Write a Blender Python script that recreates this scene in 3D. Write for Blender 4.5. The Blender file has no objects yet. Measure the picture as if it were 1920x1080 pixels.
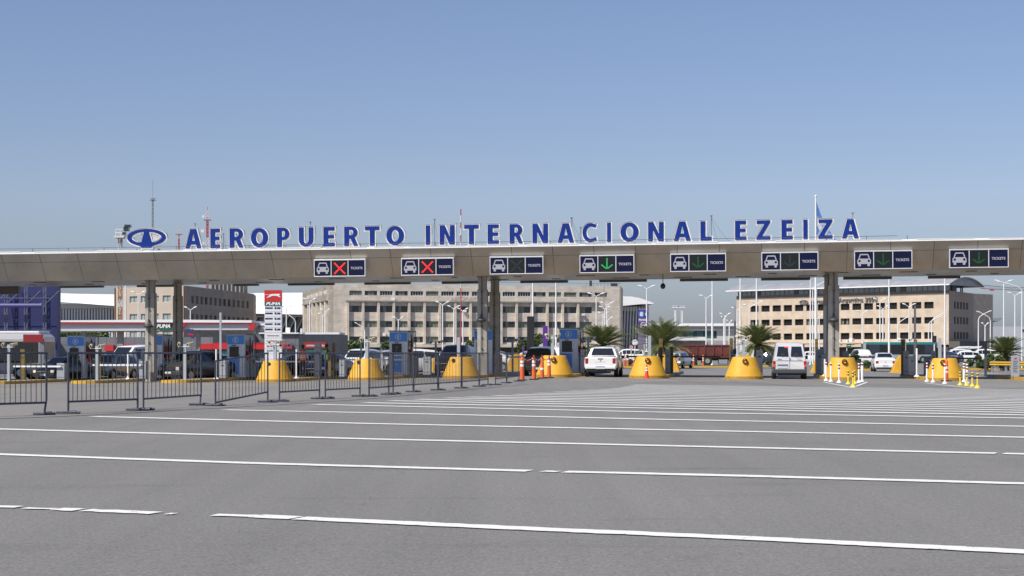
import bpy, math, random
from mathutils import Vector, Matrix
random.seed(11)
C = bpy.context
# ------------------------------------------------------------------ camera, world, sun, exposure
F, CX, HY, CH = 3200.0, 960.0, 662.0, 1.2          # focal length in px of the 1920 wide frame, horizon row, eye height
cam = bpy.data.objects.new('camera', bpy.data.cameras.new('camera'))
C.scene.collection.objects.link(cam)
cam.location = (0, 0, CH); cam.rotation_euler = (math.radians(90), 0, 0)
cam.data.sensor_width = 36; cam.data.lens = F / 1920 * 36
cam.data.shift_y = (HY - 540) / 1920
cam.data.clip_start = 0.1; cam.data.clip_end = 6000
C.scene.camera = cam
C.scene.render.resolution_x = 1920; C.scene.render.resolution_y = 1080
SAZ, SEL = math.radians(-133), math.radians(48)       # sun: behind the camera, to the left
world = bpy.data.worlds.new('World'); C.scene.world = world; world.use_nodes = True
wn = world.node_tree
sky = wn.nodes.new('ShaderNodeTexSky'); sky.sky_type = 'NISHITA'; sky.sun_disc = False
sky.sun_elevation = SEL; sky.sun_rotation = SAZ
sky.air_density = 1.0; sky.dust_density = 0.7; sky.ozone_density = 2.0; sky.altitude = 0
bg = wn.nodes['Background']; bg.inputs[1].default_value = 0.108
tint = wn.nodes.new('ShaderNodeMix'); tint.data_type = 'RGBA'; tint.blend_type = 'MULTIPLY'; tint.inputs[0].default_value = 1; tint.inputs[7].default_value = (0.95, 0.90, 1.0, 1)
wn.links.new(sky.outputs[0], tint.inputs[6])
wtc = wn.nodes.new('ShaderNodeTexCoord'); wsp = wn.nodes.new('ShaderNodeSeparateXYZ'); wcr = wn.nodes.new('ShaderNodeValToRGB')   # greyer air low over the horizon
we = wcr.color_ramp.elements; we[0].position = 0.0; we[0].color = (.50, .59, .80, 1); we[1].position = 0.30; we[1].color = (.96, .98, 1, 1)
w2 = we.new(.045); w2.color = (.70, .76, .88, 1); w3 = we.new(.09); w3.color = (.90, .91, .965, 1)
tint2 = wn.nodes.new('ShaderNodeMix'); tint2.data_type = 'RGBA'; tint2.blend_type = 'MULTIPLY'; tint2.inputs[0].default_value = 1
wn.links.new(wtc.outputs['Generated'], wsp.inputs[0]); wn.links.new(wsp.outputs[2], wcr.inputs[0]); wn.links.new(tint.outputs[2], tint2.inputs[6]); wn.links.new(wcr.outputs[0], tint2.inputs[7]); wn.links.new(tint2.outputs[2], bg.inputs[0])
sd = bpy.data.lights.new('sun', 'SUN'); sd.energy = 4.9; sd.angle = math.radians(0.5); sd.color = (1, 0.95, 0.87)
sun = bpy.data.objects.new('sun', sd); C.scene.collection.objects.link(sun)
sv = Vector((math.sin(SAZ) * math.cos(SEL), math.cos(SAZ) * math.cos(SEL), math.sin(SEL)))
sun.rotation_euler = sv.to_track_quat('Z', 'Y').to_euler()
vs = C.scene.view_settings
vs.view_transform = 'Standard'; vs.look = 'None'; vs.exposure = 0.0; vs.gamma = 1; vs.use_curve_mapping = False
COL = C.scene.collection
R = math.radians

# ------------------------------------------------------------------ ground height and pixel -> place
TH = math.atan(0.1375); CT, ST = math.cos(TH), math.sin(TH)
KX = [(-3000, -.5), (-40, -.5), (-25, -.41), (-22, -.37), (-12, -.295), (-7.3, -.19), (-2.6, -.10), (2.1, -.025), (6.8, -.07), (11.5, -.10), (16.5, -.13), (21, -.158), (40, -.2), (3000, -.2)]
def _lat(x):
    for (a, u), (b, v) in zip(KX, KX[1:]):
        if x <= b: return u + (v - u) * (x - a) / (b - a)
    return KX[-1][1]
def _ramp(y):
    if y < 42: return 0
    if y < 80: t = (y - 42) / 38; return t * t * (3 - 2 * t)
    if y < 125: return 1
    if y < 230: t = (y - 125) / 105; return 1 - t * t * (3 - 2 * t)
    return 0
GXS = [-3000, -600, -120, -70] + [-60 + 2 * i for i in range(61)] + [70, 120, 600, 3000]
GYS = [-300, -30, 0] + [2 * i for i in range(1, 121)] + [300, 600, 1500, 4500]
import bisect
def gz(x, y):
    i = min(max(bisect.bisect(GXS, x) - 1, 0), len(GXS) - 2); j = min(max(bisect.bisect(GYS, y) - 1, 0), len(GYS) - 2)
    x0, x1, y0, y1 = GXS[i], GXS[i + 1], GYS[j], GYS[j + 1]
    u = (x - x0) / (x1 - x0); v = (y - y0) / (y1 - y0)
    a, b = _lat(x0), _lat(x1); c, d = _ramp(y0), _ramp(y1)
    return (a + (b - a) * u) * (c + (d - c) * v)
def A(px, Z): return ((px - CX) / F * Z, Z)
def zat(py, Z): return CH - (py - HY) / F * Z
def G(px, py):
    Z = F * CH / (py - HY)
    for _ in range(12):
        X = (px - CX) / F * Z
        Z = 0.5 * Z + 0.5 * F * (CH - gz(X, Z)) / (py - HY)
    X = (px - CX) / F * Z
    return (X, Z, gz(X, Z))
def LS(px, d):                                        # lane frame: s along the canopy, d in driving direction
    t = (px - CX) / F
    return (t * (88 + d * CT) - d * ST) / (CT + t * ST)
def W(s, d): return (s * CT + d * ST, 88 - s * ST + d * CT)
def LW(px, d, lift=0.0):
    x, y = W(LS(px, d), d)
    return (x, y, gz(x, y) + lift)
def NX(p, d):                                         # pixel column of a lane line through nose column p, at depth d
    s = LS(p, -1.5); x, y = W(s, d); return CX + F * x / y

# ------------------------------------------------------------------ materials
MATS = {}
def mat(name, col, rough=0.6, metal=0.0, var=0.0, scale=3.0, bump=0.0, bscale=None, emit=0, spec=None, alpha=None, coat=0):
    if name in MATS: return MATS[name]
    m = bpy.data.materials.new(name); m.use_nodes = True; nt = m.node_tree; b = nt.nodes['Principled BSDF']
    b.inputs['Base Color'].default_value = (*col, 1); b.inputs['Roughness'].default_value = rough; b.inputs['Metallic'].default_value = metal
    if coat: b.inputs['Coat Weight'].default_value = coat; b.inputs['Coat Roughness'].default_value = 0.08
    if emit: b.inputs['Emission Color'].default_value = (*col, 1); b.inputs['Emission Strength'].default_value = emit
    if spec is not None: b.inputs['Specular IOR Level'].default_value = spec
    if var or bump:
        tc = nt.nodes.new('ShaderNodeTexCoord')
    if var:
        n = nt.nodes.new('ShaderNodeTexNoise'); n.inputs['Scale'].default_value = scale; n.inputs['Detail'].default_value = 6; n.inputs['Roughness'].default_value = .65
        nt.links.new(tc.outputs['Object'], n.inputs['Vector'])
        cr = nt.nodes.new('ShaderNodeValToRGB')
        cr.color_ramp.elements[0].position = .3; cr.color_ramp.elements[1].position = .7
        cr.color_ramp.elements[0].color = (*[c * (1 - var) for c in col], 1); cr.color_ramp.elements[1].color = (*[min(1, c * (1 + var)) for c in col], 1)
        nt.links.new(n.outputs[0], cr.inputs[0]); nt.links.new(cr.outputs[0], b.inputs['Base Color'])
    if bump:
        n2 = nt.nodes.new('ShaderNodeTexNoise'); n2.inputs['Scale'].default_value = bscale or scale * 4; n2.inputs['Detail'].default_value = 5
        nt.links.new(tc.outputs['Object'], n2.inputs['Vector'])
        bp = nt.nodes.new('ShaderNodeBump'); bp.inputs['Strength'].default_value = bump; bp.inputs['Distance'].default_value = .02
        nt.links.new(n2.outputs[0], bp.inputs['Height']); nt.links.new(bp.outputs[0], b.inputs['Normal'])
    MATS[name] = m
    return m
def nodes_of(m): return m.node_tree, m.node_tree.nodes['Principled BSDF']

def asphalt_mat():
    m = mat('asphalt', (.2, .2, .2), .88); nt, b = nodes_of(m); N = nt.nodes; L = nt.links
    tc = N.new('ShaderNodeTexCoord')
    def noise(sc, det=6, sx=1, sy=1, rough=.6):
        mp = N.new('ShaderNodeMapping'); mp.inputs['Scale'].default_value = (sx, sy, 1); L.new(tc.outputs['Object'], mp.inputs[0])
        n = N.new('ShaderNodeTexNoise'); n.inputs['Scale'].default_value = sc; n.inputs['Detail'].default_value = det; n.inputs['Roughness'].default_value = rough
        L.new(mp.outputs[0], n.inputs[0]); return n.outputs[0]
    def ramp(src, a, b_, ca, cb):
        r = N.new('ShaderNodeValToRGB'); e = r.color_ramp.elements; e[0].position = a; e[1].position = b_; e[0].color = (ca, ca, ca, 1); e[1].color = (cb, cb, cb, 1)
        L.new(src, r.inputs[0]); return r.outputs[0]
    def mul(a, c, f=1):
        x = N.new('ShaderNodeMix'); x.data_type = 'RGBA'; x.blend_type = 'MULTIPLY'; x.inputs[0].default_value = f
        L.new(a, x.inputs[6]); L.new(c, x.inputs[7]); return x.outputs[2]
    base = N.new('ShaderNodeRGB'); base.outputs[0].default_value = (.220, .211, .197, 1)
    c = mul(base.outputs[0], ramp(noise(.13, 4, 1, .8), .3, .7, .94, 1.05))
    c = mul(c, ramp(noise(42, 4, rough=.75), .34, .66, .64, 1.36))
    c = mul(c, ramp(noise(14, 4, rough=.8), .35, .65, .84, 1.12))
    c = mul(c, ramp(noise(.55, 6, .35, 1.6, .7), .56, .70, 1.0, .80))          # drawn-out dark patches
    c = mul(c, ramp(noise(.05, 5, 1, 1), .4, .6, .97, 1.03))
    mp = N.new('ShaderNodeMapping'); mp.inputs['Rotation'].default_value = (0, 0, math.radians(7.8)); mp.inputs['Scale'].default_value = (1.5, .035, 1); L.new(tc.outputs['Object'], mp.inputs[0])   # worn wheel tracks along the lanes
    tn = N.new('ShaderNodeTexNoise'); tn.inputs['Scale'].default_value = 1.0; tn.inputs['Detail'].default_value = 5; L.new(mp.outputs[0], tn.inputs[0])
    c = mul(c, ramp(tn.outputs[0], .42, .66, 1.02, .93))
    vo = N.new('ShaderNodeTexVoronoi'); vo.feature = 'DISTANCE_TO_EDGE'; vo.inputs['Scale'].default_value = .16
    dn = N.new('ShaderNodeTexNoise'); dn.inputs['Scale'].default_value = 1.3; dn.inputs['Detail'].default_value = 8; L.new(tc.outputs['Object'], dn.inputs[0])
    va = N.new('ShaderNodeVectorMath'); va.operation = 'MULTIPLY_ADD'; va.inputs[1].default_value = (1.6, 1.6, 0); L.new(dn.outputs[1], va.inputs[0]); L.new(tc.outputs['Object'], va.inputs[2]); L.new(va.outputs[0], vo.inputs[0])
    c = mul(c, ramp(vo.outputs['Distance'], .0, .0025, .75, 1.0), .45)
    sp_ = N.new('ShaderNodeTexVoronoi'); sp_.inputs['Scale'].default_value = 1.1; sp_.inputs['Randomness'].default_value = 1; L.new(tc.outputs['Object'], sp_.inputs[0])
    c = mul(c, ramp(sp_.outputs['Distance'], .05, .14, .86, 1.0), .6)                        # oil drips
    L.new(c, b.inputs['Base Color'])
    bp = N.new('ShaderNodeBump'); bp.inputs['Strength'].default_value = .7; bp.inputs['Distance'].default_value = .01
    L.new(noise(120, 3), bp.inputs['Height']); L.new(bp.outputs[0], b.inputs['Normal'])
    return m
def paint_worn(name, col, wear):
    m = mat(name, col, .7); nt, b = nodes_of(m); N = nt.nodes; L = nt.links
    tc = N.new('ShaderNodeTexCoord'); n = N.new('ShaderNodeTexNoise'); n.inputs['Scale'].default_value = 9; n.inputs['Detail'].default_value = 8; n.inputs['Roughness'].default_value = .75
    L.new(tc.outputs['Object'], n.inputs[0]); r = N.new('ShaderNodeValToRGB'); e = r.color_ramp.elements
    e[0].position = wear; e[1].position = wear + .06; e[0].color = (.2, .2, .2, 1); e[1].color = (*col, 1)
    L.new(n.outputs[0], r.inputs[0]); L.new(r.outputs[0], b.inputs['Base Color']); return m
def panel_mat(name, col, bw, bh, mortar, rough=.5, metal=0, var=.06, msize=.012, axes='XZ', bump=0, offset=0.0, streak=0):
    """flat panels or courses: brick texture laid in the wall plane"""
    m = mat(name, col, rough, metal); nt, b = nodes_of(m); N = nt.nodes; L = nt.links
    tc = N.new('ShaderNodeTexCoord'); sp = N.new('ShaderNodeSeparateXYZ'); cb = N.new('ShaderNodeCombineXYZ')
    L.new(tc.outputs['Object'], sp.inputs[0]); L.new(sp.outputs[axes[0]], cb.inputs[0]); L.new(sp.outputs[axes[1]], cb.inputs[1])
    br = N.new('ShaderNodeTexBrick'); br.offset = offset; br.inputs['Scale'].default_value = 1; br.inputs['Brick Width'].default_value = bw; br.inputs['Row Height'].default_value = bh
    br.inputs['Mortar Size'].default_value = msize; br.inputs['Mortar Smooth'].default_value = .1
    br.inputs['Color1'].default_value = (*[c * (1 - var) for c in col], 1); br.inputs['Color2'].default_value = (*[min(1, c * (1 + var)) for c in col], 1); br.inputs['Mortar'].default_value = (*mortar, 1)
    L.new(cb.outputs[0], br.inputs[0])
    n = N.new('ShaderNodeTexNoise'); n.inputs['Scale'].default_value = .5; n.inputs['Detail'].default_value = 8; L.new(tc.outputs['Object'], n.inputs[0])
    r = N.new('ShaderNodeValToRGB'); e = r.color_ramp.elements; e[0].position = .35; e[1].position = .65; e[0].color = (.86, .85, .84, 1); e[1].color = (1.06, 1.06, 1.06, 1); L.new(n.outputs[0], r.inputs[0])
    x = N.new('ShaderNodeMix'); x.data_type = 'RGBA'; x.blend_type = 'MULTIPLY'; x.inputs[0].default_value = 1; L.new(br.outputs[0], x.inputs[6]); L.new(r.outputs[0], x.inputs[7])
    if streak:
        mp = N.new('ShaderNodeMapping'); mp.inputs['Scale'].default_value = (3.2, 3.2, .25); L.new(tc.outputs['Object'], mp.inputs[0])
        n3 = N.new('ShaderNodeTexNoise'); n3.inputs['Scale'].default_value = 1; n3.inputs['Detail'].default_value = 7; n3.inputs['Roughness'].default_value = .7; L.new(mp.outputs[0], n3.inputs[0])
        r3 = N.new('ShaderNodeValToRGB'); e3 = r3.color_ramp.elements; e3[0].position = .52; e3[1].position = .72; e3[0].color = (1, 1, 1, 1); e3[1].color = (1 - streak, 1 - streak, 1 - streak * 1.1, 1); L.new(n3.outputs[0], r3.inputs[0])
        x3 = N.new('ShaderNodeMix'); x3.data_type = 'RGBA'; x3.blend_type = 'MULTIPLY'; x3.inputs[0].default_value = 1; L.new(x.outputs[2], x3.inputs[6]); L.new(r3.outputs[0], x3.inputs[7]); x = x3
    L.new(x.outputs[2], b.inputs['Base Color']); return m

ASPH = asphalt_mat()
LINE = paint_worn('line_paint', (.80, .79, .74), .35)
LINEY = paint_worn('yellow_line_paint', (.62, .42, .06), .5)
KERBY = mat('kerb_yellow', (.62, .36, .03), .6, var=.15, scale=4, bump=.3)
CONC = mat('concrete', (.30, .28, .25), .8, var=.18, scale=2.2, bump=.4, bscale=14)
CONCD = mat('concrete_column', (.36, .34, .30), .85, var=.22, scale=1.6, bump=.5, bscale=12)
YEL = mat('nose_yellow', (.70, .375, .03), .6, var=.10, scale=3.5, bump=.15, bscale=30)
_nt, _b = nodes_of(YEL); _tc = _nt.nodes.new('ShaderNodeTexCoord'); _n = _nt.nodes.new('ShaderNodeTexNoise'); _n.inputs['Scale'].default_value = 5.5; _n.inputs['Detail'].default_value = 9; _n.inputs['Roughness'].default_value = .75
_r = _nt.nodes.new('ShaderNodeValToRGB'); _e = _r.color_ramp.elements; _e[0].position = .60; _e[1].position = .68; _e[0].color = (1, 1, 1, 1); _e[1].color = (.62, .58, .55, 1)
_x = _nt.nodes.new('ShaderNodeMix'); _x.data_type = 'RGBA'; _x.blend_type = 'MULTIPLY'; _x.inputs[0].default_value = .7
_oi = _nt.nodes.new('ShaderNodeObjectInfo'); _va = _nt.nodes.new('ShaderNodeVectorMath'); _nt.links.new(_tc.outputs['Object'], _va.inputs[0]); _nt.links.new(_oi.outputs['Location'], _va.inputs[1]); _nt.links.new(_va.outputs[0], _n.inputs[0])
_old = _b.inputs['Base Color'].links[0].from_socket; _nt.links.new(_old, _x.inputs[6]); _nt.links.new(_n.outputs[0], _r.inputs[0]); _nt.links.new(_r.outputs[0], _x.inputs[7]); _nt.links.new(_x.outputs[2], _b.inputs['Base Color'])
YELB = mat('nose_base', (.42, .23, .03), .7, var=.25, scale=5)
WHITE = mat('white_paint', (.80, .80, .79), .45, var=.04)
WHITER = mat('white_roof', (.86, .86, .85), .6, var=.03, scale=.3)
GALV = mat('galvanised', (.46, .48, .50), .42, .55, var=.08)
POLEG = mat('grey_pole', (.40, .44, .47), .45, .2, var=.06)
BARR = mat('barrier_steel', (.085, .09, .12), .42, .5, var=.3, scale=6)
BARRV = mat('barrier_bars', (.10, .09, .075), .5, .4, var=.3, scale=8)
BLACK = mat('black_plastic', (.02, .02, .022), .5)
DARK = mat('dark_grey', (.06, .065, .07), .5, var=.1)
RUBBER = mat('rubber', (.022, .022, .023), .85, var=.2, scale=8)
CHROME = mat('chrome', (.7, .7, .7), .18, 1.0)
GLASS = mat('dark_glass', (.012, .016, .02), .06, spec=.8)
GLASSB = mat('office_glass', (.03, .04, .055), .12, spec=.7)
GLASSG = mat('blind_green', (.19, .21, .16), .35, var=.1)
GLASST = mat('teal_glass', (.03, .12, .11), .1, spec=.7)
GLASSP = mat('pale_glass', (.26, .33, .36), .15, spec=.7)
RED = mat('red_paint', (.55, .03, .03), .45); REDD = mat('deep_red', (.28, .02, .03), .5)
ORANGE = mat('orange_plastic', (.72, .13, .03), .5, var=.1)
OLIVE = mat('olive_panel', (.17, .12, .025), .6, var=.15)
CABG = mat('cabinet_grey', (.33, .35, .38), .5, var=.08)
CABL = mat('cabinet_light', (.72, .75, .79), .5, var=.06)
BLUE = mat('sign_blue', (.07, .29, .80), .45)
NAVY = mat('sign_navy', (.006, .009, .042), .6, spec=.15)
LETB = mat('letter_blue', (.008, .032, .21), .6, spec=.15, var=.08, scale=3)
LETS = mat('letter_silver', (.62, .605, .58), .42, .35, var=.15, scale=6)
GREEN = mat('sign_green', (.01, .12, .07), .45); PURPLE = mat('sign_purple', (.11, .03, .26), .45)
LEAF = mat('palm_leaf', (.20, .225, .085), .5, var=.35, scale=1.5)
LEAFD = mat('bush_leaf', (.055, .09, .025), .6, var=.4, scale=1.2)
LEAFL = mat('tree_leaf', (.10, .14, .04), .6, var=.35, scale=1.0)
BARK = mat('bark', (.12, .09, .06), .9, var=.3, scale=5, bump=.6)
SKIN = mat('skin', (.16, .09, .06), .6); HAIR = mat('hair', (.012, .010, .009), .7)
CLOTHD = mat('dark_cloth', (.02, .022, .03), .8); SHIRT = mat('shirt_blue', (.35, .42, .6), .8)
VESTO = mat('vest_orange', (.85, .16, .03), .6); VESTG = mat('vest_green', (.35, .75, .05), .6); REFL = mat('reflective', (.6, .6, .62), .35)
AMBER = mat('amber_lens', (.16, .05, .005), .12, spec=.8); AMBERL = mat('amber_glint', (.9, .35, .02), .3, emit=.9)
LREDE = mat('brake_glow', (.8, .03, .02), .3, emit=1.2); LRED = mat('tail_red', (.32, .012, .012), .2)
LEDR = mat('led_red', (1, .02, .03), .4, emit=1.3); LEDG = mat('led_green', (.03, .42, .10), .5, emit=.3); LEDGD = mat('led_green_dim', (.008, .09, .02), .5, emit=.10); LEDO = mat('led_off', (.035, .035, .033), .5)
HEADL = mat('headlamp', (.62, .64, .66), .12, .3); HEADE = mat('headlamp_lit', (1, .5, .15), .3, emit=1.5)
PLATE = mat('plate_white', (.6, .6, .6), .5); PLATEB = mat('plate_blue', (.05, .07, .3), .5)
CAMY = mat('camera_cream', (.62, .56, .38), .5)

# ------------------------------------------------------------------ mesh builder
class MB:
    def __init__(s): s.v = []; s.f = []; s.m = []; s.sm = []
    def add(s, vs_, fs_, m=0, smooth=False):
        o = len(s.v); s.v += [tuple(p) for p in vs_]
        for f in fs_: s.f.append([o + i for i in f]); s.m.append(m); s.sm.append(smooth)
        return s
    def box(s, x0, x1, y0, y1, z0, z1, m=0, rot=0, piv=None):
        v = [(x, y, z) for x in (x0, x1) for y in (y0, y1) for z in (z0, z1)]
        if rot:
            cx, cy = piv or ((x0 + x1) / 2, (y0 + y1) / 2); c, n = math.cos(rot), math.sin(rot)
            v = [(cx + (x - cx) * c - (y - cy) * n, cy + (x - cx) * n + (y - cy) * c, z) for x, y, z in v]
        return s.add(v, [(0, 1, 3, 2), (4, 6, 7, 5), (0, 4, 5, 1), (2, 3, 7, 6), (0, 2, 6, 4), (1, 5, 7, 3)], m)
    def tube(s, p0, p1, r, n=8, m=0, r2=None, caps=True):
        p0 = Vector(p0); p1 = Vector(p1); r2 = r if r2 is None else r2; d = (p1 - p0).normalized()
        a = d.orthogonal().normalized(); b = d.cross(a)
        v = []
        for p, rr in ((p0, r), (p1, r2)):
            for i in range(n):
                t = 2 * math.pi * i / n; v.append(p + a * (rr * math.cos(t)) + b * (rr * math.sin(t)))
        s.add(v, [(i, (i + 1) % n, n + (i + 1) % n, n + i) for i in range(n)], m, True)
        if caps:
            s.add(v[:n], [tuple(range(n - 1, -1, -1))], m); s.add(v[n:], [tuple(range(n))], m)
        return s
    def path(s, pts, r, n=6, m=0):
        for a, b in zip(pts, pts[1:]): s.tube(a, b, r, n, m)
        return s
    def lathe(s, prof, c=(0, 0, 0), n=20, m=0, caps=True):
        k = len(prof); v = []
        for r, z in prof:
            for i in range(n):
                t = 2 * math.pi * i / n; v.append((c[0] + r * math.cos(t), c[1] + r * math.sin(t), c[2] + z))
        s.add(v, [(j * n + i, j * n + (i + 1) % n, (j + 1) * n + (i + 1) % n, (j + 1) * n + i) for j in range(k - 1) for i in range(n)], m, True)
        if caps:
            s.add(v[:n], [tuple(range(n - 1, -1, -1))], m); s.add(v[-n:], [tuple(range(n))], m)
        return s
    def loft(s, rings, m=0, smooth=True, caps=True):
        n = len(rings[0]); v = [p for r in rings for p in r]
        s.add(v, [(j * n + i, j * n + (i + 1) % n, (j + 1) * n + (i + 1) % n, (j + 1) * n + i) for j in range(len(rings) - 1) for i in range(n)], m, smooth)
        if caps:
            s.add(rings[0], [tuple(range(n - 1, -1, -1))], m); s.add(rings[-1], [tuple(range(n))], m)
        return s
    def prism(s, pts, y0, y1, m=0):                    # polygon in XZ, extruded along Y
        n = len(pts); v = [(x, y0, z) for x, z in pts] + [(x, y1, z) for x, z in pts]
        s.add(v, [tuple(range(n)), tuple(range(2 * n - 1, n - 1, -1))] + [(i, n + i, n + (i + 1) % n, (i + 1) % n) for i in range(n)], m)
        return s
    def sphere(s, c, rx, ry=None, rz=None, n=10, k=6, m=0):
        ry = ry or rx; rz = rz or rx; v = []
        for j in range(k + 1):
            ph = math.pi * j / k
            for i in range(n):
                t = 2 * math.pi * i / n; v.append((c[0] + rx * math.sin(ph) * math.cos(t), c[1] + ry * math.sin(ph) * math.sin(t), c[2] - rz * math.cos(ph)))
        return s.add(v, [(j * n + i, j * n + (i + 1) % n, (j + 1) * n + (i + 1) % n, (j + 1) * n + i) for j in range(k) for i in range(n)], m, True)
    def build(s, name, mats, parent=None, bevel=0, loc=None, rotz=0):
        me = bpy.data.meshes.new(name); me.from_pydata(s.v, [], s.f)
        mats = mats if isinstance(mats, (list, tuple)) else [mats]
        for x in mats: me.materials.append(x)
        me.polygons.foreach_set('material_index', s.m); me.polygons.foreach_set('use_smooth', s.sm); me.update()
        o = bpy.data.objects.new(name, me); COL.objects.link(o); o.parent = parent
        if loc: o.location = loc
        o.rotation_euler.z = rotz
        if bevel:
            b = o.modifiers.new('bevel', 'BEVEL'); b.width = bevel; b.segments = 2; b.limit_method = 'ANGLE'; b.angle_limit = R(30)
        return o
def thing(name, label, cat, loc=(0, 0, 0), rotz=0, group=None):
    o = bpy.data.objects.new(name, None); COL.objects.link(o); o.location = loc; o.rotation_euler = (0, 0, rotz)
    o['label'] = label; o['category'] = cat
    if group: o['group'] = group
    return o
def tag(o, label, cat, group=None):
    o['label'] = label; o['category'] = cat
    if group: o['group'] = group
    return o
def struct(o, kind='structure'): o['kind'] = kind; return o
def dup(root, loc, rotz, label, group=None):
    r = root.copy(); COL.objects.link(r); r.location = loc; r.rotation_euler = (0, 0, rotz); r['label'] = label
    if group: r['group'] = group
    for ch in list(root.children):
        c = ch.copy(); COL.objects.link(c); c.parent = r
        for g in ch.children:
            d = g.copy(); COL.objects.link(d); d.parent = c
    return r
def text_obj(name, txt, size, m, parent=None, loc=(0, 0, 0), extr=.01, offset=0.0, align='CENTER', fit=None, shear=0, width=None):
    """lettering standing in the XZ plane facing -Y, centred on loc"""
    cu = bpy.data.curves.new('txt', 'FONT'); cu.body = txt; cu.size = size; cu.extrude = extr; cu.offset = offset; cu.align_x = 'CENTER'; cu.shear = shear; cu.resolution_u = 4
    o = bpy.data.objects.new('txt', cu); COL.objects.link(o)
    dg = C.evaluated_depsgraph_get(); dg.update()
    me = bpy.data.meshes.new_from_object(o.evaluated_get(dg)); bpy.data.objects.remove(o); bpy.data.curves.remove(cu)
    me.transform(Matrix.Rotation(R(90), 4, 'X'))
    xs = [v.co.x for v in me.vertices]; zs = [v.co.z for v in me.vertices]
    cx, cz = (min(xs) + max(xs)) / 2, (min(zs) + max(zs)) / 2; w, h = max(xs) - min(xs), max(zs) - min(zs)
    sx = sz = 1
    if fit: sx, sz = fit[0] / w, fit[1] / h
    elif width: sx = sz = width / w
    me.transform(Matrix.Diagonal((sx, 1, sz, 1)) @ Matrix.Translation((-cx, 0, -cz)))
    me.materials.clear(); me.materials.append(m); me.name = name
    ob = bpy.data.objects.new(name, me); COL.objects.link(ob); ob.parent = parent; ob.location = loc
    return ob

# ------------------------------------------------------------------ ground, lines, lawns
g = MB(); nx, ny = len(GXS), len(GYS)
g.add([(x, y, gz(x, y)) for y in GYS for x in GXS], [(j * nx + i, j * nx + i + 1, (j + 1) * nx + i + 1, (j + 1) * nx + i) for j in range(ny - 1) for i in range(nx - 1)], 0, True)
struct(g.build('ground', ASPH))
def strip_pts(P, Q, w, n):
    """ground strip between two world points, width w (in depth), n cells"""
    out = []
    for i in range(n + 1):
        t = i / n; x = P[0] + (Q[0] - P[0]) * t; y = P[1] + (Q[1] - P[1]) * t
        out.append((x, y))
    dx, dy = Q[0] - P[0], Q[1] - P[1]; L_ = math.hypot(dx, dy); nxx, nyy = -dy / L_ * w / 2, dx / L_ * w / 2
    return out, nxx, nyy
mk = MB()
def ground_line(mb, P, Q, w, n=None, lift=.008, jag=0, seed=0):
    rnd = random.Random(seed); L_ = math.hypot(Q[0] - P[0], Q[1] - P[1]); n = n or max(2, int(L_ / .5))
    c, a, b = strip_pts(P, Q, w, n); v = []
    for i, (x, y) in enumerate(c):
        e = 0 if i in (0, n) else 1
        k1 = 1 + jag * rnd.uniform(-.5, .3) * e; k2 = 1 + jag * rnd.uniform(-.5, .3) * e
        v += [(x + a * k1, y + b * k1, gz(x + a, y + b) + lift), (x - a * k2, y - b * k2, gz(x - a, y - b) + lift)]
    mb.add(v, [(2 * i, 2 * i + 1, 2 * i + 3, 2 * i + 2) for i in range(n)], 0)
def pl(pts, w, jag=.25, seed=0):
    for k, (p, q) in enumerate(zip(pts, pts[1:])): ground_line(mk, G(*p), G(*q), w, jag=jag, n=max(3, int(abs(q[0] - p[0]) / 22)), seed=seed + k)
pl([(-60, 949.5), (36, 952)], .15, .6, 1); pl([(46, 954), (104, 955.5)], .11, .8, 9); pl([(106, 956), (148, 957.5)], .2, .5, 10); pl([(160, 958), (292, 963.5)], .2, .7, 2)
pl([(314, 964.6), (327, 965)], .12, .8, 3); pl([(401, 967), (480, 969)], .17, .6, 4); pl([(480, 969), (555, 972.5)], .22, .4, 5); pl([(561, 973), (960, 991.5), (1400, 1010.5)], .23, .3, 6); pl([(1400, 1010.5), (1980, 1039)], .23, .2, 8)
pl([(-60, 850.5), (460, 869), (993, 884)], .27, .22, 11); pl([(1018, 884.5), (1047, 885.5)], .2, .6, 12); pl([(1059, 885.5), (1400, 893.5), (1980, 909.5)], .27, .3, 13)
pl([(-60, 803.5), (700, 824), (1200, 835.5), (1868, 850.8)], .3, .1, 15); pl([(1882, 851.2), (1980, 853.5)], .3, .1, 16)
pl([(175, 781.5), (700, 795), (1220, 806), (1980, 822)], .32, .06, 18)
pl([(422, 769), (700, 774.5), (1220, 786.5), (1980, 801.3)], .34, .06, 20)
pl([(590, 758.7), (1220, 773), (1980, 785.6)], .36, .05, 22)
mk2 = MB()
LE = [(683, 755.5), (731, 751.8), (782, 749), (838, 746.5), (878, 744.6), (925, 742.3), (966, 739.8), (1003, 737.5), (1038, 735.3), (1070, 733.4), (1100, 731.7), (1128, 730.1), (1147, 728.6), (1162, 727.2), (1170, 725.9), (1176, 724.7), (1182, 723.5), (1186, 722.4), (1190, 721.3)]
for i, (a, b) in enumerate(LE):
    zr = 32.6 + (56.4 - 32.6) * i / (len(LE) - 1)
    y2 = HY + F * (CH + .09 * _ramp(zr)) / zr
    P = G(a, b); Q = G(1980, y2)
    ground_line(mk2, P, Q, .43, jag=.05, seed=40 + i)
for p, q in (((1545, 716.5), (1598, 727)), ((1598, 727), (1626, 716.5)), ((1735, 718), (1836, 729)), ((1183, 716), (1252, 713.5)), ((1358, 714), (1432, 713.5))):
    ground_line(mk, G(*p), G(*q), .12, jag=.5, seed=p[0])
struct(mk.build('road_markings', LINE)); struct(mk2.build('road_markings', mat('line_paint_far', (.80, .79, .75), .7, var=.12, scale=1.5)))
my = MB()
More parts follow.
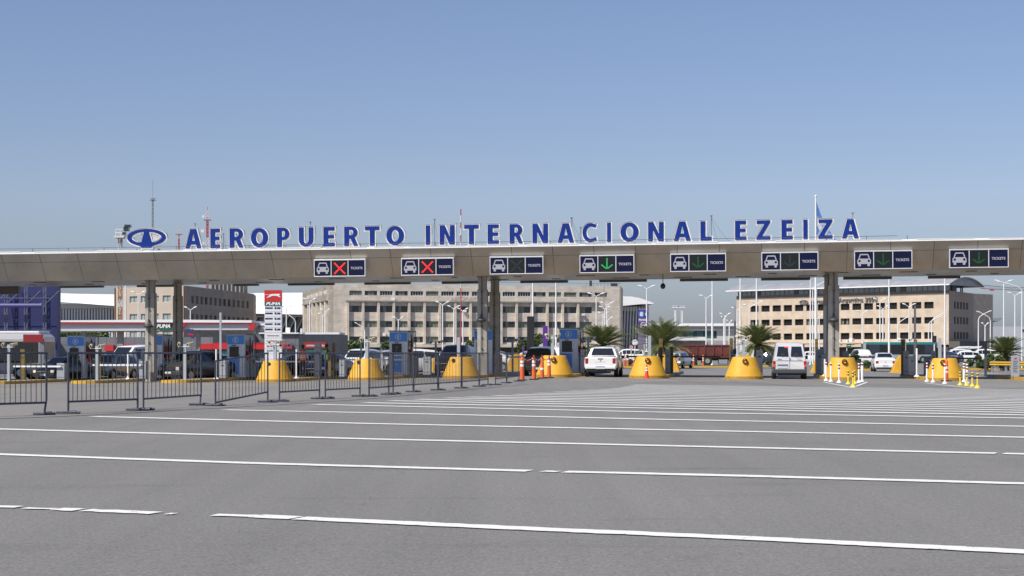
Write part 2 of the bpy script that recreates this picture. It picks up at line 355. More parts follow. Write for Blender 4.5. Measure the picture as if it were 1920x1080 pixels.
for p, q in (((0, 725), (130, 719.5)), ((240, 718.5), (292, 717)), ((400, 716.5), (476, 716.3)), ((575, 715), (648, 713)), ((735, 712), (823, 710.6)), ((905, 709.5), (1003, 708.6)), ((1255, 711.5), (1350, 712)), ((1440, 713.5), (1545, 714.5)), ((1625, 714.5), (1725, 716)), ((1845, 715.5), (1930, 717)), ((1260, 709), (1352, 709.8)), ((1440, 710.6), (1535, 711.5))):
    ground_line(my, G(*p), G(*q), .35, jag=.6, seed=p[0], lift=.01)
struct(my.build('yellow_road_markings', LINEY))
SEAM = [(-80, 789), (0, 785.5), (120, 781), (250, 774.5), (390, 766.5), (520, 759.5), (620, 753), (700, 747.5), (780, 740.5), (850, 734), (920, 727), (1000, 719.5), (1080, 715), (1170, 714.5), (1260, 716), (1400, 717.5), (1560, 727.5), (1620, 720), (1720, 721), (1835, 731), (1980, 724)]
sb = MB(); sv_ = []; K_ = 16
for a_, b_ in SEAM:
    X_, Z_, _ = G(a_, b_); t_ = (a_ - CX) / F; zend = 88 if a_ < 560 else 90
    for k_ in range(K_ + 1): zz_ = Z_ + (zend - Z_) * k_ / K_; sv_.append((t_ * zz_, zz_, gz(t_ * zz_, zz_) + .004))
sb.add(sv_, [(i * (K_ + 1) + k, (i + 1) * (K_ + 1) + k, (i + 1) * (K_ + 1) + k + 1, i * (K_ + 1) + k + 1) for i in range(len(SEAM) - 1) for k in range(K_)])
ASP2 = ASPH.copy(); ASP2.name = 'older_asphalt'
[setattr(n_.outputs[0], 'default_value', (.245, .232, .212, 1)) for n_ in ASP2.node_tree.nodes if n_.type == 'RGB']
struct(sb.build('pavement', ASP2))
sl_ = MB()
for p_, q_ in zip(SEAM[:12], SEAM[1:12]): ground_line(sl_, G(*p_), G(*q_), .05, jag=.5, seed=int(p_[0]) + 99, lift=.007)
struct(sl_.build('road_joint', mat('joint_dark', (.06, .055, .05), .9, var=.3)))

GRASS = mat('grass', (.09, .13, .035), .9, var=.35, scale=1.2)
def patch(name, pts, m, lift):
    v = [(x, y, gz(x, y) + lift) for x, y in pts]
    mb = MB(); mb.add(v, [tuple(range(len(v)))]); return struct(mb.build(name, m))
def lawn(px0, px1, y0, y1, kerb=True):
    n = 14; mb = MB(); v = []
    for i in range(n + 1):
        px = px0 + (px1 - px0) * i / n
        a = A(px, y0); b = A(px, y1)
        for k in range(5):
            t = k / 4; x, y = a[0] + (b[0] - a[0]) * t, a[1] + (b[1] - a[1]) * t
            v.append((x, y, gz(x, y) + (.1 if 0 else .06)))
    mb.add(v, [(i * 5 + k, i * 5 + k + 1, i * 5 + k + 6, i * 5 + k + 5) for i in range(n) for k in range(4)])
    struct(mb.build('lawn', GRASS))
    kb = MB()
    for i in range(n):
        a = A(px0 + (px1 - px0) * i / n, y0 - .1); b = A(px0 + (px1 - px0) * (i + 1) / n, y0 - .1)
        za, zb = gz(*a), gz(*b)
        kb.add([(a[0], a[1] - .12, za), (b[0], b[1] - .12, zb), (b[0], b[1] - .12, zb + .13), (a[0], a[1] - .12, za + .13), (a[0], a[1] + .12, za + .13), (b[0], b[1] + .12, zb + .13)], [(0, 1, 2, 3), (3, 2, 5, 4)])
    struct(kb.build('kerb', KERBY))
lawn(1272, 1372, 157, 175); lawn(1425, 1512, 165, 185); lawn(1560, 1640, 135, 150); lawn(1780, 1960, 142, 165); lawn(1135, 1250, 150, 170)

# ------------------------------------------------------------------ toll canopy
TILT = -0.0059
can = thing('toll_canopy', 'long grey metal toll plaza canopy with slanted fascia carrying the blue airport lettering', 'canopy', (0, 88, 0)); can.rotation_euler = (0, TILT, -TH)
S0, S1 = -48, 46
def cz(s): return 0.0
FAS = panel_mat('fascia_panel', (.46, .43, .375), 2.13, 20, (.22, .205, .18), rough=.38, metal=.45, var=.05, msize=.016, streak=.13)
FAS2 = panel_mat('fascia_upper', (.46, .435, .385), 2.13, 20, (.14, .13, .12), rough=.4, metal=.4, var=.05, msize=.016, streak=.10)
SOF = panel_mat('soffit_slats', (.34, .335, .30), 1.5, .30, (.10, .10, .09), rough=.3, metal=.6, var=.22, msize=.03, axes='XY', offset=.37)
def profile_strip(pts, m, name, parent=can, n=1):
    mb = MB(); v = []
    for s in [S0 + (S1 - S0) * i / n for i in range(n + 1)]: v += [(s, y, z) for y, z in pts]
    k = len(pts); mb.add(v, [(i * k + j, (i + 1) * k + j, (i + 1) * k + (j + 1) % k, i * k + (j + 1) % k) for i in range(n) for j in range(k)]); mb.add(v[:k], [tuple(range(k))]); mb.add(v[-k:], [tuple(range(k - 1, -1, -1))])
    return mb.build(name, m, parent)
profile_strip([(-.06, 6.67), (-.06, 6.755), (.25, 6.79), (8.3, 6.79), (8.3, 6.61)], WHITER, 'roof')
profile_strip([(-.03, 6.669), (.28, 6.235), (.38, 6.235), (.38, 6.609)], FAS2, 'upper_fascia')
profile_strip([(.29, 6.22), (.955, 5.25), (1.05, 5.25), (1.05, 6.22)], FAS, 'fascia')
mb = MB(); v = [(s, y, z) for s in (S0, S1) for y, z in ((.62, 5.735), (.635, 5.715))]
profile_strip([(.30, 6.234), (.36, 6.234), (.36, 6.221), (.30, 6.221)], BLACK, 'fascia_joint')
profile_strip([(.96, 5.27), (8.2, 5.27), (8.2, 5.34), (1.1, 5.34)], SOF, 'soffit')
profile_strip([(7.95, 5.345), (8.25, 5.345), (8.25, 6.60), (7.95, 6.60)], FAS2, 'rear_fascia')
# flashing sheets lying along the front edge
mb = MB(); s = S0
rnd = random.Random(4)
while s < S1:
    w = rnd.uniform(1.2, 3.4); mb.box(s, s + w, -.075, .35, 6.757, 6.757 + rnd.choice((.02, .03, .05))); s += w + rnd.uniform(.1, .9)
mb.build('flashing', WHITE, can)
mb = MB(); mb.path([(-32.5, .22, 6.98), (-20, .22, 6.96), (18, .22, 6.96), (19.5, .22, 6.97)], .012)
for k in range(27): mb.tube((-32 + k * 2, .22, 6.76), (-32 + k * 2, .22, 6.98), .015, 5)
mb.build('cable', DARK, can)
# soffit trims and the sprinkling of recessed fittings
rnd = random.Random(5)
for k in range(56):
    s = S0 + 1 + k * 1.67; mb = MB(); mb.box(s, s + rnd.uniform(.3, 1.0), 2.5 + 3.2 * (k % 2), 2.75 + 3.2 * (k % 2), 5.245, 5.268); mb.build('soffit_light', DARK, can)
def column(px, d, wpx, label, h=5.5):
    s = LS(px, d); x, y = W(s, d); z = gz(x, y); w = wpx / F * y / 2
    o = thing('canopy_column', label, 'column', (x, y, z), -TH, 'concrete columns carrying the canopy')
    n = 12; top = 5.33 - TILT * -1 * 0 + (s * 0.0059) - z
    b = MB(); b.loft([[(-w, -w * .9, 0), (-w * .25, -w, 0), (-w * .25, -w * .93, 0), (w * .25, -w * .93, 0), (w * .25, -w, 0), (w, -w * .9, 0), (w, w, 0), (-w, w, 0)],
                      [(-w, -w * .9, top - .75), (-w * .25, -w, top - .75), (-w * .25, -w * .93, top - .75), (w * .25, -w * .93, top - .75), (w * .25, -w, top - .75), (w, -w * .9, top - .75), (w, w, top - .75), (-w, w, top - .75)]], smooth=False)
    b.build('shaft', CONCD, o)
    b = MB(); b.box(-w * .8, w * .8, -w * .8, w * .8, top - .752, top - .12); b.box(-w * 1.1, w * 1.1, -w, w, top - .12, top - .005); b.build('neck', CONCD, o)
    b = MB(); b.tube((0, -w - .05, 1.2), (0, -w - .05, top - .1), .022, 6)
    for k in range(6): b.box(-.05, .05, -w - .08, -w + .05, 1.5 + k * .6, 1.54 + k * .6)
    b.build('conduit', DARK, o)
    return o, w
columns = []
for px, d, w, lb in ((283, 2.2, 17, 'front concrete column left of the grey hatchback, nearest the left end'), (333.5, 6.6, 15, 'rear concrete column behind the windscreen of the grey hatchback'), (905, 2.2, 18, 'front concrete column standing before the middle blue ticket booth'),
                     (928, 6.6, 18, 'rear concrete column just right of the middle blue ticket booth'), (1563, 2.2, 20, 'front concrete column right of the silver van, behind the amber lamp nose'), (1553, 6.6, 18, 'rear concrete column half hidden behind the front column near the silver van')):
    o, w = column(px, d, w, lb); columns.append((o, w))
    if d < 3:                                          # lamp bowl on the front columns
        b = MB(); b.lathe([(.02, .34), (.05, .12), (.16, .06), (.26, 0), (.24, -.09), (.12, -.12)], (-.02, -w - .12, 3.05), 14); b.build('lamp_bowl', DARK, o)

# ------------------------------------------------------------------ rooftop letters
LET = [('A', 344, 380), ('E', 391, 415), ('R', 427, 459), ('O', 467, 505), ('P', 516, 546), ('U', 557, 590), ('E', 603, 630), ('R', 642, 674), ('T', 681, 714), ('O', 721, 760),
       ('I', 795, 809), ('N', 821, 855), ('T', 867, 900), ('E', 911, 938), ('R', 952, 983), ('N', 995, 1030), ('A', 1042, 1079), ('C', 1089, 1122), ('I', 1135, 1148), ('O', 1160, 1200), ('N', 1212, 1247), ('A', 1260, 1298), ('L', 1310, 1337),
       ('E', 1375, 1402), ('Z', 1415, 1447), ('E', 1462, 1489), ('I', 1503, 1517), ('Z', 1531, 1563.5), ('A', 1575.5, 1613)]
WN = ['AEROPUERTO'] * 10 + ['INTERNACIONAL'] * 13 + ['EZEIZA'] * 6
ORD = ['first', 'second', 'third', 'fourth', 'fifth', 'sixth', 'seventh', 'eighth', 'ninth', 'tenth', 'eleventh', 'twelfth', 'last']
def glyph(ch, w, h):
    """bold sans outlines in a w x h box; list of (outer, [holes])"""
    t = .265 * h; tv = .30 * h if w > .75 * h else .27 * h; b = .21 * h
    def ell(cx, cz_, rx, rz, n=28, a0=0, a1=360): return [(cx + rx * math.cos(R(a0 + (a1 - a0) * i / n)), cz_ + rz * math.sin(R(a0 + (a1 - a0) * i / n))) for i in range(n + (0 if a1 - a0 == 360 else 1))]
    if ch == 'I': return [([(0, 0), (w, 0), (w, h), (0, h)], [])]
    if ch == 'E': k = .19 * h; return [([(0, 0), (w, 0), (w, k), (t, k), (t, .41 * h), (w * .93, .41 * h), (w * .93, .59 * h), (t, .59 * h), (t, h - k), (w * .98, h - k), (w * .98, h), (0, h)], [])]
    if ch == 'L': k = .2 * h; return [([(0, 0), (w, 0), (w, k), (t, k), (t, h), (0, h)], [])]
    if ch == 'T': k = .2 * h; c = w / 2; return [([(c - t / 2, 0), (c + t / 2, 0), (c + t / 2, h - k), (w, h - k), (w, h), (0, h), (0, h - k), (c - t / 2, h - k)], [])]
    if ch == 'Z': k = .19 * h; return [([(0, 0), (w, 0), (w, k), (w * .42, k), (w, h - .12 * h), (w, h), (.03 * w, h), (.03 * w, h - k), (w * .58, h - k), (0, .12 * h)], [])]
    if ch == 'N': k = .25 * h; return [([(0, 0), (k, 0), (k, .60 * h), (w - k * 1.12, 0), (w, 0), (w, h), (w - k, h), (w - k, .40 * h), (k * 1.12, h), (0, h)], [])]
    if ch == 'A':
        c = w / 2; q = .19 * w; k = .28 * w
        return [([(0, 0), (k, 0), (k + .065 * w, .2 * h), (w - k - .065 * w, .2 * h), (w - k, 0), (w, 0), (c + q, h), (c - q, h)], [[(k + .13 * w, .39 * h), (c, .80 * h), (w - k - .13 * w, .39 * h)]])]
    if ch == 'O': return [(ell(w / 2, h / 2, w / 2, h / 2), [ell(w / 2, h / 2, w / 2 - .30 * w, h / 2 - .20 * h, 22)])]
    if ch == 'C':
        o = ell(w * .56, h / 2, w * .56, h / 2, 26, 52, 308); i = ell(w * .60, h / 2, w * .33, h * .31, 22, 298, 62)
        o[0] = (w * .98, h * .93); o[-1] = (w, h * .08)
        return [([*o, (w * .94, h * .27), *i[1:-1], (w * .90, h * .75)], [])]
    if ch == 'U':
        k = .26 * h; o = ell(w / 2, .36 * h, w / 2, .36 * h, 16, 180, 360); i = ell(w / 2, .36 * h, w / 2 - k, .19 * h, 12, 360, 180)
        return [([(0, h), *o, (w, h), (w - k, h), *i, (k, h)], [])]
    if ch in 'PR':
        zt, zb_ = h, (.36 if ch == 'P' else .40) * h; rz = (zt - zb_) / 2; cx = w * .52; rx = w * .96 - cx
        bow = ell(cx, zb_ + rz, rx, rz, 14, -90, 90); hol = ell(cx, zb_ + rz, rx - .24 * h, rz - .165 * h, 10, -90, 90)
        hole = [(t, zb_ + .165 * h), *hol, (t, zt - .165 * h)]
        if ch == 'P': return [([(0, 0), (t, 0), (t, zb_), *bow, (0, h)], [hole])]
        return [([(0, 0), (t, 0), (t, zb_ - .02 * h), (w * .44, zb_ - .02 * h), (w * .68, 0), (w, 0), (w * .78, .41 * h), *bow[2:], (0, h)], [hole])]
def curve_mesh(polys, extr, off):
    cu = bpy.data.curves.new('c', 'CURVE'); cu.dimensions = '2D'; cu.fill_mode = 'BOTH'; cu.extrude = extr; cu.offset = 0
    for outer, holes in polys:
        for k, pts in enumerate([outer] + holes):
            # inset / outset along the vertex normals
            ar = sum(pts[i][0] * pts[(i + 1) % len(pts)][1] - pts[(i + 1) % len(pts)][0] * pts[i][1] for i in range(len(pts)))
            sg = (1 if ar > 0 else -1) * (1 if k == 0 else -1); out = []
            n = len(pts)
            for i in range(n):
                p0, p1, p2 = Vector(pts[i - 1]), Vector(pts[i]), Vector(pts[(i + 1) % n])
                d1 = (p1 - p0); d2 = (p2 - p1)
                if d1.length < 1e-6: d1 = d2
                if d2.length < 1e-6: d2 = d1
                d1 = d1.normalized(); d2 = d2.normalized(); n1 = Vector((d1.y, -d1.x)); n2 = Vector((d2.y, -d2.x)); m_ = (n1 + n2)
                m_ = m_.normalized() if m_.length > .01 else n1
                q = off * sg / max(.45, m_.dot(n1)); out.append((p1.x + m_.x * q, p1.y + m_.y * q))
            sp = cu.splines.new('POLY'); sp.points.add(len(out) - 1); sp.use_cyclic_u = True
            for i, (x, z) in enumerate(out): sp.points[i].co = (x, z, 0, 1)
    o = bpy.data.objects.new('c', cu); COL.objects.link(o); dg = C.evaluated_depsgraph_get(); dg.update()
    me = bpy.data.meshes.new_from_object(o.evaluated_get(dg)); bpy.data.objects.remove(o); bpy.data.curves.remove(cu)
    me.transform(Matrix.Rotation(R(90), 4, 'X')); return me
def mobj(name, me, m, parent, loc=(0, 0, 0)):
    me.materials.clear(); me.materials.append(m); me.name = name; o = bpy.data.objects.new(name, me); COL.objects.link(o); o.parent = parent; o.location = loc; return o
LWHT = mat('letter_inner_white', (.80, .79, .76), .5, var=.08)
def letter(polys, w, s, label, zb, name='roof_letter', cat='letter', group='blue letters standing on the canopy roof'):
    x, y = W(s, .35); o = thing(name, label, cat, (x, y, zb), 0, group); o.rotation_euler = (0, TILT, -TH)
    mobj('tray', curve_mesh(polys, .10, .066), LETS, o, (0, .10, 0))
    mobj('backing', curve_mesh(polys, .006, .056), LWHT, o, (0, -.007, 0))
    mobj('face', curve_mesh(polys, .015, -.006), LETB, o, (0, -.03, 0))
    # raised silver lip round the tray
    lip = MB()
    for outer, holes in polys:
        for k, pts in enumerate([outer] + holes):
            ar = sum(pts[i][0] * pts[(i + 1) % len(pts)][1] - pts[(i + 1) % len(pts)][0] * pts[i][1] for i in range(len(pts)))
            sg = (1 if ar > 0 else -1) * (1 if k == 0 else -1); n = len(pts); r0, r1 = [], []
            for i in range(n):
                p0, p1, p2 = Vector(pts[i - 1]), Vector(pts[i]), Vector(pts[(i + 1) % n])
                d1 = (p1 - p0).normalized(); d2 = (p2 - p1).normalized(); n1 = Vector((d1.y, -d1.x)); n2 = Vector((d2.y, -d2.x)); m_ = n1 + n2; m_ = m_.normalized() if m_.length > .01 else n1
                q = sg / max(.45, m_.dot(n1)); r0.append(p1 + m_ * (.050 * q)); r1.append(p1 + m_ * (.072 * q))
            v = []
            for i in range(n): v += [(r0[i].x, -.04, r0[i].y), (r1[i].x, -.04, r1[i].y), (r1[i].x, .0, r1[i].y), (r0[i].x, .0, r0[i].y)]
            for i in range(n):
                j = (i + 1) % n
                lip.add([v[4 * i + k2] for k2 in range(4)] + [v[4 * j + k2] for k2 in range(4)], [(0, 1, 5, 4), (1, 2, 6, 5), (3, 0, 4, 7)])
    lip.build('rim', LETS, o)
    for u in (.22 * w, .78 * w): b = MB(); b.box(u - .05, u + .05, .12, .26, -.19, -.04); b.tube((u, .2, -.06), (u, .75, -.18), .02, 5); b.build('bracket', DARK, o)
    return o
for i, (ch, a, b_) in enumerate(LET):
    s0, s1 = LS(a + 3, .3), LS(b_ - 2.5, .3); w = s1 - s0
    k = i if i < 10 else i - 10 if i < 23 else i - 23
    py_bot = 467.5 - (344 + (a - 344) - 344) * (467.5 - 448.5) / (1600 - 344)
    Zc = W(s0, .3)[1]; zb = zat(py_bot, Zc) + .045; h = 36.6 / F * Zc
    last = (i in (9, 22, 28)); od = 'last' if last else ORD[k]
    letter(glyph(ch, w, h), w, s0, 'blue letter %s with silver rim, %s letter of %s on the canopy' % (ch, od, WN[i]), zb)
# emblem
s0, s1 = LS(238, .3), LS(311, .3); w = s1 - s0; Zc = W(s0, .3)[1]; h = 36 / F * Zc
def arcp(cx, cz_, rx, rz, a0, a1, n): return [(cx + rx * math.cos(R(a0 + (a1 - a0) * i / n)), cz_ + rz * math.sin(R(a0 + (a1 - a0) * i / n))) for i in range(n + 1)]
c = w / 2; cz0 = .55 * h; rx, rz = w / 2, .45 * h
outer = [(c - .24 * w * .5, 0), (c + .24 * w * .5, 0)] + arcp(c, cz0, rx, rz, -68, 248, 44)
outer = [(c - .135 * w, 0), (c + .135 * w, 0), (c + .15 * w, .09 * h)] + arcp(c, cz0, rx, rz, -64, 244, 44)[1:-1] + [(c - .15 * w, .09 * h)]
ri, rj = rx - .12 * w, rz - .15 * h
hr = [(c + .065 * w, cz0 + rj * .96)] + arcp(c, cz0, ri, rj, 74, -52, 16) + [(c + .135 * w, cz0 - rj * .78)]
hl = [(2 * c - x, z) for x, z in reversed(hr)]
em = letter([(outer, [hr, hl])], w, s0, 'blue oval airport emblem with silver rim at the left end of the roof lettering', zat(467, Zc) + .045, 'roof_emblem', 'emblem', None)

# ------------------------------------------------------------------ lane signs on the fascia
def sign_symbol_car(mb, cx, cz_, k, y):
    P = lambda pts: [(cx + x * k, cz_ + z * k) for x, z in pts]
    mb.prism(P([(-.50, -.26), (.50, -.26), (.50, .04), (.40, .14), (-.40, .14), (-.50, .04)]), y, y + .012, 0)
    # cabin ring
    mb.prism(P([(-.42, .14), (-.34, .14), (-.24, .42), (-.31, .47)]), y, y + .012, 0); mb.prism(P([(.42, .14), (.31, .47), (.24, .42), (.34, .14)]), y, y + .012, 0); mb.prism(P([(-.31, .47), (-.24, .40), (.24, .40), (.31, .47), (.26, .49), (-.26, .49)]), y - .001, y + .011, 0)
    for sx in (-1, 1):
        mb.prism(P([(sx * .33 - .09, -.42), (sx * .33 + .09, -.42), (sx * .33 + .09, -.26), (sx * .33 - .09, -.26)]), y, y + .012, 0)
        mb.prism(P([(sx * .34 + .085 * math.cos(R(a)), -.03 + .085 * math.sin(R(a))) for a in range(0, 360, 30)]), y - .006, y + .001, 1)
WSYM = mat('symbol_white', (.38, .38, .41), .5)
SIGNP = [637, 801.5, 968.5, 1138, 1309, 1481, 1656, 1835.5]
STATE = ['x', 'x', 'offx', 'g', 'gd', 'off', 'gd', 'gd2']
NTXT = ['with a red cross, leftmost of the row', 'with a red cross, second from the left', 'with a dark screen, above the paired columns', 'with the brightest green arrow, above the white pickup', 'with a dim green arrow, left of the EZEIZA letters', 'with a dark screen, above the silver van', 'with a dim green arrow, just right of the last roof letter', 'with a dim green arrow, rightmost of the row']
SFR = mat('sign_frame', (.66, .66, .67), .4, .2, var=.05)
for i, px in enumerate(SIGNP):
    d = .12; s = LS(px, d); x, y = W(s, d); Z = y
    top = 485.8 + (466.2 - 485.8) * (px - 637) / (1835.5 - 637); bot = 518.8 + (502.2 - 518.8) * (px - 637) / (1835.5 - 637)
    z1, z0 = zat(top, Z), zat(bot, Z); w = (99 + 9.5 * (px - 637) / 1200) / F * Z / 2
    o = thing('lane_sign', 'TICKETS lane sign ' + NTXT[i], 'lane sign', (x, y, (z0 + z1) / 2), 0, 'overhead lane signs on the fascia'); o.rotation_euler = (0, TILT, -TH)
    h = (z1 - z0) / 2; fr = .045; pw = (2 * w - 4 * fr) / 3
    b = MB(); b.box(-w + .02, w - .02, .02, .35, -h + .03, h - .03); b.build('housing', CABL, o)
    b = MB(); b.box(-w, w, -.04, .12, h - .07, h); b.box(-w, w, -.04, .12, -h, -h + fr); b.box(-w, -w + fr, -.04, .12, -h + fr, h - .07); b.box(w - fr, w, -.04, .12, -h + fr, h - .07)
    for k in (1, 2): xx = -w + fr + k * pw + (k - 1) * fr; b.box(xx, xx + fr, -.035, .12, -h + fr, h - .07)
    b.build('frame', SFR, o, bevel=.01)
    cs_ = [-w + fr + pw / 2 + k * (pw + fr) for k in range(3)]
    for k in range(3):
        b = MB(); b.box(cs_[k] - pw / 2, cs_[k] + pw / 2, -.01, .018, -h + fr, h - .07); pn = b.build(('symbol_panel', 'signal_screen', 'ticket_panel')[k], NAVY if k != 1 else mat('screen_black', (.006, .010, .009), .3), o)
        if k == 0:
            b = MB(); sign_symbol_car(b, cs_[0], -.03, .62 * pw / .8 - .02, -.024); b.build('car_symbol', [WSYM, NAVY], pn)
        if k == 2: text_obj('lettering', 'TICKETS', .2, WSYM, pn, (cs_[2], -.018, -.02), .006, .006, width=pw * .74)
        if k == 1:
            st = STATE[i]; b = MB(); n = 9; r = .26
            if 'x' in st:
                for sg in (-1, 1):
                    for q in range(n):
                        t = -1 + 2 * q / (n - 1); b.box(cs_[1] + t * r - .038, cs_[1] + t * r + .038, -.022, -.012, sg * t * r - .02 - .036, sg * t * r - .02 + .026)
            else:
                for q in range(9): t = .27 - q * .06; b.box(cs_[1] - .035, cs_[1] + .035, -.022, -.012, t - .022, t + .022)
                for sg in (-1, 1):
                    for q in range(1, 6): b.box(cs_[1] + sg * q * .052 - .036, cs_[1] + sg * q * .052 + .036, -.022, -.012, -.27 + q * .042 - .025, -.27 + q * .042 + .025)
            b.build('signal_mark', {'x': LEDR, 'g': LEDG, 'gd': LEDGD, 'gd2': LEDGD}.get(st, LEDO), pn)
# signs seen from behind on the rear fascia (only their undersides show)
for i, (a, b_) in enumerate(((-60, 37), (114, 194), (258, 335), (440, 485), (541, 627), (684, 770), (829, 905), (976, 1065), (1124, 1213), (1275, 1365), (1427, 1519), (1581, 1672), (1740, 1800))):
    d = 8.45; s0, s1 = LS(a, d), LS(b_, d); x, y = W((s0 + s1) / 2, d); hw = (s1 - s0) / 2
    z0 = zat({0: 552}.get(i, 539.6 - (a - 114) * .0107), y)
    o = thing('rear_lane_sign', 'dark underside of a rear lane sign, %s from the left' % ORD[i] if i < 12 else 'dark underside of the rightmost rear lane sign', 'lane sign', (x, y, z0), 0, 'lane signs on the far side of the canopy'); o.rotation_euler = (0, TILT, -TH)
    b = MB(); b.box(-hw, hw, -.18, .15, 0, .9); b.build('housing', mat('sign_back', (.13, .12, .11), .5), o, bevel=.02)
# hanging camera under the canopy
x, y = W(LS(1243, 2), 2)
o = thing('dome_camera', 'black dome camera hanging under the canopy between the white pickup and truck', 'camera', (x, y, zat(537, y)))
b = MB(); b.tube((0, 0, .1), (0, 0, 5.31 - zat(537, y) + .05), .02); b.build('hanger', DARK, o)
b = MB(); b.lathe([(.05, .16), (.1, .12), (.13, .05), (.13, -.03), (.09, -.10), (.02, -.14)], n=14); b.build('housing', BLACK, o)
# lightning rods on the canopy roof
def rod(px, ytop, ptxt, cables=()):
    d = 5; x, y = W(LS(px, d), d); z1 = zat(ytop, y); zb = 6.79 + LS(px, d) * .0059
    o = thing('lightning_rod', ptxt, 'lightning rod', (x, y, zb), 0, 'lightning rods on the canopy roof'); H = z1 - zb
    b = MB(); b.tube((0, 0, 0), (0, 0, H), .014, 6); b.build('pole', DARK, o)
    b = MB()
    for k in range(4): a = k * math.pi / 2 + .4; b.tube((0, 0, H - .12), (.10 * math.cos(a), .10 * math.sin(a), H - .02), .008, 4)
    b.build('spikes', DARK, o)
    if cables:
        b = MB()
        for cx_ in cables:
            pts = [(cx_ * t, 0, (H - .1) * (1 - t) ** 1.7) for t in [q / 8 for q in range(9)]]; b.path(pts, .007, 4)
        b.build('guy_wire', DARK, o)
rod(582, 415, 'short lightning rod behind letters P and U of AEROPUERTO'); rod(815, 410, 'lightning rod with two stays between first I and N of INTERNACIONAL', (-.5, .45)); rod(1072, 407, 'lightning rod beside the first A of INTERNACIONAL with drooping cable', (1.0, .5))
rod(1089, 425, 'short thin lightning rod left of the C of INTERNACIONAL', (-.4,)); rod(1334, 403, 'lightning rod with long drooping cables after the L of INTERNACIONAL', (-.4, .55, 1.6)); rod(1599, 398, 'short lightning rod above the last A of EZEIZA'); rod(419, 437, 'short lightning rod right of the first E of AEROPUERTO', (.3,)); rod(366, 418, 'short lightning rod behind the first A of AEROPUERTO'); rod(855, 418, 'faint lightning rod behind the first N of INTERNACIONAL')

# ------------------------------------------------------------------ toll islands, noses, booths
NOSES = [515, 687, 865, 1040, 1215, 1395, 1580, 1771]
ISL = [10, 178, 345] + NOSES + [1962]
ILB = ['toll island kerb at the left edge beside the bus', 'toll island kerb under the leftmost blue ticket booth', 'toll island kerb right of the grey hatchback', 'toll island behind the leftmost yellow nose', 'toll island behind the yellow nose left of booth 7', 'toll island behind the yellow nose before the paired columns', 'toll island left of the white pickup', 'toll island right of the white pickup',
       'toll island left of the silver van', 'toll island right of the silver van', 'toll island behind the rightmost whole yellow nose', 'toll island at the right edge with the grey notice pillar']
for k, p in enumerate(ISL):
    s = LS(p, -1.5); bare = p in (10, 178, 345, 1962); d0 = -3.2 if bare and p < 1000 else -.6; d1 = 23.5; hw = .86
    x, y = W(s, d0); o = thing('toll_island', ILB[k], 'island', (x, y, 0), -TH, 'raised toll islands between the lanes')
    ds = [d0 + (d1 - d0) * i / 26 for i in range(27)]
    def prof(dd):
        if bare and dd < d0 + .8: return hw * math.sqrt(max(.0, 1 - ((d0 + .8 - dd) / .8) ** 2)) * .75 + hw * .25
        return hw
    ds = sorted(set(ds + ([d0 + .2, d0 + .45, d0 + .8] if bare else [])))
    def zz(dx, dd): X, Y = W(s + dx, dd); return gz(X, Y)
    top = MB(); ky = MB(); kc = MB(); v = []
    for dd in ds: h = prof(dd); v += [(-h, dd - d0, zz(-h, dd) + .15), (h, dd - d0, zz(h, dd) + .15)]
    top.add(v, [(2 * i, 2 * i + 1, 2 * i + 3, 2 * i + 2) for i in range(len(ds) - 1)]); top.build('slab', CONC, o)
    for i in range(len(ds) - 1):
        tgt = ky if ds[i] < 9 else kc
        for sg in (-1, 1):
            a, b2 = prof(ds[i]) * sg, prof(ds[i + 1]) * sg
            tgt.add([(a, ds[i] - d0, zz(a, ds[i])), (b2, ds[i + 1] - d0, zz(b2, ds[i + 1])), (b2, ds[i + 1] - d0, zz(b2, ds[i + 1]) + .152), (a, ds[i] - d0, zz(a, ds[i]) + .152), (a - sg * .13, ds[i] - d0, zz(a, ds[i]) + .154), (b2 - sg * .13, ds[i + 1] - d0, zz(b2, ds[i + 1]) + .154)], [(0, 1, 2, 3), (3, 2, 5, 4)])
    a = prof(ds[0]); ky.add([(-a, 0, zz(0, d0)), (a, 0, zz(0, d0)), (a, 0, zz(0, d0) + .152), (-a, 0, zz(0, d0) + .152)], [(0, 1, 2, 3)])
    a = hw; kc.add([(-a, d1 - d0, zz(0, d1)), (a, d1 - d0, zz(0, d1)), (a, d1 - d0, zz(0, d1) + .152), (-a, d1 - d0, zz(0, d1) + .152)], [(3, 2, 1, 0)])
    ky.build('yellow_kerb', KERBY, o); kc.build('kerb', CONC, o)
def oval(rx, yf, yc, yr, z, n=36):
    out = []
    for i in range(n):
        a = 2 * math.pi * i / n; cx_, sx_ = math.cos(a), math.sin(a); ex = .9
        px_ = rx * math.copysign(abs(cx_) ** ex, cx_); py_ = (yc + (yr - yc) * sx_) if sx_ > 0 else (yc + (yc - yf) * sx_); out.append((px_, py_, z))
    return out
NLB = {515: 'yellow concrete island nose with a dark lamp hole, leftmost, beside the price totem', 687: 'yellow concrete island nose left of the booth numbered 7', 865: 'yellow concrete island nose just left of the paired middle columns', 1040: 'yellow concrete island nose with amber lamp behind the orange delineators', 1215: 'yellow concrete island nose with a red cone before it, right of the white pickup',
       1395: 'yellow concrete island nose left of the silver van', 1580: 'yellow concrete island nose behind white and yellow posts, right of the silver van', 1771: 'yellow concrete island nose with a white and an orange post in front, rightmost whole', 1962: 'yellow concrete island nose cut by the right edge of the view'}
LMP = {515: (-.12, 0), 687: (-.26, 0), 865: (-.30, 0), 1040: (.02, 1), 1215: (.02, 1), 1395: (.05, 1), 1580: (.05, 1), 1771: (-.15, 1), 1962: (0, 1)}
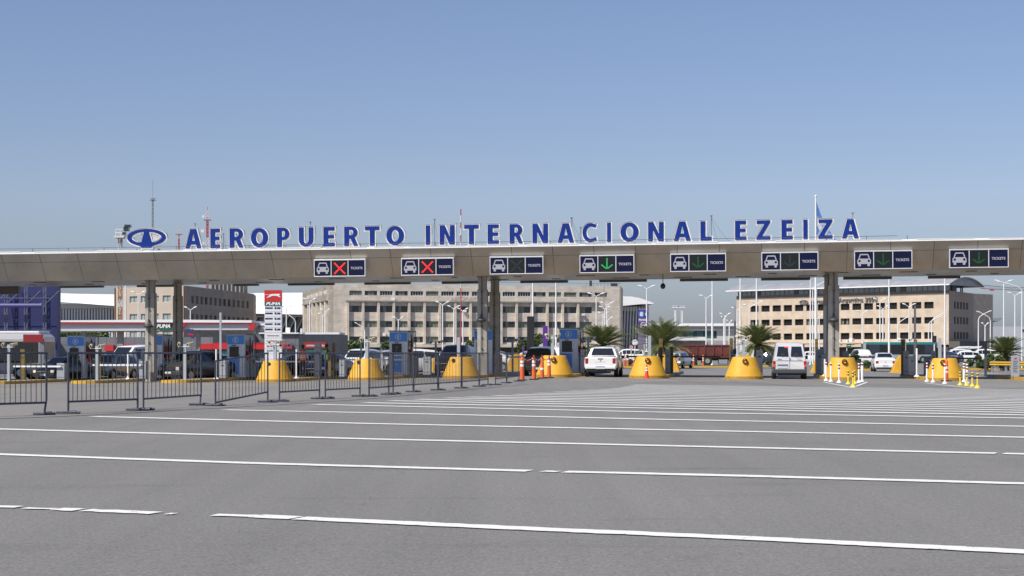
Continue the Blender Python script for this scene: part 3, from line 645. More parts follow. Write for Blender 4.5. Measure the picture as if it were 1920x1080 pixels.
for p in NOSES + [1962]:
    s = LS(p, -1.5); x, y = W(s, -1.5); o = thing('island_nose', NLB[p], 'island nose', (x, y, gz(x, y)), -TH, 'yellow concrete noses at the near end of the toll islands')
    rear = 1.2
    b = MB(); b.loft([oval(.96, -.95, 0, rear + .25, -.05), oval(.95, -.94, 0, rear + .24, .15)], smooth=True); b.build('base', YELB, o)
    ring = [oval(.935, -.92, 0, rear + .2, .15), oval(.80, -.80, 0, rear * .85, .5), oval(.66, -.66, 0, rear * .55, .85), oval(.585, -.58, 0, rear * .33, 1.05), oval(.555, -.55, 0, rear * .28, 1.095), oval(.50, -.50, 0, rear * .22, 1.11)]
    b = MB(); b.loft(ring); b.build('cone_body', YEL, o)
    lx, lit = LMP[p]; ly = -.72
    if lit:
        b = MB(); b.tube((lx, ly + .06, .90), (lx, ly - .03, .90), .135, 14); b.build('lamp_seat', BLACK, o)
        b = MB(); b.sphere((lx, ly - .03, .90), .115, .10, .125); b.build('amber_lamp', AMBER, o); b = MB(); b.sphere((lx + .02, ly - .115, .855), .04, .02, .03, 8, 4); b.build('lamp_glint', AMBERL, o)  # last bead glows to paint a highlight onto the lens
    else:
        b = MB(); b.tube((lx, -.50, .93), (lx, -.66, .93), .095, 16); b.build('lamp_hole', BLACK, o)
FLB = ['behind the leftmost booth', 'behind the front left column', 'behind the grey hatchback', 'left of booth 7', 'right of booth 7', 'right of the paired middle columns', 'behind the white pickup', 'beside the silver car driving off', 'left of the silver van', 'right of the silver van', 'at the right of the white sedan', 'near the right edge']
for k, p in enumerate(ISL):
    if p in (10, 1962): continue
    s = LS(p, -1.5); dd = {178: 14, 345: 17}.get(p, 20.0); x, y = W(s, dd)
    o = thing('far_island_nose', 'yellow far-end island nose ' + FLB[k], 'island nose', (x, y, gz(x, y) + .15), -TH + math.pi, 'yellow concrete noses at the far end of the toll islands')
    b = MB(); hw = .74
    r = lambda w, yb, yf, z: [(-w, yb, z), (w, yb, z), (w, yf - .5, z), (w * .6, yf - .1, z), (0, yf, z), (-w * .6, yf - .1, z), (-w, yf - .5, z)]
    b.loft([[(a_, -b_, c_) for a_, b_, c_ in r(hw, -.1, 2.3, 0)], [(a_, -b_, c_) for a_, b_, c_ in r(.50, -.1, .95, .78)], [(a_, -b_, c_) for a_, b_, c_ in r(.30, -.1, .75, 1.05)]], smooth=False)
    b.build('cone_body', YEL, o, bevel=.03)

def booth(px, label, num=None):
    d = 6.2; x, y, z = LW(px, d, .15); H = 2.42; w = .515; D = 1.75
    o = thing('ticket_booth', label, 'booth', (x, y, z), -TH, 'grey and blue ticket booths')
    b = MB(); b.box(-w, w, 0, D, .06, H); b.box(-w - .03, w + .03, -.02, D + .03, 0, .06); b.build('shell', CABL, o, bevel=.01)
    b = MB(); b.box(-w - .05, w + .12, -.05, D + .15, H, H + .06); b.build('roof', mat('booth_roof', (.25, .27, .29), .6), o)
    b = MB(); b.box(-w + .03, w - .03, -.03, -.002, H - .55, H - .05); hd = b.build('header_band', BLUE, o)
    b = MB()
    n = 24
    for i in range(n):
        a0, a1 = 2 * math.pi * i / n, 2 * math.pi * (i + 1) / n; q = [(r_ * math.cos(a), -.038, H - .30 + r_ * math.sin(a)) for a in (a0, a1) for r_ in (.15, .175)]
        b.add(q, [(0, 1, 3, 2)])
    b.build('ring_mark', WHITE, hd); text_obj('letter_mark', 'E', .2, WHITE, hd, (0, -.04, H - .30), .004, .008, fit=(.10, .17))
    b = MB(); b.box(-w + .10, -w + .15, -.035, -.001, .12, H - .62); b.box(w - .32, w - .27, -.035, -.001, .12, H - .62); b.box(-w + .15, w - .32, -.035, -.001, H - .67, H - .62); b.box(-w + .15, w - .32, -.035, -.001, 1.07, 1.14); b.box(-w + .15, w - .32, -.035, -.001, .12, .17)
    dr = b.build('door', CABL, o)
    b = MB(); b.box(-w + .15, w - .32, -.02, -.001, 1.14, H - .67); b.build('window', mat('booth_dark', (.010, .011, .013), .25), dr)
    b = MB(); b.box(-w + .15, w - .32, -.022, -.001, .17, 1.07); bp = b.build('blue_panel', BLUE, dr)
    b = MB(); b.box(-.16, -.02, -.028, -.023, .60, .615); b.box(-.16, .04, -.028, -.023, .56, .566); b.build('panel_mark', WHITE, dr)
    b = MB(); b.box(w - .30, w - .28, -.07, -.035, 1.15, 1.30); b.build('handle', DARK, dr)
    b = MB(); b.box(w + .001, w + .02, .25, 1.0, 1.15, 2.1); b.box(w + .001, w + .018, 1.1, 1.6, 1.15, 2.1); b.build('side_window', GLASS, o)
    b = MB(); b.box(w + .02, w + .05, 1.0, 1.08, .3, 2.25); b.box(w + .1, w + .13, D + .05, D + .1, 0, H); b.build('frame', DARK, o)
    b = MB(); b.tube((w + .10, .45, .95), (w + .10, .45, 1.45), .075, 10); b.tube((w + .10, .45, 1.45), (w + .10, .45, 1.55), .03, 8); b.build('fire_extinguisher', RED, o)
    b = MB(); b.box(-.20, .0, -.18, -.03, H - .64, H - .60); b.build('door_camera', DARK, o)
    if num: text_obj('number_mark', num, .5, mat('number_grey', (.12, .14, .15), .5), dr, (-.09, -.026, 1.45), .003, .01, fit=(.22, .32))
    b = MB(); b.box(w + .02, w + .35, .9, 1.5, 0, 1.05); b.box(w + .06, w + .30, .85, .9, .65, .95); b.build('pay_unit', CABG, o)
    return o
for px, lb, n in ((142, 'grey ticket booth with blue door panel, leftmost, beside the bus', None), (288, 'ticket booth mostly hidden behind the front left column', None), (442, 'ticket booth left of the leftmost yellow nose', None), (747, 'ticket booth with a big 7 in its dark window', '7'), (906, 'ticket booth half hidden behind the middle front column', None), (1066, 'ticket booth just left of the white pickup', None)):
    booth(px, lb, n)

# --- small lane equipment, each placed by its column in the photo and its depth along the island
def cam_post(px, d, ytop, label, cams=True, dark=False, up=.16, w=.075, spread=.24):
    x, y, z = LW(px, d, .15); H = zat(ytop, y) - z; o = thing('camera_post', label, 'post', (x, y, z), -TH, 'grey square camera posts on the islands')
    b = MB(); b.box(-w, w, -w, w, 0, H); b.box(-w * 1.6, w * 1.6, -w * 1.6, w * 1.6, 0, .02); b.build('pole', POLEG, o)
    if cams:
        zc = H - .12
        b = MB(); b.box(-spread - .1, spread + .1, -.03 - w, -w, zc - .03, zc); b.build('bracket', WHITE, o)
        for sg in (-1, 1):
            cxx = sg * spread
            c = MB(); m0 = 1 if dark else 0
            c.tube((cxx, -.22 - w, zc + .10), (cxx + .12 * sg, .16, zc + .16), .085, 10, 0, .075); c.tube((cxx, -.225 - w, zc + .10), (cxx, -.235 - w, zc + .10), .05, 10, 1); c.build('camera', [WHITE if dark else CAMY, BLACK], o)
    return o
CP = [(17, -1.9, 646, 'grey camera post with two cream cameras before the bus', 1, 0), (182, -1.9, 648.5, 'grey camera post with two cream cameras right of the leftmost booth', 1, 0), (347, -1.9, 645, 'grey camera post with two cream cameras before the grey hatchback', 1, 0), (516, .4, 641, 'grey camera post with two small cameras rising behind the leftmost yellow nose', 1, 0),
      (688, .4, 636, 'grey camera post rising behind the yellow nose left of booth 7', 1, 0), (860, .4, 632, 'plain grey post rising behind the yellow nose before the dark off-roader', 0, 0), (1036, .4, 629, 'grey camera post with two cream cameras behind the nose near the orange delineators', 1, 0), (1218, .4, 629.5, 'plain grey post rising behind the nose with the red cone', 0, 0),
      (1394, .4, 632, 'grey camera post with two cream cameras behind the nose left of the silver van', 1, 0), (1762, .4, 634, 'plain grey post rising behind the rightmost whole nose', 0, 0),
      (266, 9, 655, 'camera post with black and white cameras left of the front left column', 1, 1), (536, 9, 647, 'camera post with black and white cameras right of the price totem', 1, 1), (817, 10, 641, 'camera post with black and white cameras left of the dark off-roader', 1, 1), (961, 10, 637, 'camera post with black and white cameras right of the paired columns', 1, 1), (1103, 10, 634, 'camera post with black and white cameras behind the white pickup', 1, 1), (1697, 15, 637, 'camera post with black and white cameras right of the white sedan', 1, 1),
      (677, 9, 644, 'thin grey post left of the camera post behind the 687 nose', 0, 0), (714, 9, 650, 'thin grey post left of booth 7', 0, 0), (876, 9, 646, 'thin grey post behind the dark off-roader roof', 0, 0), (1208, 16, 645, 'thin grey post left of the palm behind the red cone nose', 0, 0)]
CP[-4] = (677, 9, 644, 'thin grey post behind the nose left of booth 7', 0, 0)
for px, d, yt, lb, c_, dk in CP:
    thin = 'thin' in lb
    cam_post(px, d, yt, lb, bool(c_), bool(dk), w=.045 if thin else (.055 if dk else .075))
def simple_box(name, lb, cat, px, d, wpx, ytop, m, group, depth=.35, slots=True, zb=.15):
    x, y, z = LW(px, d, zb); w = wpx / F * y / 2; H = zat(ytop, y) - z; o = thing(name, lb, cat, (x, y, z), -TH, group)
    b = MB(); b.box(-w, w, 0, depth, .03, H); b.build('housing', m, o, bevel=.012)
    b = MB(); b.box(-w - .02, w + .02, -.02, depth + .02, 0, .03); b.build('plinth', DARK, o)
    b = MB(); b.box(-w + .03, w - .03, -.006, .002, H * .15, H * .17); b.box(-w + .03, w - .03, -.006, .002, H * .86, H * .875)
    if slots: b.box(-w * .4, w * .4, -.012, .002, H * .7, H * .76)
    b.build('panel_joint', DARK, o); return o
for px, d, w, yt, lb in ((42, 3, 9, 655, 'behind the bus window near the left edge'), (186.5, 4, 6, 653, 'right of the leftmost booth camera post'), (625.5, 5, 4.5, 643, 'behind the barriers right of the dark kiosk worker'), (618, 4, 6, 658, 'next to the green-vested worker'), (933, 7, 7, 651, 'at the foot of the rear middle column'), (1095, 8, 6, 649, 'between booth and white pickup'),
                         (1239, 12, 7, 635, 'before the palm right of the red cone nose'), (1259, 10, 6.5, 650, 'beside the far yellow nose near the silver car'), (1371, 14, 7, 634, 'right end of the red dump truck'), (1421.5, 10, 5.5, 650, 'before the palm left of the silver van'), (1531, 14, 5.5, 635, 'left of the rear right column'), (1693.5, 8, 7.5, 636, 'taller one right of the white sedan'), (1716.5, 12, 6, 637, 'shorter one right of the raised arm'), (1757, 9, 6, 652, 'left of the plain post at the rightmost nose')):
    simple_box('signal_cabinet', 'slim olive-brown signal cabinet ' + lb, 'cabinet', px, d, w, yt, OLIVE, 'slim olive cabinets on the islands', .12)
for px, d, w, yt, lb in ((113.5, 1.2, 15, 681, 'left of the leftmost booth'), (267, 1.2, 13, 677, 'left of the front left column'), (417, 1.2, 15, 676, 'left of the third booth from the left'), (641, 1.2, 12, 676, 'left of the yellow nose near booth 7'), (800, 3, 14, 669, 'right of booth 7'), (595, 5, 11, 644, 'tall one before the dark kiosk'), (1092, 4.5, 7, 655, 'between the rightmost booth and the white pickup'), (1251.5, 9, 9, 655, 'beside the yellow far nose near the silver car'), (1374, 12, 9, 655, 'right of the dump truck'), (1424, 5, 12, 656, 'left of the silver van by the palm'),
                         (1537, 10, 13.5, 656, 'behind the far nose right of the silver van'), (1546, 5, 11, 665, 'left of the right-hand columns'), (1586, 9, 10, 658, 'top showing above the nose behind the white posts'), (1699.5, 7, 9, 658, 'right of the white sedan'), (1710.5, 5, 10, 667, 'before the raised arm right of the white sedan'), (1751, 8, 8, 658, 'left of the rightmost whole nose'), (1739, 9, 12, 668, 'with a red spot, behind the rightmost white posts')):
    simple_box('gate_cabinet', 'grey barrier gate cabinet ' + lb, 'cabinet', px, d, w, yt, CABG, 'grey gate cabinets on the islands')
def arm_down(px0, px1, py, d, lb, m=None):
    x0, y0 = W(LS(px0, d), d); x1, y1 = W(LS(px1, d), d); o = thing('boom_barrier', lb, 'barrier arm', ((x0 + x1) / 2, (y0 + y1) / 2, zat(py, (y0 + y1) / 2)), -TH, 'lowered gate arms')
    L_ = math.hypot(x1 - x0, y1 - y0) / 2
    b = MB(); b.box(-L_, L_, -.02, .02, -.045, .045); b.build('arm', m or WHITE, o); b = MB(); b.box(-L_ - .12, -L_, -.06, .06, -.09, .09); b.build('hub', DARK, o)
arm_down(24, 114, 687, 1.1, 'white gate arm lowered across the lane of the black car at left'); arm_down(173, 264, 684.5, 1.1, 'white gate arm lowered before the silver estate car'); arm_down(330, 330.1, 684, 1.1, 'x') if 0 else None
arm_down(478, 590, 678, 6, 'gate arm lowered behind the leftmost yellow nose'); arm_down(636, 760, 674.5, 6, 'gate arm lowered behind the nose left of booth 7'); arm_down(953, 1000, 669.5, 5, 'gate arm lowered before the black pickup', POLEG); arm_down(1178, 1245, 668.5, 12, 'dark gate arm lowered behind the red cone nose', DARK); arm_down(1262, 1351, 669, 12, 'grey gate arm lowered before the red dump truck', DARK); arm_down(1590, 1640, 669.5, 11, 'dark gate arm lowered before the teal bus', DARK); arm_down(1790, 1836, 672, 9, 'dark gate arm lowered right of the rightmost whole nose', DARK)
def arm_up(px, d, yt, yb, lb, lean=0):
    x, y, z = LW(px, d, .15); z1, z0 = zat(yt, y), zat(yb, y); o = thing('raised_gate_arm', lb, 'barrier arm', (x, y, z0), -TH, 'raised gate arms')
    b = MB(); b.box(-.055, .055, -.03, .03, 0, z1 - z0); b.build('arm', GALV, o); b = MB(); b.box(-.09, .09, -.08, .08, -.25, .05); b.build('hub', DARK, o)
arm_up(413.5, 1.3, 586, 676, 'raised gate arm standing left of the third booth'); arm_up(1378, 11, 573, 656, 'raised gate arm left of the nose by the silver van'); arm_up(1547, 5.2, 573, 666, 'raised gate arm leaning up beside the right-hand columns'); arm_up(1715.5, 5.4, 573, 668, 'raised gate arm right of the white sedan'); arm_up(691, 6, 607, 676, 'raised gate arm behind the nose left of booth 7')
def white_post(px, d, yt, lb, w=.05):
    x, y, z = LW(px, d, .15); H = zat(yt, y) - z; o = thing('arm_rest_post', lb, 'post', (x, y, z), -TH, 'white arm rest posts with flared feet')
    b = MB(); b.tube((0, 0, 0), (0, 0, H), w, 8); b.build('pole', WHITE, o); b = MB(); b.lathe([(.16, 0), (.14, .03), (w, .10)], n=10); b.build('foot', WHITE, o)
for a in ((405.5, .6, 655, 'white post with flared foot left of the third booth'), (240, 1.5, 662, 'white post with flared foot before the white van'), (556, .6, 655, 'white post right of the leftmost yellow nose'), (716, 1, 655, 'white post left of booth 7'), (1719, 2.2, 653, 'white post before the cabinets left of the rightmost nose'), (1546.5, 1.5, 673, 'white post left of the nose behind the white posts')): white_post(*a)
# signal and notice pieces on the right island
x, y, z = LW(1904, 3, .15); o = thing('notice_pillar', 'grey notice pillar with a red spot on the rightmost island', 'notice', (x, y, z), -TH); w = .21; H = zat(667, y) - z
b = MB(); b.box(-w, w, 0, .2, 0, H); b.build('panel', CABG, o, bevel=.02); b = MB(); b.sphere((0, 0, H - .14), .07, .02, .05); b.build('red_mark', RED, o)
b = MB()
for q in range(7): b.box(-.12, .12 - .03 * (q % 3), -.008, .001, H - .30 - q * .09, H - .27 - q * .09)
b.build('text_lines', DARK, o)
x, y, z = LW(1848, 4, .15); o = thing('lane_post', 'dark post with small head left of the right-edge palm', 'post', (x, y, z), -TH)
b = MB(); b.box(-.06, .06, -.06, .06, 0, zat(642, y) - z); b.box(-.12, .12, -.1, .1, 0, .04); b.build('pole', DARK, o); b = MB(); zt = zat(642, y) - z; b.box(-.32, .22, -.06, .06, zt, zt + .07); b.tube((.22, 0, zt + .03), (.4, -.1, zt - .02), .05); b.build('head', DARK, o)
x, y, z = LW(1752, 13, .15); o = thing('lane_light', 'small lane traffic light with red lamp on a white pole left of the rightmost nose', 'traffic light', (x, y, z), -TH)
b = MB(); b.tube((0, 0, 0), (0, 0, zat(640, y) - z), .04); b.build('pole', WHITE, o); b = MB(); zt = zat(640, y) - z; b.box(-.11, .11, -.1, .1, zt - .05, zt + .32); b.build('housing', BLACK, o); b = MB(); b.sphere((0, -.1, zt + .05), .05, .03, .05, 8, 4); b.build('lens', LRED, o)

# ------------------------------------------------------------------ crowd barriers
def barrier(xl, yl, xr, yr, label, yt_l=HY, yt_r=HY, bars=15, dl=0, dr=0, left_foot=True, bent=0):
    P = G(xl, yl); Q = G(xr, yr); L_ = math.hypot(Q[0] - P[0], Q[1] - P[1]); ang = math.atan2(Q[1] - P[1], Q[0] - P[0])
    o = thing('crowd_barrier', label, 'barrier', P, ang, 'dark steel crowd barriers in a line'); dz = Q[2] - P[2]
    hl = zat(yt_l, P[1]) - P[2]; hr = zat(yt_r, Q[1]) - Q[2] + dz; rb = .24
    b = MB(); r = .021
    b.tube((0, 0, .03 + dl), (0, 0, hl), r); b.tube((L_ + bent, 0, dz + .03), (L_, 0, dz + (.30 if bent else .05)), r); b.tube((L_, 0, dz + (.30 if bent else .03)), (L_, 0, hr), r); b.tube((-r, 0, hl), (L_ + r, 0, hr), r); b.tube((0, 0, rb + dl), (L_, 0, rb + dz + dr), r)
    b.build('frame', BARR, o)
    b = MB()
    for k in range(1, bars + 1): t = k / (bars + 1); b.tube((L_ * t, 0, rb + dl * (1 - t) + (dz + dr) * t), (L_ * t + random.uniform(-.006, .006), 0, hl + (hr - hl) * t), .0085, 5)
    b.build('bars', BARRV, o)
    for k, (xx, zz_) in enumerate(((0, dl * 0), (L_, dz))):
        if k == 0 and not left_foot: continue
        xx += bent if k else 0
        b = MB(); c_, s_ = math.cos(-ang + R(random.uniform(-6, 6))), math.sin(-ang + R(random.uniform(-6, 6))); h = .24
        b.tube((xx - c_ * h, -s_ * h, zz_ + .03), (xx + c_ * h, s_ * h, zz_ + .03), .024, 8); b.tube((xx + c_ * .05, s_ * .05, zz_ + .035), (xx + c_ * .16, s_ * .16, zz_ + .035), .034, 8); b.build('foot', BARR, o)
BR = [(-52, 783, 87, 778, 'cut by the left edge with a bent right leg', {'bent': -.05, 'bars': 13}), (128, 776, 258, 770.3, 'before the leftmost blue booth', {'bars': 15}), (269, 769.5, 377, 760.5, 'before the grey hatchback, its right leg kinked', {'bars': 14, 'bent': -.07}), (404, 761.5, 502, 755, 'tilted with its left end sunk, before the third booth', {'yt_l': 677, 'dl': -.16, 'dr': .02, 'bars': 15}),
      (524, 753.5, 599, 748.5, 'before the worker in the orange vest', {'bars': 13}), (610, 748, 675, 744, 'before the worker in the green vest', {'bars': 12}), (692, 744, 737, 739.5, 'right of the nose beside booth 7', {'bars': 15}), (729, 740.5, 774.5, 735.5, 'before the booth numbered 7', {'bars': 14}), (776, 735.5, 820.5, 732.2, 'right of booth 7', {'bars': 15}),
      (822.5, 732.2, 864.5, 728.6, 'before the left half of the nose at the middle columns', {'bars': 14}), (866.5, 728.6, 898, 725.3, 'before the right half of the nose at the middle columns', {'bars': 14}), (899, 725.3, 915, 722.5, 'short-looking one before the front middle column', {'bars': 8}), (929, 722.3, 949.5, 718.6, 'right of the paired middle columns', {'bars': 12}), (950.5, 718.6, 973, 715.5, 'rightmost of the line, next to the orange delineators', {'bars': 12})]
for a, b_, c_, d_, lb, kw in BR: barrier(a, b_, c_, d_, 'dark steel crowd barrier ' + lb, **kw)

# ------------------------------------------------------------------ delineators, cones, bollards
def delin(px, py, yt, lb, stripes=(.78, .62), cap=True, name='traffic_delineator', group='orange delineator posts'):
    x, y, z = G(px, py); H = zat(yt, y) - z
    o = thing(name, lb, 'delineator', (x, y, z), 0, group); k = H / 1.12
    b = MB(); b.box(-.22 * k, .22 * k, -.22 * k, .22 * k, 0, .05 * k); b.build('base', RUBBER, o)
    pr = [(.105, .05), (.10, .15), (.085, .55), (.07, .95), (.055, 1.0), (.03, 1.02), (.03, 1.08), (.045, 1.09), (.04, 1.12)]
    b = MB(); b.lathe([(r * k, zz_ * k) for r, zz_ in pr], n=14); b.build('cone_body', ORANGE, o)
    for t in stripes:
        b = MB(); b.lathe([((.087 - .02 * (t - .5)) * k + .004, t * k), ((.082 - .02 * (t - .5)) * k + .004, (t + .10) * k)], n=14, caps=False); b.build('band', WHITE, o)
    return (x, y, z + 1.05 * k)
tops = [delin(979, 713.7, 666, 'orange delineator with two white bands, leftmost of the four at the barrier end'), delin(1001, 712.3, 666, 'orange delineator with two white bands, second of the four left of the nose'), delin(1016.5, 709.8, 666, 'orange delineator without clear bands, third of the four before the nose', (.42,)), delin(1029.5, 708.8, 666, 'orange delineator with two white bands nearest the amber lamp')]
b = MB(); base = Vector(tops[0])
for a, c_ in zip(tops, tops[1:]):
    a = Vector(a); c_ = Vector(c_)
    for k in range(10):
        t0, t1 = k / 10, (k + 1) / 10; f = lambda t: a.lerp(c_, t) - Vector((0, 0, .16 * 4 * t * (1 - t))) - base
        b.tube(f(t0), f(t1), .022, 5, k % 2)
tag(b.build('plastic_chain', [WHITE, RED], None, loc=base), 'red and white plastic chain hung between the orange delineators', 'chain')
for px, py, lb in ((1165, 690, 'right of the white pickup, nearest its side'), (1171, 688.7, 'second one right of the white pickup'), (1177.5, 687.6, 'third one right of the white pickup'), (1189, 687.6, 'under the round white sign')): delin(px, py, 664, 'far orange delineator ' + lb, (.8, .62), group='far orange delineators beyond the lanes')
for px, py, lb in ((1289, 686.3, 'at the rear of the red truck'), (1300.5, 686.3, 'before the truck wheels, second from left'), (1305.8, 686, 'before the truck wheels, third from left'), (1318.5, 686.3, 'before the truck wheels, rightmost')): delin(px, py, 664, 'far orange delineator ' + lb, (.7, .5), group='far orange delineators beyond the lanes')
delin(1774.5, 715, 671, 'orange delineator right behind the tall white post of the rightmost nose', (.6, .4))
x, y, z = G(1212.5, 710.5); o = thing('traffic_cone', 'tall red traffic cone leaning on the nose right of the white pickup', 'cone', (x, y - .05, z)); H = zat(683, y) - z
b = MB(); b.box(-.20, .20, -.20, .20, 0, .04); b.build('base', ORANGE, o); b = MB(); b.lathe([(.12, .04), (.10, .12), (.05, H * .62), (.022, H)], n=14); b.build('cone_body', mat('cone_red', (.7, .05, .03), .45), o)
for t in (.55, .72): b = MB(); r0 = .12 - .098 * t + .006; b.lathe([(r0, H * t), (r0 - .008, H * (t + .09))], n=14, caps=False); b.build('band', WHITE, o)
def bollard(px, py, yt, lb, kind='w'):
    x, y, z = G(px, py); H = zat(yt, y) - z; w = (1.65 if 'thick' not in lb else 2.3) / F * y
    m = WHITE if kind == 'w' else mat('bollard_yellow', (.80, .58, .05), .5, var=.08)
    o = thing('flexible_bollard', lb, 'bollard', (x, y, z), 0, 'white flexible bollards' if kind == 'w' else 'yellow flexible bollards')
    b = MB(); b.lathe([(.12, 0), (.115, .03), (.07, .07), (w, .12)], n=12); b.build('foot', m, o); b = MB(); b.lathe([(w, .11), (w, H - .01), (w * .8, H)], n=12); b.build('post', m, o)
    zs = {'w': ((.94, .85), (.78, .70)), 'y': ((.92, .82), (.72, .62))}[kind]
    for a, c_ in (zs if 'single' not in lb else zs[:1]): b = MB(); b.lathe([(w + .004, H * c_), (w + .004, H * a)], n=12, caps=False); b.build('band', REDD if kind == 'w' else DARK, o)
W_ = [(1549, 714, 679, 'white bollard with single red band, leftmost before the nose right of the van'), (1558, 715.7, 680, 'white bollard with single red band, second before the nose right of the van'), (1573.3, 717.8, 681, 'white bollard with two red bands in the middle of the nose right of the van'), (1610.3, 717.5, 681, 'white bollard with two red bands at the right side of that nose'), (1616.5, 715.8, 680, 'thick white bollard with single red band right of the nose near the van'),
      (1738, 715.5, 680, 'white bollard with two red bands, leftmost at the rightmost whole nose'), (1749.3, 717, 681.5, 'white bollard with two red bands, second at the rightmost whole nose'), (1771.5, 719.5, 682, 'white bollard with single red band hiding an orange delineator'), (1807.5, 715.6, 681, 'thick white bollard with two red bands right of the rightmost whole nose'), (1813.2, 719, 682, 'thick white bollard behind the yellow ones right of the rightmost whole nose')]
for a in W_: bollard(*a)
for a in ((1590.5, 720.5, 694, 'yellow bollard left of the paired ones before the nose right of the van'), (1599.5, 725.5, 696, 'yellow bollard nearest the camera before the nose right of the van'), (1602.8, 720, 694, 'yellow bollard half behind the nearest one before the nose right of the van'), (1800.3, 722.5, 696.5, 'yellow bollard, first of four right of the rightmost nose'), (1812.5, 723.2, 696.5, 'yellow bollard, second of four right of the rightmost nose'), (1823, 724.8, 697.5, 'yellow bollard, third of four right of the rightmost nose'), (1832.7, 727.5, 699, 'yellow bollard, last of four right of the rightmost nose')): bollard(*a, kind='y')

# ------------------------------------------------------------------ vehicles
def paintm(n, col, met=.0): return mat('car_paint_' + n, col, .28, met, coat=.6)
def car(name, label, cat, loc, rot, st, paint, wheels, wr=.31, glass=(), side=(), rear=None, lights='rear', extra=None, group=None, detail=True, dark_roof=None, plate=True, grille=True, scale=1.0):
    """st: stations rear -> front (y, zb, belt, hw, roof, rw, dy). Local +Y is the driving direction."""
    o = thing(name, label, cat, loc, rot, group); o.scale = (scale,) * 3
    rings = []
    for q in st:
        y, zb, be, hw, ro, rw = q[:6]; dy = q[6] if len(q) > 6 else 0
        h = [(0, y, zb), (hw * .9, y, zb), (hw, y, zb + .16), (hw * 1.0, y, zb + .6 * (be - zb)), (hw * .965, y, be), (rw, y + dy * .8, ro - .06), (rw * .85, y + dy, ro), (0, y + dy * 1.0, ro + .025)]
        rings.append([Vector(p) for p in h] + [Vector((-p[0], p[1], p[2])) for p in h[-2:0:-1]])
    b = MB(); b.loft([[tuple(p) for p in r] for r in rings], smooth=True); bd = b.build('body', paint, o)
    bd.data.polygons.foreach_set('use_smooth', [len(p.vertices) == 4 for p in bd.data.polygons])
    md = bd.modifiers.new('split', 'EDGE_SPLIT'); md.split_angle = R(38)
    def patch4(mb, a, b_, c_, d_, off=.014, m=0):       # quad with an outward offset
        n = (b_ - a).cross(d_ - a); n.normalize(); cen = (a + b_ + c_ + d_) / 4
        if n.dot(cen - Vector((0, cen.y * .8, .7))) < 0: n = -n
        q = [p + n * off for p in (a, b_, c_, d_)]; mb.add(q, [(0, 1, 2, 3)], m)
    for i, j, nm in glass:
        A0, A1 = rings[i], rings[j]; L0, R0, L1, R1 = A0[8], A0[6], A1[8], A1[6]
        def P(u, v): return L0.lerp(R0, u).lerp(L1.lerp(R1, u), v) + Vector((0, 0, .012))
        mb = MB(); n = 4
        for k in range(n): patch4(mb, P(.03 + .94 * k / n, .1), P(.03 + .94 * (k + 1) / n, .1), P(.05 + .90 * (k + 1) / n, .9), P(.05 + .90 * k / n, .9), .02)
        mb.build(nm, GLASS, o)
    for sx in (-1, 1):
        for a, b2, u0, u1, v0, v1 in side:
            i5, i4 = (5, 4) if sx > 0 else (9, 10)
            def S(u, v): return rings[a][i4].lerp(rings[b2][i4], u).lerp(rings[a][i5].lerp(rings[b2][i5], u), v)
            mb = MB(); patch4(mb, S(u0, v0), S(u1, v0), S(u1, v1), S(u0, v1)); mb.build('side_window', GLASS, o)
    hw = max(q[3] for q in st)
    for yw in wheels:
        for sx in (-1, 1):
            w = MB(); w.tube((sx * (hw - .2), yw, wr), (sx * (hw + .012), yw, wr), wr, 20); wo = w.build('wheel', RUBBER, o)
            r_ = MB(); r_.tube((sx * (hw - .1), yw, wr), (sx * (hw + .02), yw, wr), wr * .62, 12); r_.build('rim', GALV, wo)
            a_ = MB()
            pts = [(wr * 1.2 * math.cos(R(t)), wr * 1.2 * math.sin(R(t))) for t in range(-10, 191, 20)]
            v = [(sx * (hw + .006), yw + p, wr + q) for p, q in pts]; a_.add(v, [tuple(range(len(v)))]); a_.build('wheel_arch', BLACK, o)
    y0 = st[0][0]; yf = st[-1][0]
    q0, qf = st[0], st[-1]
    if extra: extra(o, st)
    return o
def lampbox(o, nm, x0, x1, y0, y1, z0, z1, m, mirror=True, bevel=.02):
    for sx in ((-1, 1) if mirror else (1,)): b = MB(); b.box(*(sorted((sx * x0, sx * x1))), y0, y1, z0, z1); b.build(nm, m, o, bevel=bevel)
def plate(o, y, z, sg=-1, w=.24, x=0):
    b = MB(); b.box(x - w, x + w, min(y, y + sg * .012), max(y, y + sg * .012), z - .065, z + .045); p = b.build('number_plate', PLATE, o); b = MB(); b.box(x - w, x + w, min(y, y + sg * .014), max(y, y + sg * .014), z + .045, z + .075); b.build('plate_band', PLATEB, p)
PW = paintm('white', (.78, .78, .77)); PS = paintm('silver', (.42, .44, .48), .5); PG = paintm('grey', (.10, .095, .09), .5); PB = paintm('black', (.012, .014, .018)); PN = paintm('navy', (.02, .03, .06)); PY = paintm('taxi', (.7, .42, .02)); PR = paintm('red', (.35, .02, .02)); PBE = paintm('beige', (.4, .38, .34), .3)
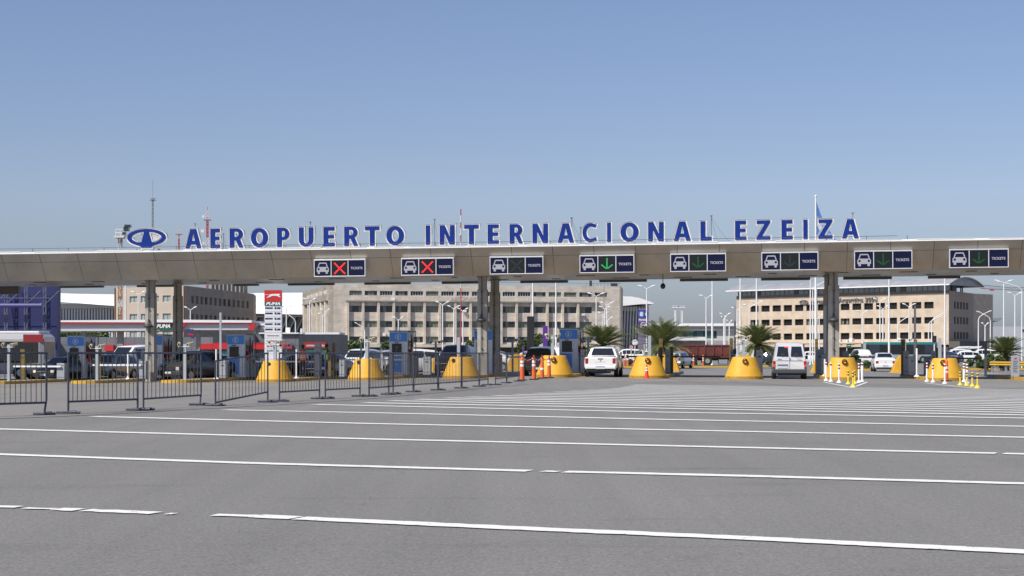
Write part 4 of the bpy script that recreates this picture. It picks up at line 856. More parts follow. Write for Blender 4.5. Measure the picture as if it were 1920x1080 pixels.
# white double-cab pickup seen from behind
PUST = [(-2.42, .50, 1.00, .83, 1.02, .78), (-2.36, .40, 1.04, .855, 1.07, .81), (-1.2, .38, 1.06, .86, 1.08, .82), (-.98, .36, 1.06, .86, 1.09, .80), (-.80, .34, 1.04, .86, 1.55, .63), (.1, .34, 1.0, .86, 1.60, .65), (.75, .34, .99, .86, 1.55, .63), (1.45, .34, .97, .85, 1.06, .74), (2.2, .36, .88, .82, .93, .70), (2.45, .42, .72, .76, .78, .6)]
def pu_extra(paint, lit=False):
    def f(o, st):
        y = -2.42
        lampbox(o, 'tail_light', .64, .80, y - .02, y + .1, .72, 1.00, LRED); lampbox(o, 'fog_light', .60, .70, y - .05, y + .05, .50, .60, LRED)
        b = MB(); b.box(-.62, .62, y - .012, y + .02, .60, .99); tg = b.build('tailgate', paint, o, bevel=.02)
        b = MB(); b.box(-.62, .62, y - .02, y - .008, .69, .705); b.box(-.60, .60, y - .03, y, .60, .615); b.build('crease', CABL, tg)
        b = MB(); b.box(-.13, .13, y - .03, y - .01, .945, .985); b.build('handle', BLACK, tg); b = MB(); b.tube((0, y - .03, .87), (0, y - .012, .87), .035, 8); b.build('badge', CHROME, tg)
        b = MB()
        for k in range(6): b.box(-.25 + k * .09, -.21 + k * .09, y - .017, y - .012, .78, .81)
        b.build('badge_row', CHROME, tg)
        b = MB(); b.box(-.80, .80, y - .10, y + .05, .44, .60); b.build('bumper', paint, o, bevel=.03); b = MB(); b.box(-.72, .72, y - .04, y + .1, .30, .44); b.box(-.5, .5, y + .1, y + .6, .22, .34); b.build('underbody', BLACK, o)
        plate(o, y - .10, .50); b = MB(); b.box(-.74, .74, y + .05, y + 1.2, 1.09, 1.11); b.build('bed_cover', BLACK, o)
        b = MB(); b.tube((-.56, -.6, 1.60), (-.56, .6, 1.62), .018, 6); b.tube((.56, -.6, 1.60), (.56, .6, 1.62), .018, 6); b.build('roof_rail', DARK, o)
        for sx in (-1, 1): b = MB(); b.box(sx * .86 - .0, sx * 1.02, .85, 1.0, .98, 1.14); b.build('mirror', BLACK, o, bevel=.02)
    return f
def place_g(px, py): return G(px, py)
x, y, z = G(1126, 707.3); k = .95
car('pickup_truck', 'white double-cab pickup driving away between two yellow noses', 'pickup', (x + 2.3 * ST, y + 2.3 * CT, z), -TH, PUST, PW, (-1.45, 1.5), .36, ((3, 4, 'rear_window'), (6, 7, 'windscreen')), ((4, 5, .08, .95, .1, .9), (5, 6, .05, .8, .1, .9)), extra=pu_extra(PW), scale=.985)
# silver van with twin rear doors
VST = [(-1.95, .42, .98, .80, 1.78, .64, .14), (-1.85, .30, 1.0, .83, 1.83, .66, .14), (-1.0, .26, 1.0, .84, 1.86, .68), (0, .26, 1.0, .84, 1.86, .68), (.55, .26, .98, .84, 1.80, .66), (1.25, .26, .95, .83, 1.08, .72), (1.85, .28, .82, .80, .90, .66), (2.0, .34, .66, .74, .72, .6)]
def van_extra(o, st):
    y = -1.95
    def ry(z): return y + (.14 * (z - .98) / .8 if z > .98 else 0) - .012
    for sx in (-1, 1):
        b = MB(); x0, x1 = sx * .055, sx * .60
        v = [(x0, ry(1.14), 1.14), (sx * .64, ry(1.14), 1.14), (sx * .57, ry(1.64), 1.64), (sx * .09, ry(1.64), 1.64)]
        b.add(v, [(0, 1, 2, 3) if sx > 0 else (3, 2, 1, 0)]); b.build('rear_window', GLASS, o)
        b = MB(); b.sphere((sx * .33, ry(1.2) - .01 + .005, 1.22), .11, .004, .10, 10, 6); b.build('headrest', mat('seat_dark', (.03, .03, .032), .8), o)
    b = MB(); b.box(-.006, .006, y - .015, y, .50, 1.12); b.box(-.66, .66, y - .012, y - .004, .93, .945); b.box(-.70, .70, y - .012, y, .50, .51); b.build('door_gap', DARK, o)
    lampbox(o, 'tail_light', .70, .82, y - .03, y + .08, .66, .92, LRED); b = MB(); b.box(-.80, -.71, y - .045, y - .03, .66, .75); b.build('brake_lamp', LREDE, o); b = MB(); b.box(.71, .80, y - .045, y - .03, .66, .75); b.build('brake_lamp', LREDE, o)
    b = MB(); b.box(-.25, -.08, ry(1.62) - .02, ry(1.62), 1.58, 1.64); b.build('brake_lamp', LREDE, o)
    b = MB(); b.box(-.83, .83, y - .10, y + .05, .30, .50); b.box(-.83, -.72, y - .05, y + .05, .50, .64); b.box(.72, .83, y - .05, y + .05, .50, .64); b.build('bumper', DARK, o, bevel=.03)
    b = MB(); b.box(-.6, .6, y + .0, y + .6, .18, .30); b.build('underbody', BLACK, o); b = MB(); b.box(-.60, -.08, y - .02, y, .715, .76); b.build('plate_trim', PS, o); plate(o, y - .012, .62, w=.25, x=-.34)
    b = MB(); b.tube((0, y - .035, 1.05), (0, y - .01, 1.05), .04, 8); b.box(.36, .58, y - .015, y - .008, 1.0, 1.03); b.box(-.60, -.40, y - .015, y - .008, 1.0, 1.03); b.build('badge', CHROME, o)
    for sx in (-1, 1): b = MB(); b.box(min(sx * .84, sx * 1.0), max(sx * .84, sx * 1.0), .9, 1.0, 1.0, 1.18); b.build('mirror', BLACK, o, bevel=.02)
x, y, z = G(1480.5, 711.2)
car('silver_van', 'silver small van with twin rear doors and lit brake lights, waiting between noses', 'van', (x + 1.9 * ST, y + 1.9 * CT, z), -TH, VST, paintm('van_silver', (.72, .715, .70), .15), (-1.35, 1.3), .31, ((4, 5, 'windscreen'),), ((2, 3, .05, .95, .15, .9), (3, 4, .05, .8, .15, .88)), extra=van_extra, scale=1.0)
SED = [(-2.10, .36, .82, .72, .90, .64), (-2.04, .26, .90, .80, 1.02, .72), (-1.55, .22, .93, .83, 1.05, .74), (-.85, .20, .94, .84, 1.38, .60), (0, .20, .93, .84, 1.43, .62), (.45, .20, .92, .84, 1.39, .60), (1.2, .20, .88, .83, .97, .72), (1.85, .22, .76, .80, .84, .70), (2.08, .30, .60, .73, .68, .6)]
HAT = [(-1.95, .36, .88, .76, 1.05, .66, .1), (-1.85, .26, .95, .82, 1.34, .60, .2), (-1.0, .20, .94, .84, 1.45, .61), (0, .20, .93, .84, 1.48, .62), (.45, .20, .92, .84, 1.43, .60), (1.2, .20, .88, .83, .98, .72), (1.75, .22, .76, .80, .84, .68), (1.95, .30, .60, .73, .68, .6)]
SUV = [(-2.2, .42, 1.0, .80, 1.12, .70, .05), (-2.1, .32, 1.05, .86, 1.60, .62, .2), (-1.0, .28, 1.04, .88, 1.68, .64), (0, .28, 1.03, .88, 1.70, .65), (.5, .28, 1.02, .88, 1.64, .63), (1.15, .28, 1.0, .87, 1.12, .76), (1.95, .30, .92, .84, 1.0, .72), (2.2, .38, .75, .78, .82, .64)]
def rear_x(kind, paint):
    def f(o, st):
        y = st[0][0]; zt = {'sed': .84, 'hat': .95, 'suv': 1.02}[kind]
        lampbox(o, 'tail_light', .52, .72, y - .02, y + .1, zt - .22, zt - .02, LRED)
        b = MB(); b.box(-.74, .74, y - .07, y + .08, .32, .55); b.build('bumper', paint, o, bevel=.03); b = MB(); b.box(-.62, .62, y - .03, y + .2, .20, .33); b.build('underbody', BLACK, o); plate(o, y - (.01 if kind == 'hat' else .075), .45 if kind != 'hat' else .68, w=.2)
        b = MB(); b.tube((0, y - .02, zt - .1), (0, y + .02, zt - .1), .04, 8); b.build('badge', CHROME, o)
        if kind != 'sed': b = MB(); v = [(-.58, y - .008 + .05, 1.0), (.58, y - .008 + .05, 1.0), (.5, y + .28, 1.32), (-.5, y + .28, 1.32)]; b.add(v, [(0, 1, 2, 3)]); b.build('rear_window', GLASS, o)
    return f
def front_x(paint, lit=False, chrome=True, kind='sed'):
    def f(o, st):
        y = st[-1][0]; k = 1.0 if kind != 'suv' else 1.18
        lampbox(o, 'headlight', .48, .72, y - .12, y + .025, .52 * k, .68 * k, HEADL)
        if lit: b = MB(); b.sphere((.60, y + .03, .58 * k), .07, .03, .05, 8, 4); b.build('headlight_glow', HEADE, o)
        b = MB(); b.box(-.42, .42, y - .02, y + .02, .50 * k, .66 * k); gr = b.build('grille', BLACK, o)
        if chrome: b = MB(); b.box(-.42, .42, y + .015, y + .03, .57 * k, .60 * k); b.build('grille_bar', CHROME, gr)
        b = MB(); b.box(-.74, .74, y - .1, y + .06, .28 * k, .48 * k); b.build('bumper', paint, o, bevel=.04); b = MB(); b.box(-.45, .45, y + .0, y + .065, .26, .34); b.build('air_intake', BLACK, o); plate(o, y + .06, .42 * k, sg=1, w=.2)
        for sx in (-1, 1): b = MB(); b.box(min(sx * .84, sx * 1.0), max(sx * .84, sx * 1.0), .70, .80, .92 * (1 if kind != 'suv' else 1.1), 1.05 * (1 if kind != 'suv' else 1.1)); b.build('mirror', paint, o, bevel=.02)
    return f
GL_S = (((2, 3, 'rear_window'), (5, 6, 'windscreen')), ((3, 4, .02, .97, .12, .88), (4, 5, .03, .85, .12, .88), (2, 3, .55, .96, .1, .75), (5, 6, .04, .45, .08, .75)))
GL_H = (((4, 5, 'windscreen'),), ((1, 2, .1, .95, .12, .85), (2, 3, .03, .97, .12, .88), (3, 4, .03, .85, .12, .88), (4, 5, .04, .45, .08, .75)))
def vehicle(kind, name, label, px, py, heading, paint, front=False, lit=False, group=None, Z=None, scale=1.0, detail=True, dy=0):
    if Z is None: x, y, z = G(px, py)
    else: x, y = A(px, Z); z = gz(x, y)
    st = {'sed': SED, 'hat': HAT, 'suv': SUV}[kind]; gl, sd_ = GL_S if kind == 'sed' else GL_H
    L2 = -st[0][0] if not front else st[-1][0]
    rot = -TH + R(heading); dv = Vector((-math.sin(rot), math.cos(rot)))
    cx_, cy_ = (x + dv.x * L2 * .9, y + dv.y * L2 * .9) if not front else (x - dv.x * L2 * .9, y - dv.y * L2 * .9)
    if dy: cx_, cy_ = x, y
    ex = (front_x(paint, lit, kind=kind) if front else rear_x(kind, paint))
    if detail == 2:
        def ex(o, s_): front_x(paint, kind=kind)(o, s_); rear_x(kind, paint)(o, s_)
    return car(name, label, 'car', (cx_, cy_, z), rot, st, paint, (-1.3, 1.25) if kind != 'suv' else (-1.4, 1.35), .30 if kind != 'suv' else .35, gl, sd_, extra=ex, group=group, scale=scale, detail=detail)
vehicle('sed', 'white_sedan', 'white sedan driving away beyond the lanes, right of the right-hand columns', 1660, 697, 0, PW, scale=.97)
vehicle('hat', 'silver_hatchback', 'silver hatchback driving away beyond the red cone nose', 1262, 690.5, -14, PS, scale=.97)
vehicle('suv', 'black_car', 'black car seen from behind left of the orange delineators', 1010, 705, 0, PB, scale=.93)
vehicle('suv', 'dark_off_roader', 'dark off-roader behind the nose left of the paired columns', 843, None, 178, paintm('dark_blue', (.03, .04, .055), .3), front=True, Z=98, scale=1.05)
vehicle('suv', 'grey_hatchback', 'grey car with chrome grille facing the camera right of the front left column', 320, 715, 162, PG, front=True, scale=.98)
vehicle('sed', 'black_sedan', 'black sedan with lit indicators facing the camera left of the leftmost booth', 85, 716, 166, PB, front=True, lit=True, scale=.98)
vehicle('suv', 'silver_estate_car', 'silver estate car behind the leftmost booth post', 178, 714, 172, PBE, front=True, Z=100, scale=.9)
vehicle('sed', 'dark_blue_sedan', 'dark blue sedan with lit lamp left of the third booth', 402, 712, 160, PN, front=True, lit=True, Z=96)
vehicle('hat', 'silver_small_car', 'silver small car behind the grey car with chrome grille', 372, 709, 165, PS, front=True, Z=103)
vehicle('sed', 'taxi', 'black taxi with yellow roof behind the leftmost yellow nose', 500, 709, 125, PN, front=True, Z=101); vehicle('sed', 'black_taxi', 'dark taxi with yellow roof beside the worker in the orange vest', 590, 707, 170, PN, front=True, Z=99)
vehicle('suv', 'white_off_roader', 'white off-roader behind the nose left of booth 7', 655, 704, 172, PW, front=True, Z=104); vehicle('suv', 'white_pickup_car', 'white car with long roof left of booth 7', 708, 702, 120, PW, front=True, Z=112)
vehicle('hat', 'white_hatchback', 'white hatchback behind the barriers right of booth 7', 795, 696, 100, PW, front=True, Z=124); vehicle('sed', 'white_car', 'white car right of the paired middle columns', 965, 694, 80, PW, Z=118); vehicle('suv', 'white_estate_car', 'white estate car between black car and rightmost booth', 1042, 694, 0, PW, Z=122)
vehicle('sed', 'blue_car', 'blue car between dark off-roader and middle column', 885, 700, 175, PN, front=True, Z=112)
# white delivery van, left
x, y = A(238, 106)
o = car('white_delivery_van', 'white high-roofed van facing the camera left of the front left column', 'van', (x, y + 2, gz(x, y)), -TH + R(155), [(-2.5, .35, 1.15, .88, 2.0, .76), (-2.4, .30, 1.15, .92, 2.08, .80), (-.5, .30, 1.15, .93, 2.1, .80), (.7, .30, 1.12, .93, 2.02, .76), (1.45, .30, 1.08, .92, 1.25, .82), (2.2, .32, .92, .88, 1.02, .76), (2.35, .4, .8, .8, .88, .7)], PW, (-1.6, 1.5), .34, ((3, 4, 'windscreen'),), ((2, 3, .45, .95, .1, .85),), extra=front_x(PW, True, kind='suv'))
# buses
def bus(name, label, px, Z, L_, rot, paint, roofm, H=2.9, band=None, front_right=True):
    x, y = A(px, Z); o = thing(name, label, 'bus', (x, y, gz(x, y)), rot); w = 1.2
    b = MB(); b.loft([[(-L_ / 2, yy * w, zz_) for yy, zz_ in ((-.96, .35), (.96, .35), (1, .6), (1, 2.5), (.9, H - .15), (-.9, H - .15), (-1, 2.5), (-1, .6))], [(L_ / 2 - .25, yy * w, zz_) for yy, zz_ in ((-.96, .35), (.96, .35), (1, .6), (1, 2.5), (.9, H - .15), (-.9, H - .15), (-1, 2.5), (-1, .6))], [(L_ / 2, yy * w * .9, zz_) for yy, zz_ in ((-.96, .45), (.96, .45), (1, .7), (1, 2.3), (.9, H - .35), (-.9, H - .35), (-1, 2.3), (-1, .7))]], smooth=False)
    b.build('body', paint, o, bevel=.05)
    th_ = 1.02 if roofm.name == 'teal' else .88
    b = MB(); b.box(-L_ / 2 + .1, L_ / 2 - .3, -w * th_, w * th_, H - (.34 if th_ > 1 else .16), H); b.build('roof', roofm, o, bevel=.05)
    n = int(L_ / 1.35)
    for sg in (-1, 1): b = MB(); b.box(-L_ / 2 + .15, L_ / 2 - .3, *(sorted((sg * w, sg * (w + .006)))), 1.05, 2.36); b.build('window_band', BLACK, o)
    for k in range(n):
        for sg in (-1, 1):
            b = MB(); x0 = -L_ / 2 + .35 + k * (L_ - .9) / n; b.box(x0, x0 + (L_ - .9) / n - .12, *(sorted((sg * w, sg * (w + .012)))), 1.15, 2.28); b.build('window', GLASS if k % 5 else GLASSB, o)
    b = MB(); b.box(L_ / 2 - .01, L_ / 2 + .012, -w * .8, w * .8, 1.25, 2.35); b.build('windscreen', GLASSB, o)
    for sx in (-L_ * .3, L_ * .3):
        for sg in (-1, 1): b = MB(); b.tube((sx, sg * (w - .25), .45), (sx, sg * (w + .01), .45), .45, 18); wl = b.build('wheel', RUBBER, o); b = MB(); b.tube((sx, sg * w, .45), (sx, sg * (w + .02), .45), .22, 12); b.build('rim', GALV, wl)
    if band: b = MB(); b.box(L_ / 2 - 1.25, L_ / 2 + .0, -w - .008, -w - .001, 2.32, H - .2); b.build('front_band', band, o)
    return o
bus('white_bus', 'white and grey bus with a dark red front end at the left edge', -14, 106, 7.2, R(-3), paintm('bus_grey', (.42, .43, .46)), CABL, 3.0, REDD)
bus('teal_bus', 'bus with a teal roof standing across the far road, right of the columns', 1686, 205, 8.8, R(176), paintm('bus_teal', (.30, .36, .36)), mat('teal', (.02, .20, .21), .5), 2.55)
# dump truck
x, y = A(1332, 172); o = thing('dump_truck', 'dump truck with dark red ribbed body and white cab beyond the lanes', 'truck', (x, y, gz(x, y)), R(-2))
k = 172 / F; X = lambda p: (p - 1332) * k; Zt = lambda p: zat(p, 172) - gz(x, y)
RB = mat('dump_red', (.145, .035, .03), .6, var=.3, scale=1.5, bump=.3)
b = MB(); b.loft([[(X(1275), -1.2, Zt(671)), (X(1368), -1.2, Zt(671)), (X(1368), 1.2, Zt(671)), (X(1275), 1.2, Zt(671))], [(X(1270), -1.25, Zt(663)), (X(1370), -1.25, Zt(663)), (X(1370), 1.25, Zt(663)), (X(1270), 1.25, Zt(663))], [(X(1270), -1.25, Zt(648)), (X(1370), -1.25, Zt(648)), (X(1370), 1.25, Zt(648)), (X(1270), 1.25, Zt(648))]], smooth=False)
b.box(X(1269), X(1371), -1.31, -1.2, Zt(649), Zt(646.5)); b.build('dump_body', RB, o)
for p in (1275, 1290, 1305, 1320, 1336, 1351, 1366): b = MB(); b.box(X(p) - .06, X(p) + .06, -1.33, -1.24, Zt(665), Zt(648)); b.build('rib', RB, o)
b = MB(); b.box(X(1274), X(1410), -.5, .5, Zt(676), Zt(671)); b.box(X(1345), X(1364), -1.1, -.7, Zt(683), Zt(674)); b.build('chassis', DARK, o)
b = MB(); b.box(X(1346), X(1362), -1.14, -1.1, Zt(682), Zt(674)); b.build('fuel_tank', GALV, o)
for p in (1296, 1325, 1398):
    for sg in (-1, 1): b = MB(); b.tube((X(p), sg * .85, .5), (X(p), sg * 1.2, .5), .48, 20); wl = b.build('wheel', RUBBER, o); b = MB(); b.tube((X(p), sg * .9, .5), (X(p), sg * 1.22, .5), .24, 12); b.build('rim', mat('rim_grey', (.3, .29, .27), .7), wl)
b = MB(); b.loft([[(X(1385), yy, Zt(679)), (X(1413), yy, Zt(679)), (X(1413), yy, Zt(661)), (X(1409), yy, Zt(645)), (X(1385), yy, Zt(645))] for yy in (-1.15, 1.15)], smooth=False); b.build('cab', PW, o, bevel=.06)
b = MB(); b.box(X(1398), X(1408), -1.17, -1.14, Zt(661), Zt(648)); b.build('side_window', GLASS, o)
# parked cars further back: simple copies
protos = []
def parked(px, Z, rot, kind, paint, label):
    x, y = A(px, Z); return vehicle(kind, 'parked_car', label, px, None, rot, paint, Z=Z, detail=2, dy=1, group='cars parked beyond the toll plaza')
PK = [(1447, 190, 80, 'hat', PN, 'dark parked car between the palm and the silver van'), (1517, 200, 85, 'sed', PW, 'white parked car right of the silver van roof'), (1527, 215, 90, 'suv', PN, 'dark parked car right of the silver van behind the poles'), (1612, 190, 10, 'suv', PW, 'white parked car left of the teal bus front'),
      (1790, 215, 95, 'suv', PW, 'white boxy parked van right of the pole at the rightmost nose'), (1770, 200, 60, 'sed', PN, 'dark parked car with pale roof by the pole at the rightmost nose'), (1806, 205, 95, 'hat', PW, 'white parked hatchback left of the hedge'), (1840, 210, 90, 'suv', PW, 'white parked van seen above the hedge'), (1854, 250, 90, 'suv', PW, 'white parked van behind the hedge near the right palm'),
      (1207, 215, 90, 'hat', PW, 'white parked car left of the red cone nose palm'), (1175, 205, 90, 'suv', PW, 'white parked car behind the far delineators'), (1228, 225, 85, 'sed', PS, 'silver parked car behind the palm'), (990, 190, 85, 'sed', PS, 'pale blue parked car above the black car'), (760, 190, 90, 'sed', PN, 'dark parked car behind booth 7'),
      (728, 160, 95, 'suv', PS, 'silver parked car just left of booth 7'), (785, 175, 95, 'hat', PW, 'white parked car right of booth 7'), (832, 190, 95, 'sed', PS, 'silver parked car left of the dark off-roader roof'), (900, 200, 95, 'sed', PN, 'blue parked car behind the middle column')]
for a in PK: parked(*a)

# ------------------------------------------------------------------ people
def skinned(name, pts, edges, m, parent, lv=2):
    me = bpy.data.meshes.new(name); me.from_pydata([p[:3] for p in pts], edges, []); me.materials.append(m)
    o = bpy.data.objects.new(name, me); COL.objects.link(o); o.parent = parent
    o.modifiers.new('skin', 'SKIN'); me.skin_vertices.new() if not me.skin_vertices else None
    for i, p in enumerate(pts):
        r = p[3] if isinstance(p[3], tuple) else (p[3], p[3]); me.skin_vertices[0].data[i].radius = r
    me.skin_vertices[0].data[0].use_root = True
    sb = o.modifiers.new('sub', 'SUBSURF'); sb.levels = lv; sb.render_levels = lv
    dg = C.evaluated_depsgraph_get(); dg.update(); nm = bpy.data.meshes.new_from_object(o.evaluated_get(dg)); o.modifiers.clear(); o.data = nm
    for p in nm.polygons: p.use_smooth = True
    return o
def person(px, py, label, vest, rot, H=1.74):
    x, y, z = LW(px, 4.5, .15) if py is None else (*G(px, py)[:2], G(px, py)[2])
    o = thing('person', label, 'person', (x, y, z), rot); k = H / 1.74
    # body (skin): one continuous surface, hands with fingers
    P = [(0, 0, .95, .12), (0, 0, 1.15, (.13, .10)), (0, 0, 1.35, (.155, .11)), (0, 0, 1.46, .07), (0, -.01, 1.54, .052), (0, -.01, 1.62, (.072, .085)), (0, -.01, 1.70, (.068, .078))]
    E = [(0, 1), (1, 2), (2, 3), (3, 4), (4, 5), (5, 6)]
    for sx in (-1, 1):
        b = len(P)
        P += [(sx * .10, 0, .88, .09), (sx * .115, .01, .48, .062), (sx * .12, -.01, .10, .042), (sx * .13, .14, .04, .035)]; E += [(0, b), (b, b + 1), (b + 1, b + 2), (b + 2, b + 3)]
        b = len(P)
        P += [(sx * .19, 0, 1.42, .058), (sx * .25, -.02, 1.16, .042), (sx * .25, .08, .93, .030), (sx * .25, .11, .86, (.022, .032)), (sx * .25, .12, .83, (.018, .030))]; E += [(3, b), (b, b + 1), (b + 1, b + 2), (b + 2, b + 3), (b + 3, b + 4)]
        for f in range(4):
            q = len(P); P += [(sx * .245, .095 + f * .017, .795, .009), (sx * (.235 - .004 * f), .10 + f * .017, .765 + abs(f - 1.5) * .006, .008)]; E += [(b + 4, q), (q, q + 1)]
        q = len(P); P += [(sx * .235, .145, .835, .010), (sx * .225, .155, .80, .009)]; E += [(b + 3, q), (q, q + 1)]
    P = [(a * k, b_ * k, c_ * k, r) for a, b_, c_, r in P]
    body = skinned('body', P, E, SKIN, o)
    hb = MB(); hb.sphere((0, -.02, 1.725), .083, .098, .075, 12, 8); hb.sphere((0, -.055, 1.67), .078, .06, .085, 12, 8); hb.build('hair', HAIR, o)
    fb = MB(); fb.sphere((0, .085, 1.645), .013, .02, .02, 6, 4)
    for sx in (-1, 1): fb.sphere((sx * .082, -.005, 1.65), .012, .02, .03, 6, 4)
    fb.build('face_features', SKIN, o)
    eb = MB()
    for sx in (-1, 1): eb.sphere((sx * .03, .075, 1.672), .010, .006, .006, 6, 4)
    eb.build('eyes', BLACK, o)
    T = [(0, 0, .96, (.15, .12)), (0, 0, .90, (.14, .11))]; TE = [(0, 1)]
    for sx in (-1, 1): b = len(T); T += [(sx * .10, 0, .84, .105), (sx * .115, .01, .48, .078), (sx * .12, -.01, .09, .062)]; TE += [(1, b), (b, b + 1), (b + 1, b + 2)]
    skinned('trousers', T, TE, CLOTHD, o)
    for sx in (-1, 1): b = MB(); b.loft([[(sx * .12 - .045, -.08, 0), (sx * .12 + .045, -.08, 0), (sx * .12 + .05, .18, 0), (sx * .12 - .05, .18, 0)], [(sx * .12 - .04, -.07, .10), (sx * .12 + .04, -.07, .10), (sx * .12 + .04, .15, .05), (sx * .12 - .04, .15, .05)]], smooth=False); b.build('shoe', BLACK, o, bevel=.015)
    S = [(0, 0, .98, (.155, .12)), (0, 0, 1.2, (.16, .12)), (0, 0, 1.38, (.17, .12)), (0, 0, 1.46, .085)]; SE = [(0, 1), (1, 2), (2, 3)]
    for sx in (-1, 1): b = len(S); S += [(sx * .19, 0, 1.41, .075), (sx * .25, -.02, 1.18, .06), (sx * .25, .05, 1.02, .048)]; SE += [(2, b), (b, b + 1), (b + 1, b + 2)]
    skinned('shirt', S, SE, SHIRT if vest is VESTO else CLOTHD, o)
    v = MB(); rg = []
    for zz_, rx, ry in ((.95, .185, .15), (1.1, .19, .15), (1.3, .205, .15), (1.42, .195, .125), (1.475, .11, .095)): rg.append([(rx * math.cos(2 * math.pi * i / 20), ry * math.sin(2 * math.pi * i / 20), zz_) for i in range(20)])
    v.loft(rg, caps=False); ve = v.build('vest', vest, o)
    b = MB()
    for zz_ in (1.06, 1.16): b.lathe([(1, zz_), (1, zz_ + .05)], n=20, caps=False); 
    b.v = [(p[0] * .197, p[1] * .157, p[2]) for p in b.v]; b.build('reflective_band', REFL, ve)
    return o
person(568, None, 'person in an orange safety vest and dark trousers, back turned, by the leftmost nose', VESTO, R(180 - 170))
person(613, None, 'person in a lime green vest and dark trousers, half hidden by olive cabinets', VESTG, R(-60))

# ------------------------------------------------------------------ buildings
STONE = panel_mat('travertine', (.62, .555, .47), 1.6, .55, (.49, .44, .37), .8, var=.10, msize=.012, offset=.5, streak=.2)
STONEL = panel_mat('travertine_side', (.62, .565, .48), 1.6, .55, (.54, .49, .41), .8, var=.05, msize=.012, offset=.5)
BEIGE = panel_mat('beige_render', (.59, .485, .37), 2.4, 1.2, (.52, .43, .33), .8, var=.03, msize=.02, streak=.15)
BEIGES = mat('beige_shaded_side', (.40, .33, .26), .85, var=.06, scale=.3)  # same beige made darker, side wall's shade put into the colour
TAN = mat('tan_render', (.44, .375, .305), .85, var=.08, scale=.4); TAND = mat('tan_shaded_side', (.33, .28, .23), .85, var=.18, scale=.3)  # second tan is darker, carrying the long side's shade in its colour
class Wall:
    """vertical wall in its own frame: u to the right seen from outside, outward is -v"""
    def __init__(s, parent, p0, p1):
        s.o = parent; s.p0 = Vector(p0).to_2d(); s.p1 = Vector(p1).to_2d(); s.d = (s.p1 - s.p0); s.L = s.d.length; s.d.normalize(); s.n = Vector((s.d.y, -s.d.x)); s.ang = math.atan2(s.d.y, s.d.x)
    def u(s, px):
        t = (px - CX) / F; return (t * s.p0.y - s.p0.x) / (s.d.x - t * s.d.y)
    def place(s, o): o.location = (s.p0.x, s.p0.y, 0); o.rotation_euler.z = s.ang; return o
    def wall(s, z0, z1, holes, m, u0=0, u1=None, thick=.4, name='wall'):
        u1 = s.L if u1 is None else u1
        us = sorted(set([u0, u1] + [h[k] for h in holes for k in (0, 1)])); zs = sorted(set([z0, z1] + [h[k] for h in holes for k in (2, 3)])); b = MB()
        for ua, ub in zip(us, us[1:]):
            for za, zb in zip(zs, zs[1:]):
                cu, cz_ = (ua + ub) / 2, (za + zb) / 2
                if any(h[0] < cu < h[1] and h[2] < cz_ < h[3] for h in holes): continue
                b.add([(ua, 0, za), (ub, 0, za), (ub, 0, zb), (ua, 0, zb)], [(0, 1, 2, 3)])
        for h in holes:
            a, c_, e, f = h[:4]; r = thick
            b.add([(a, 0, e), (c_, 0, e), (c_, 0, f), (a, 0, f), (a, r, e), (c_, r, e), (c_, r, f), (a, r, f)], [(0, 4, 5, 1), (1, 5, 6, 2), (2, 6, 7, 3), (3, 7, 4, 0)])
        return s.place(b.build(name, m, s.o))
    def window(s, h, glassm, mull=0, frame=None, rec=.3, panes=None):
        a, c_, e, f = h[:4]; b = MB(); mats = [frame or GALV] + list(panes or [glassm])
        n = max(1, mull); w = (c_ - a) / n
        for k in range(n):
            b.box(a + k * w, a + (k + 1) * w, rec + .02, rec + .06, e, f, 1 + (k % len(mats[1:]) if not panes else k % len(panes)))
        t = .05
        for k in range(n + 1): b.box(max(a, a + k * w - t / 2), min(c_, a + k * w + t / 2), rec - .03, rec + .02, e, f)
        b.box(a, c_, rec - .03, rec + .02, e, e + t); b.box(a, c_, rec - .03, rec + .02, f - t, f)
        return s.place(b.build('window', mats, s.o))
    def boxes(s, name, L_, m, bevel=0):
        b = MB()
        for q in L_: b.box(*q)
        return s.place(b.build(name, m, s.o, bevel=bevel))
def rest_of(parent, pts, z0, z1, m, name='rear_wall', roofm=None):
    b = MB(); n = len(pts); v = [(x, y, z) for z in (z0, z1) for x, y in pts]
    b.add(v, [(i, i + 1, n + i + 1, n + i) for i in range(n - 1)]); b.build(name, m, parent)
    b = MB(); b.add([(x, y, z1 - .3) for x, y in pts], [tuple(range(n))]); b.build('roof', roofm or CONC, parent)
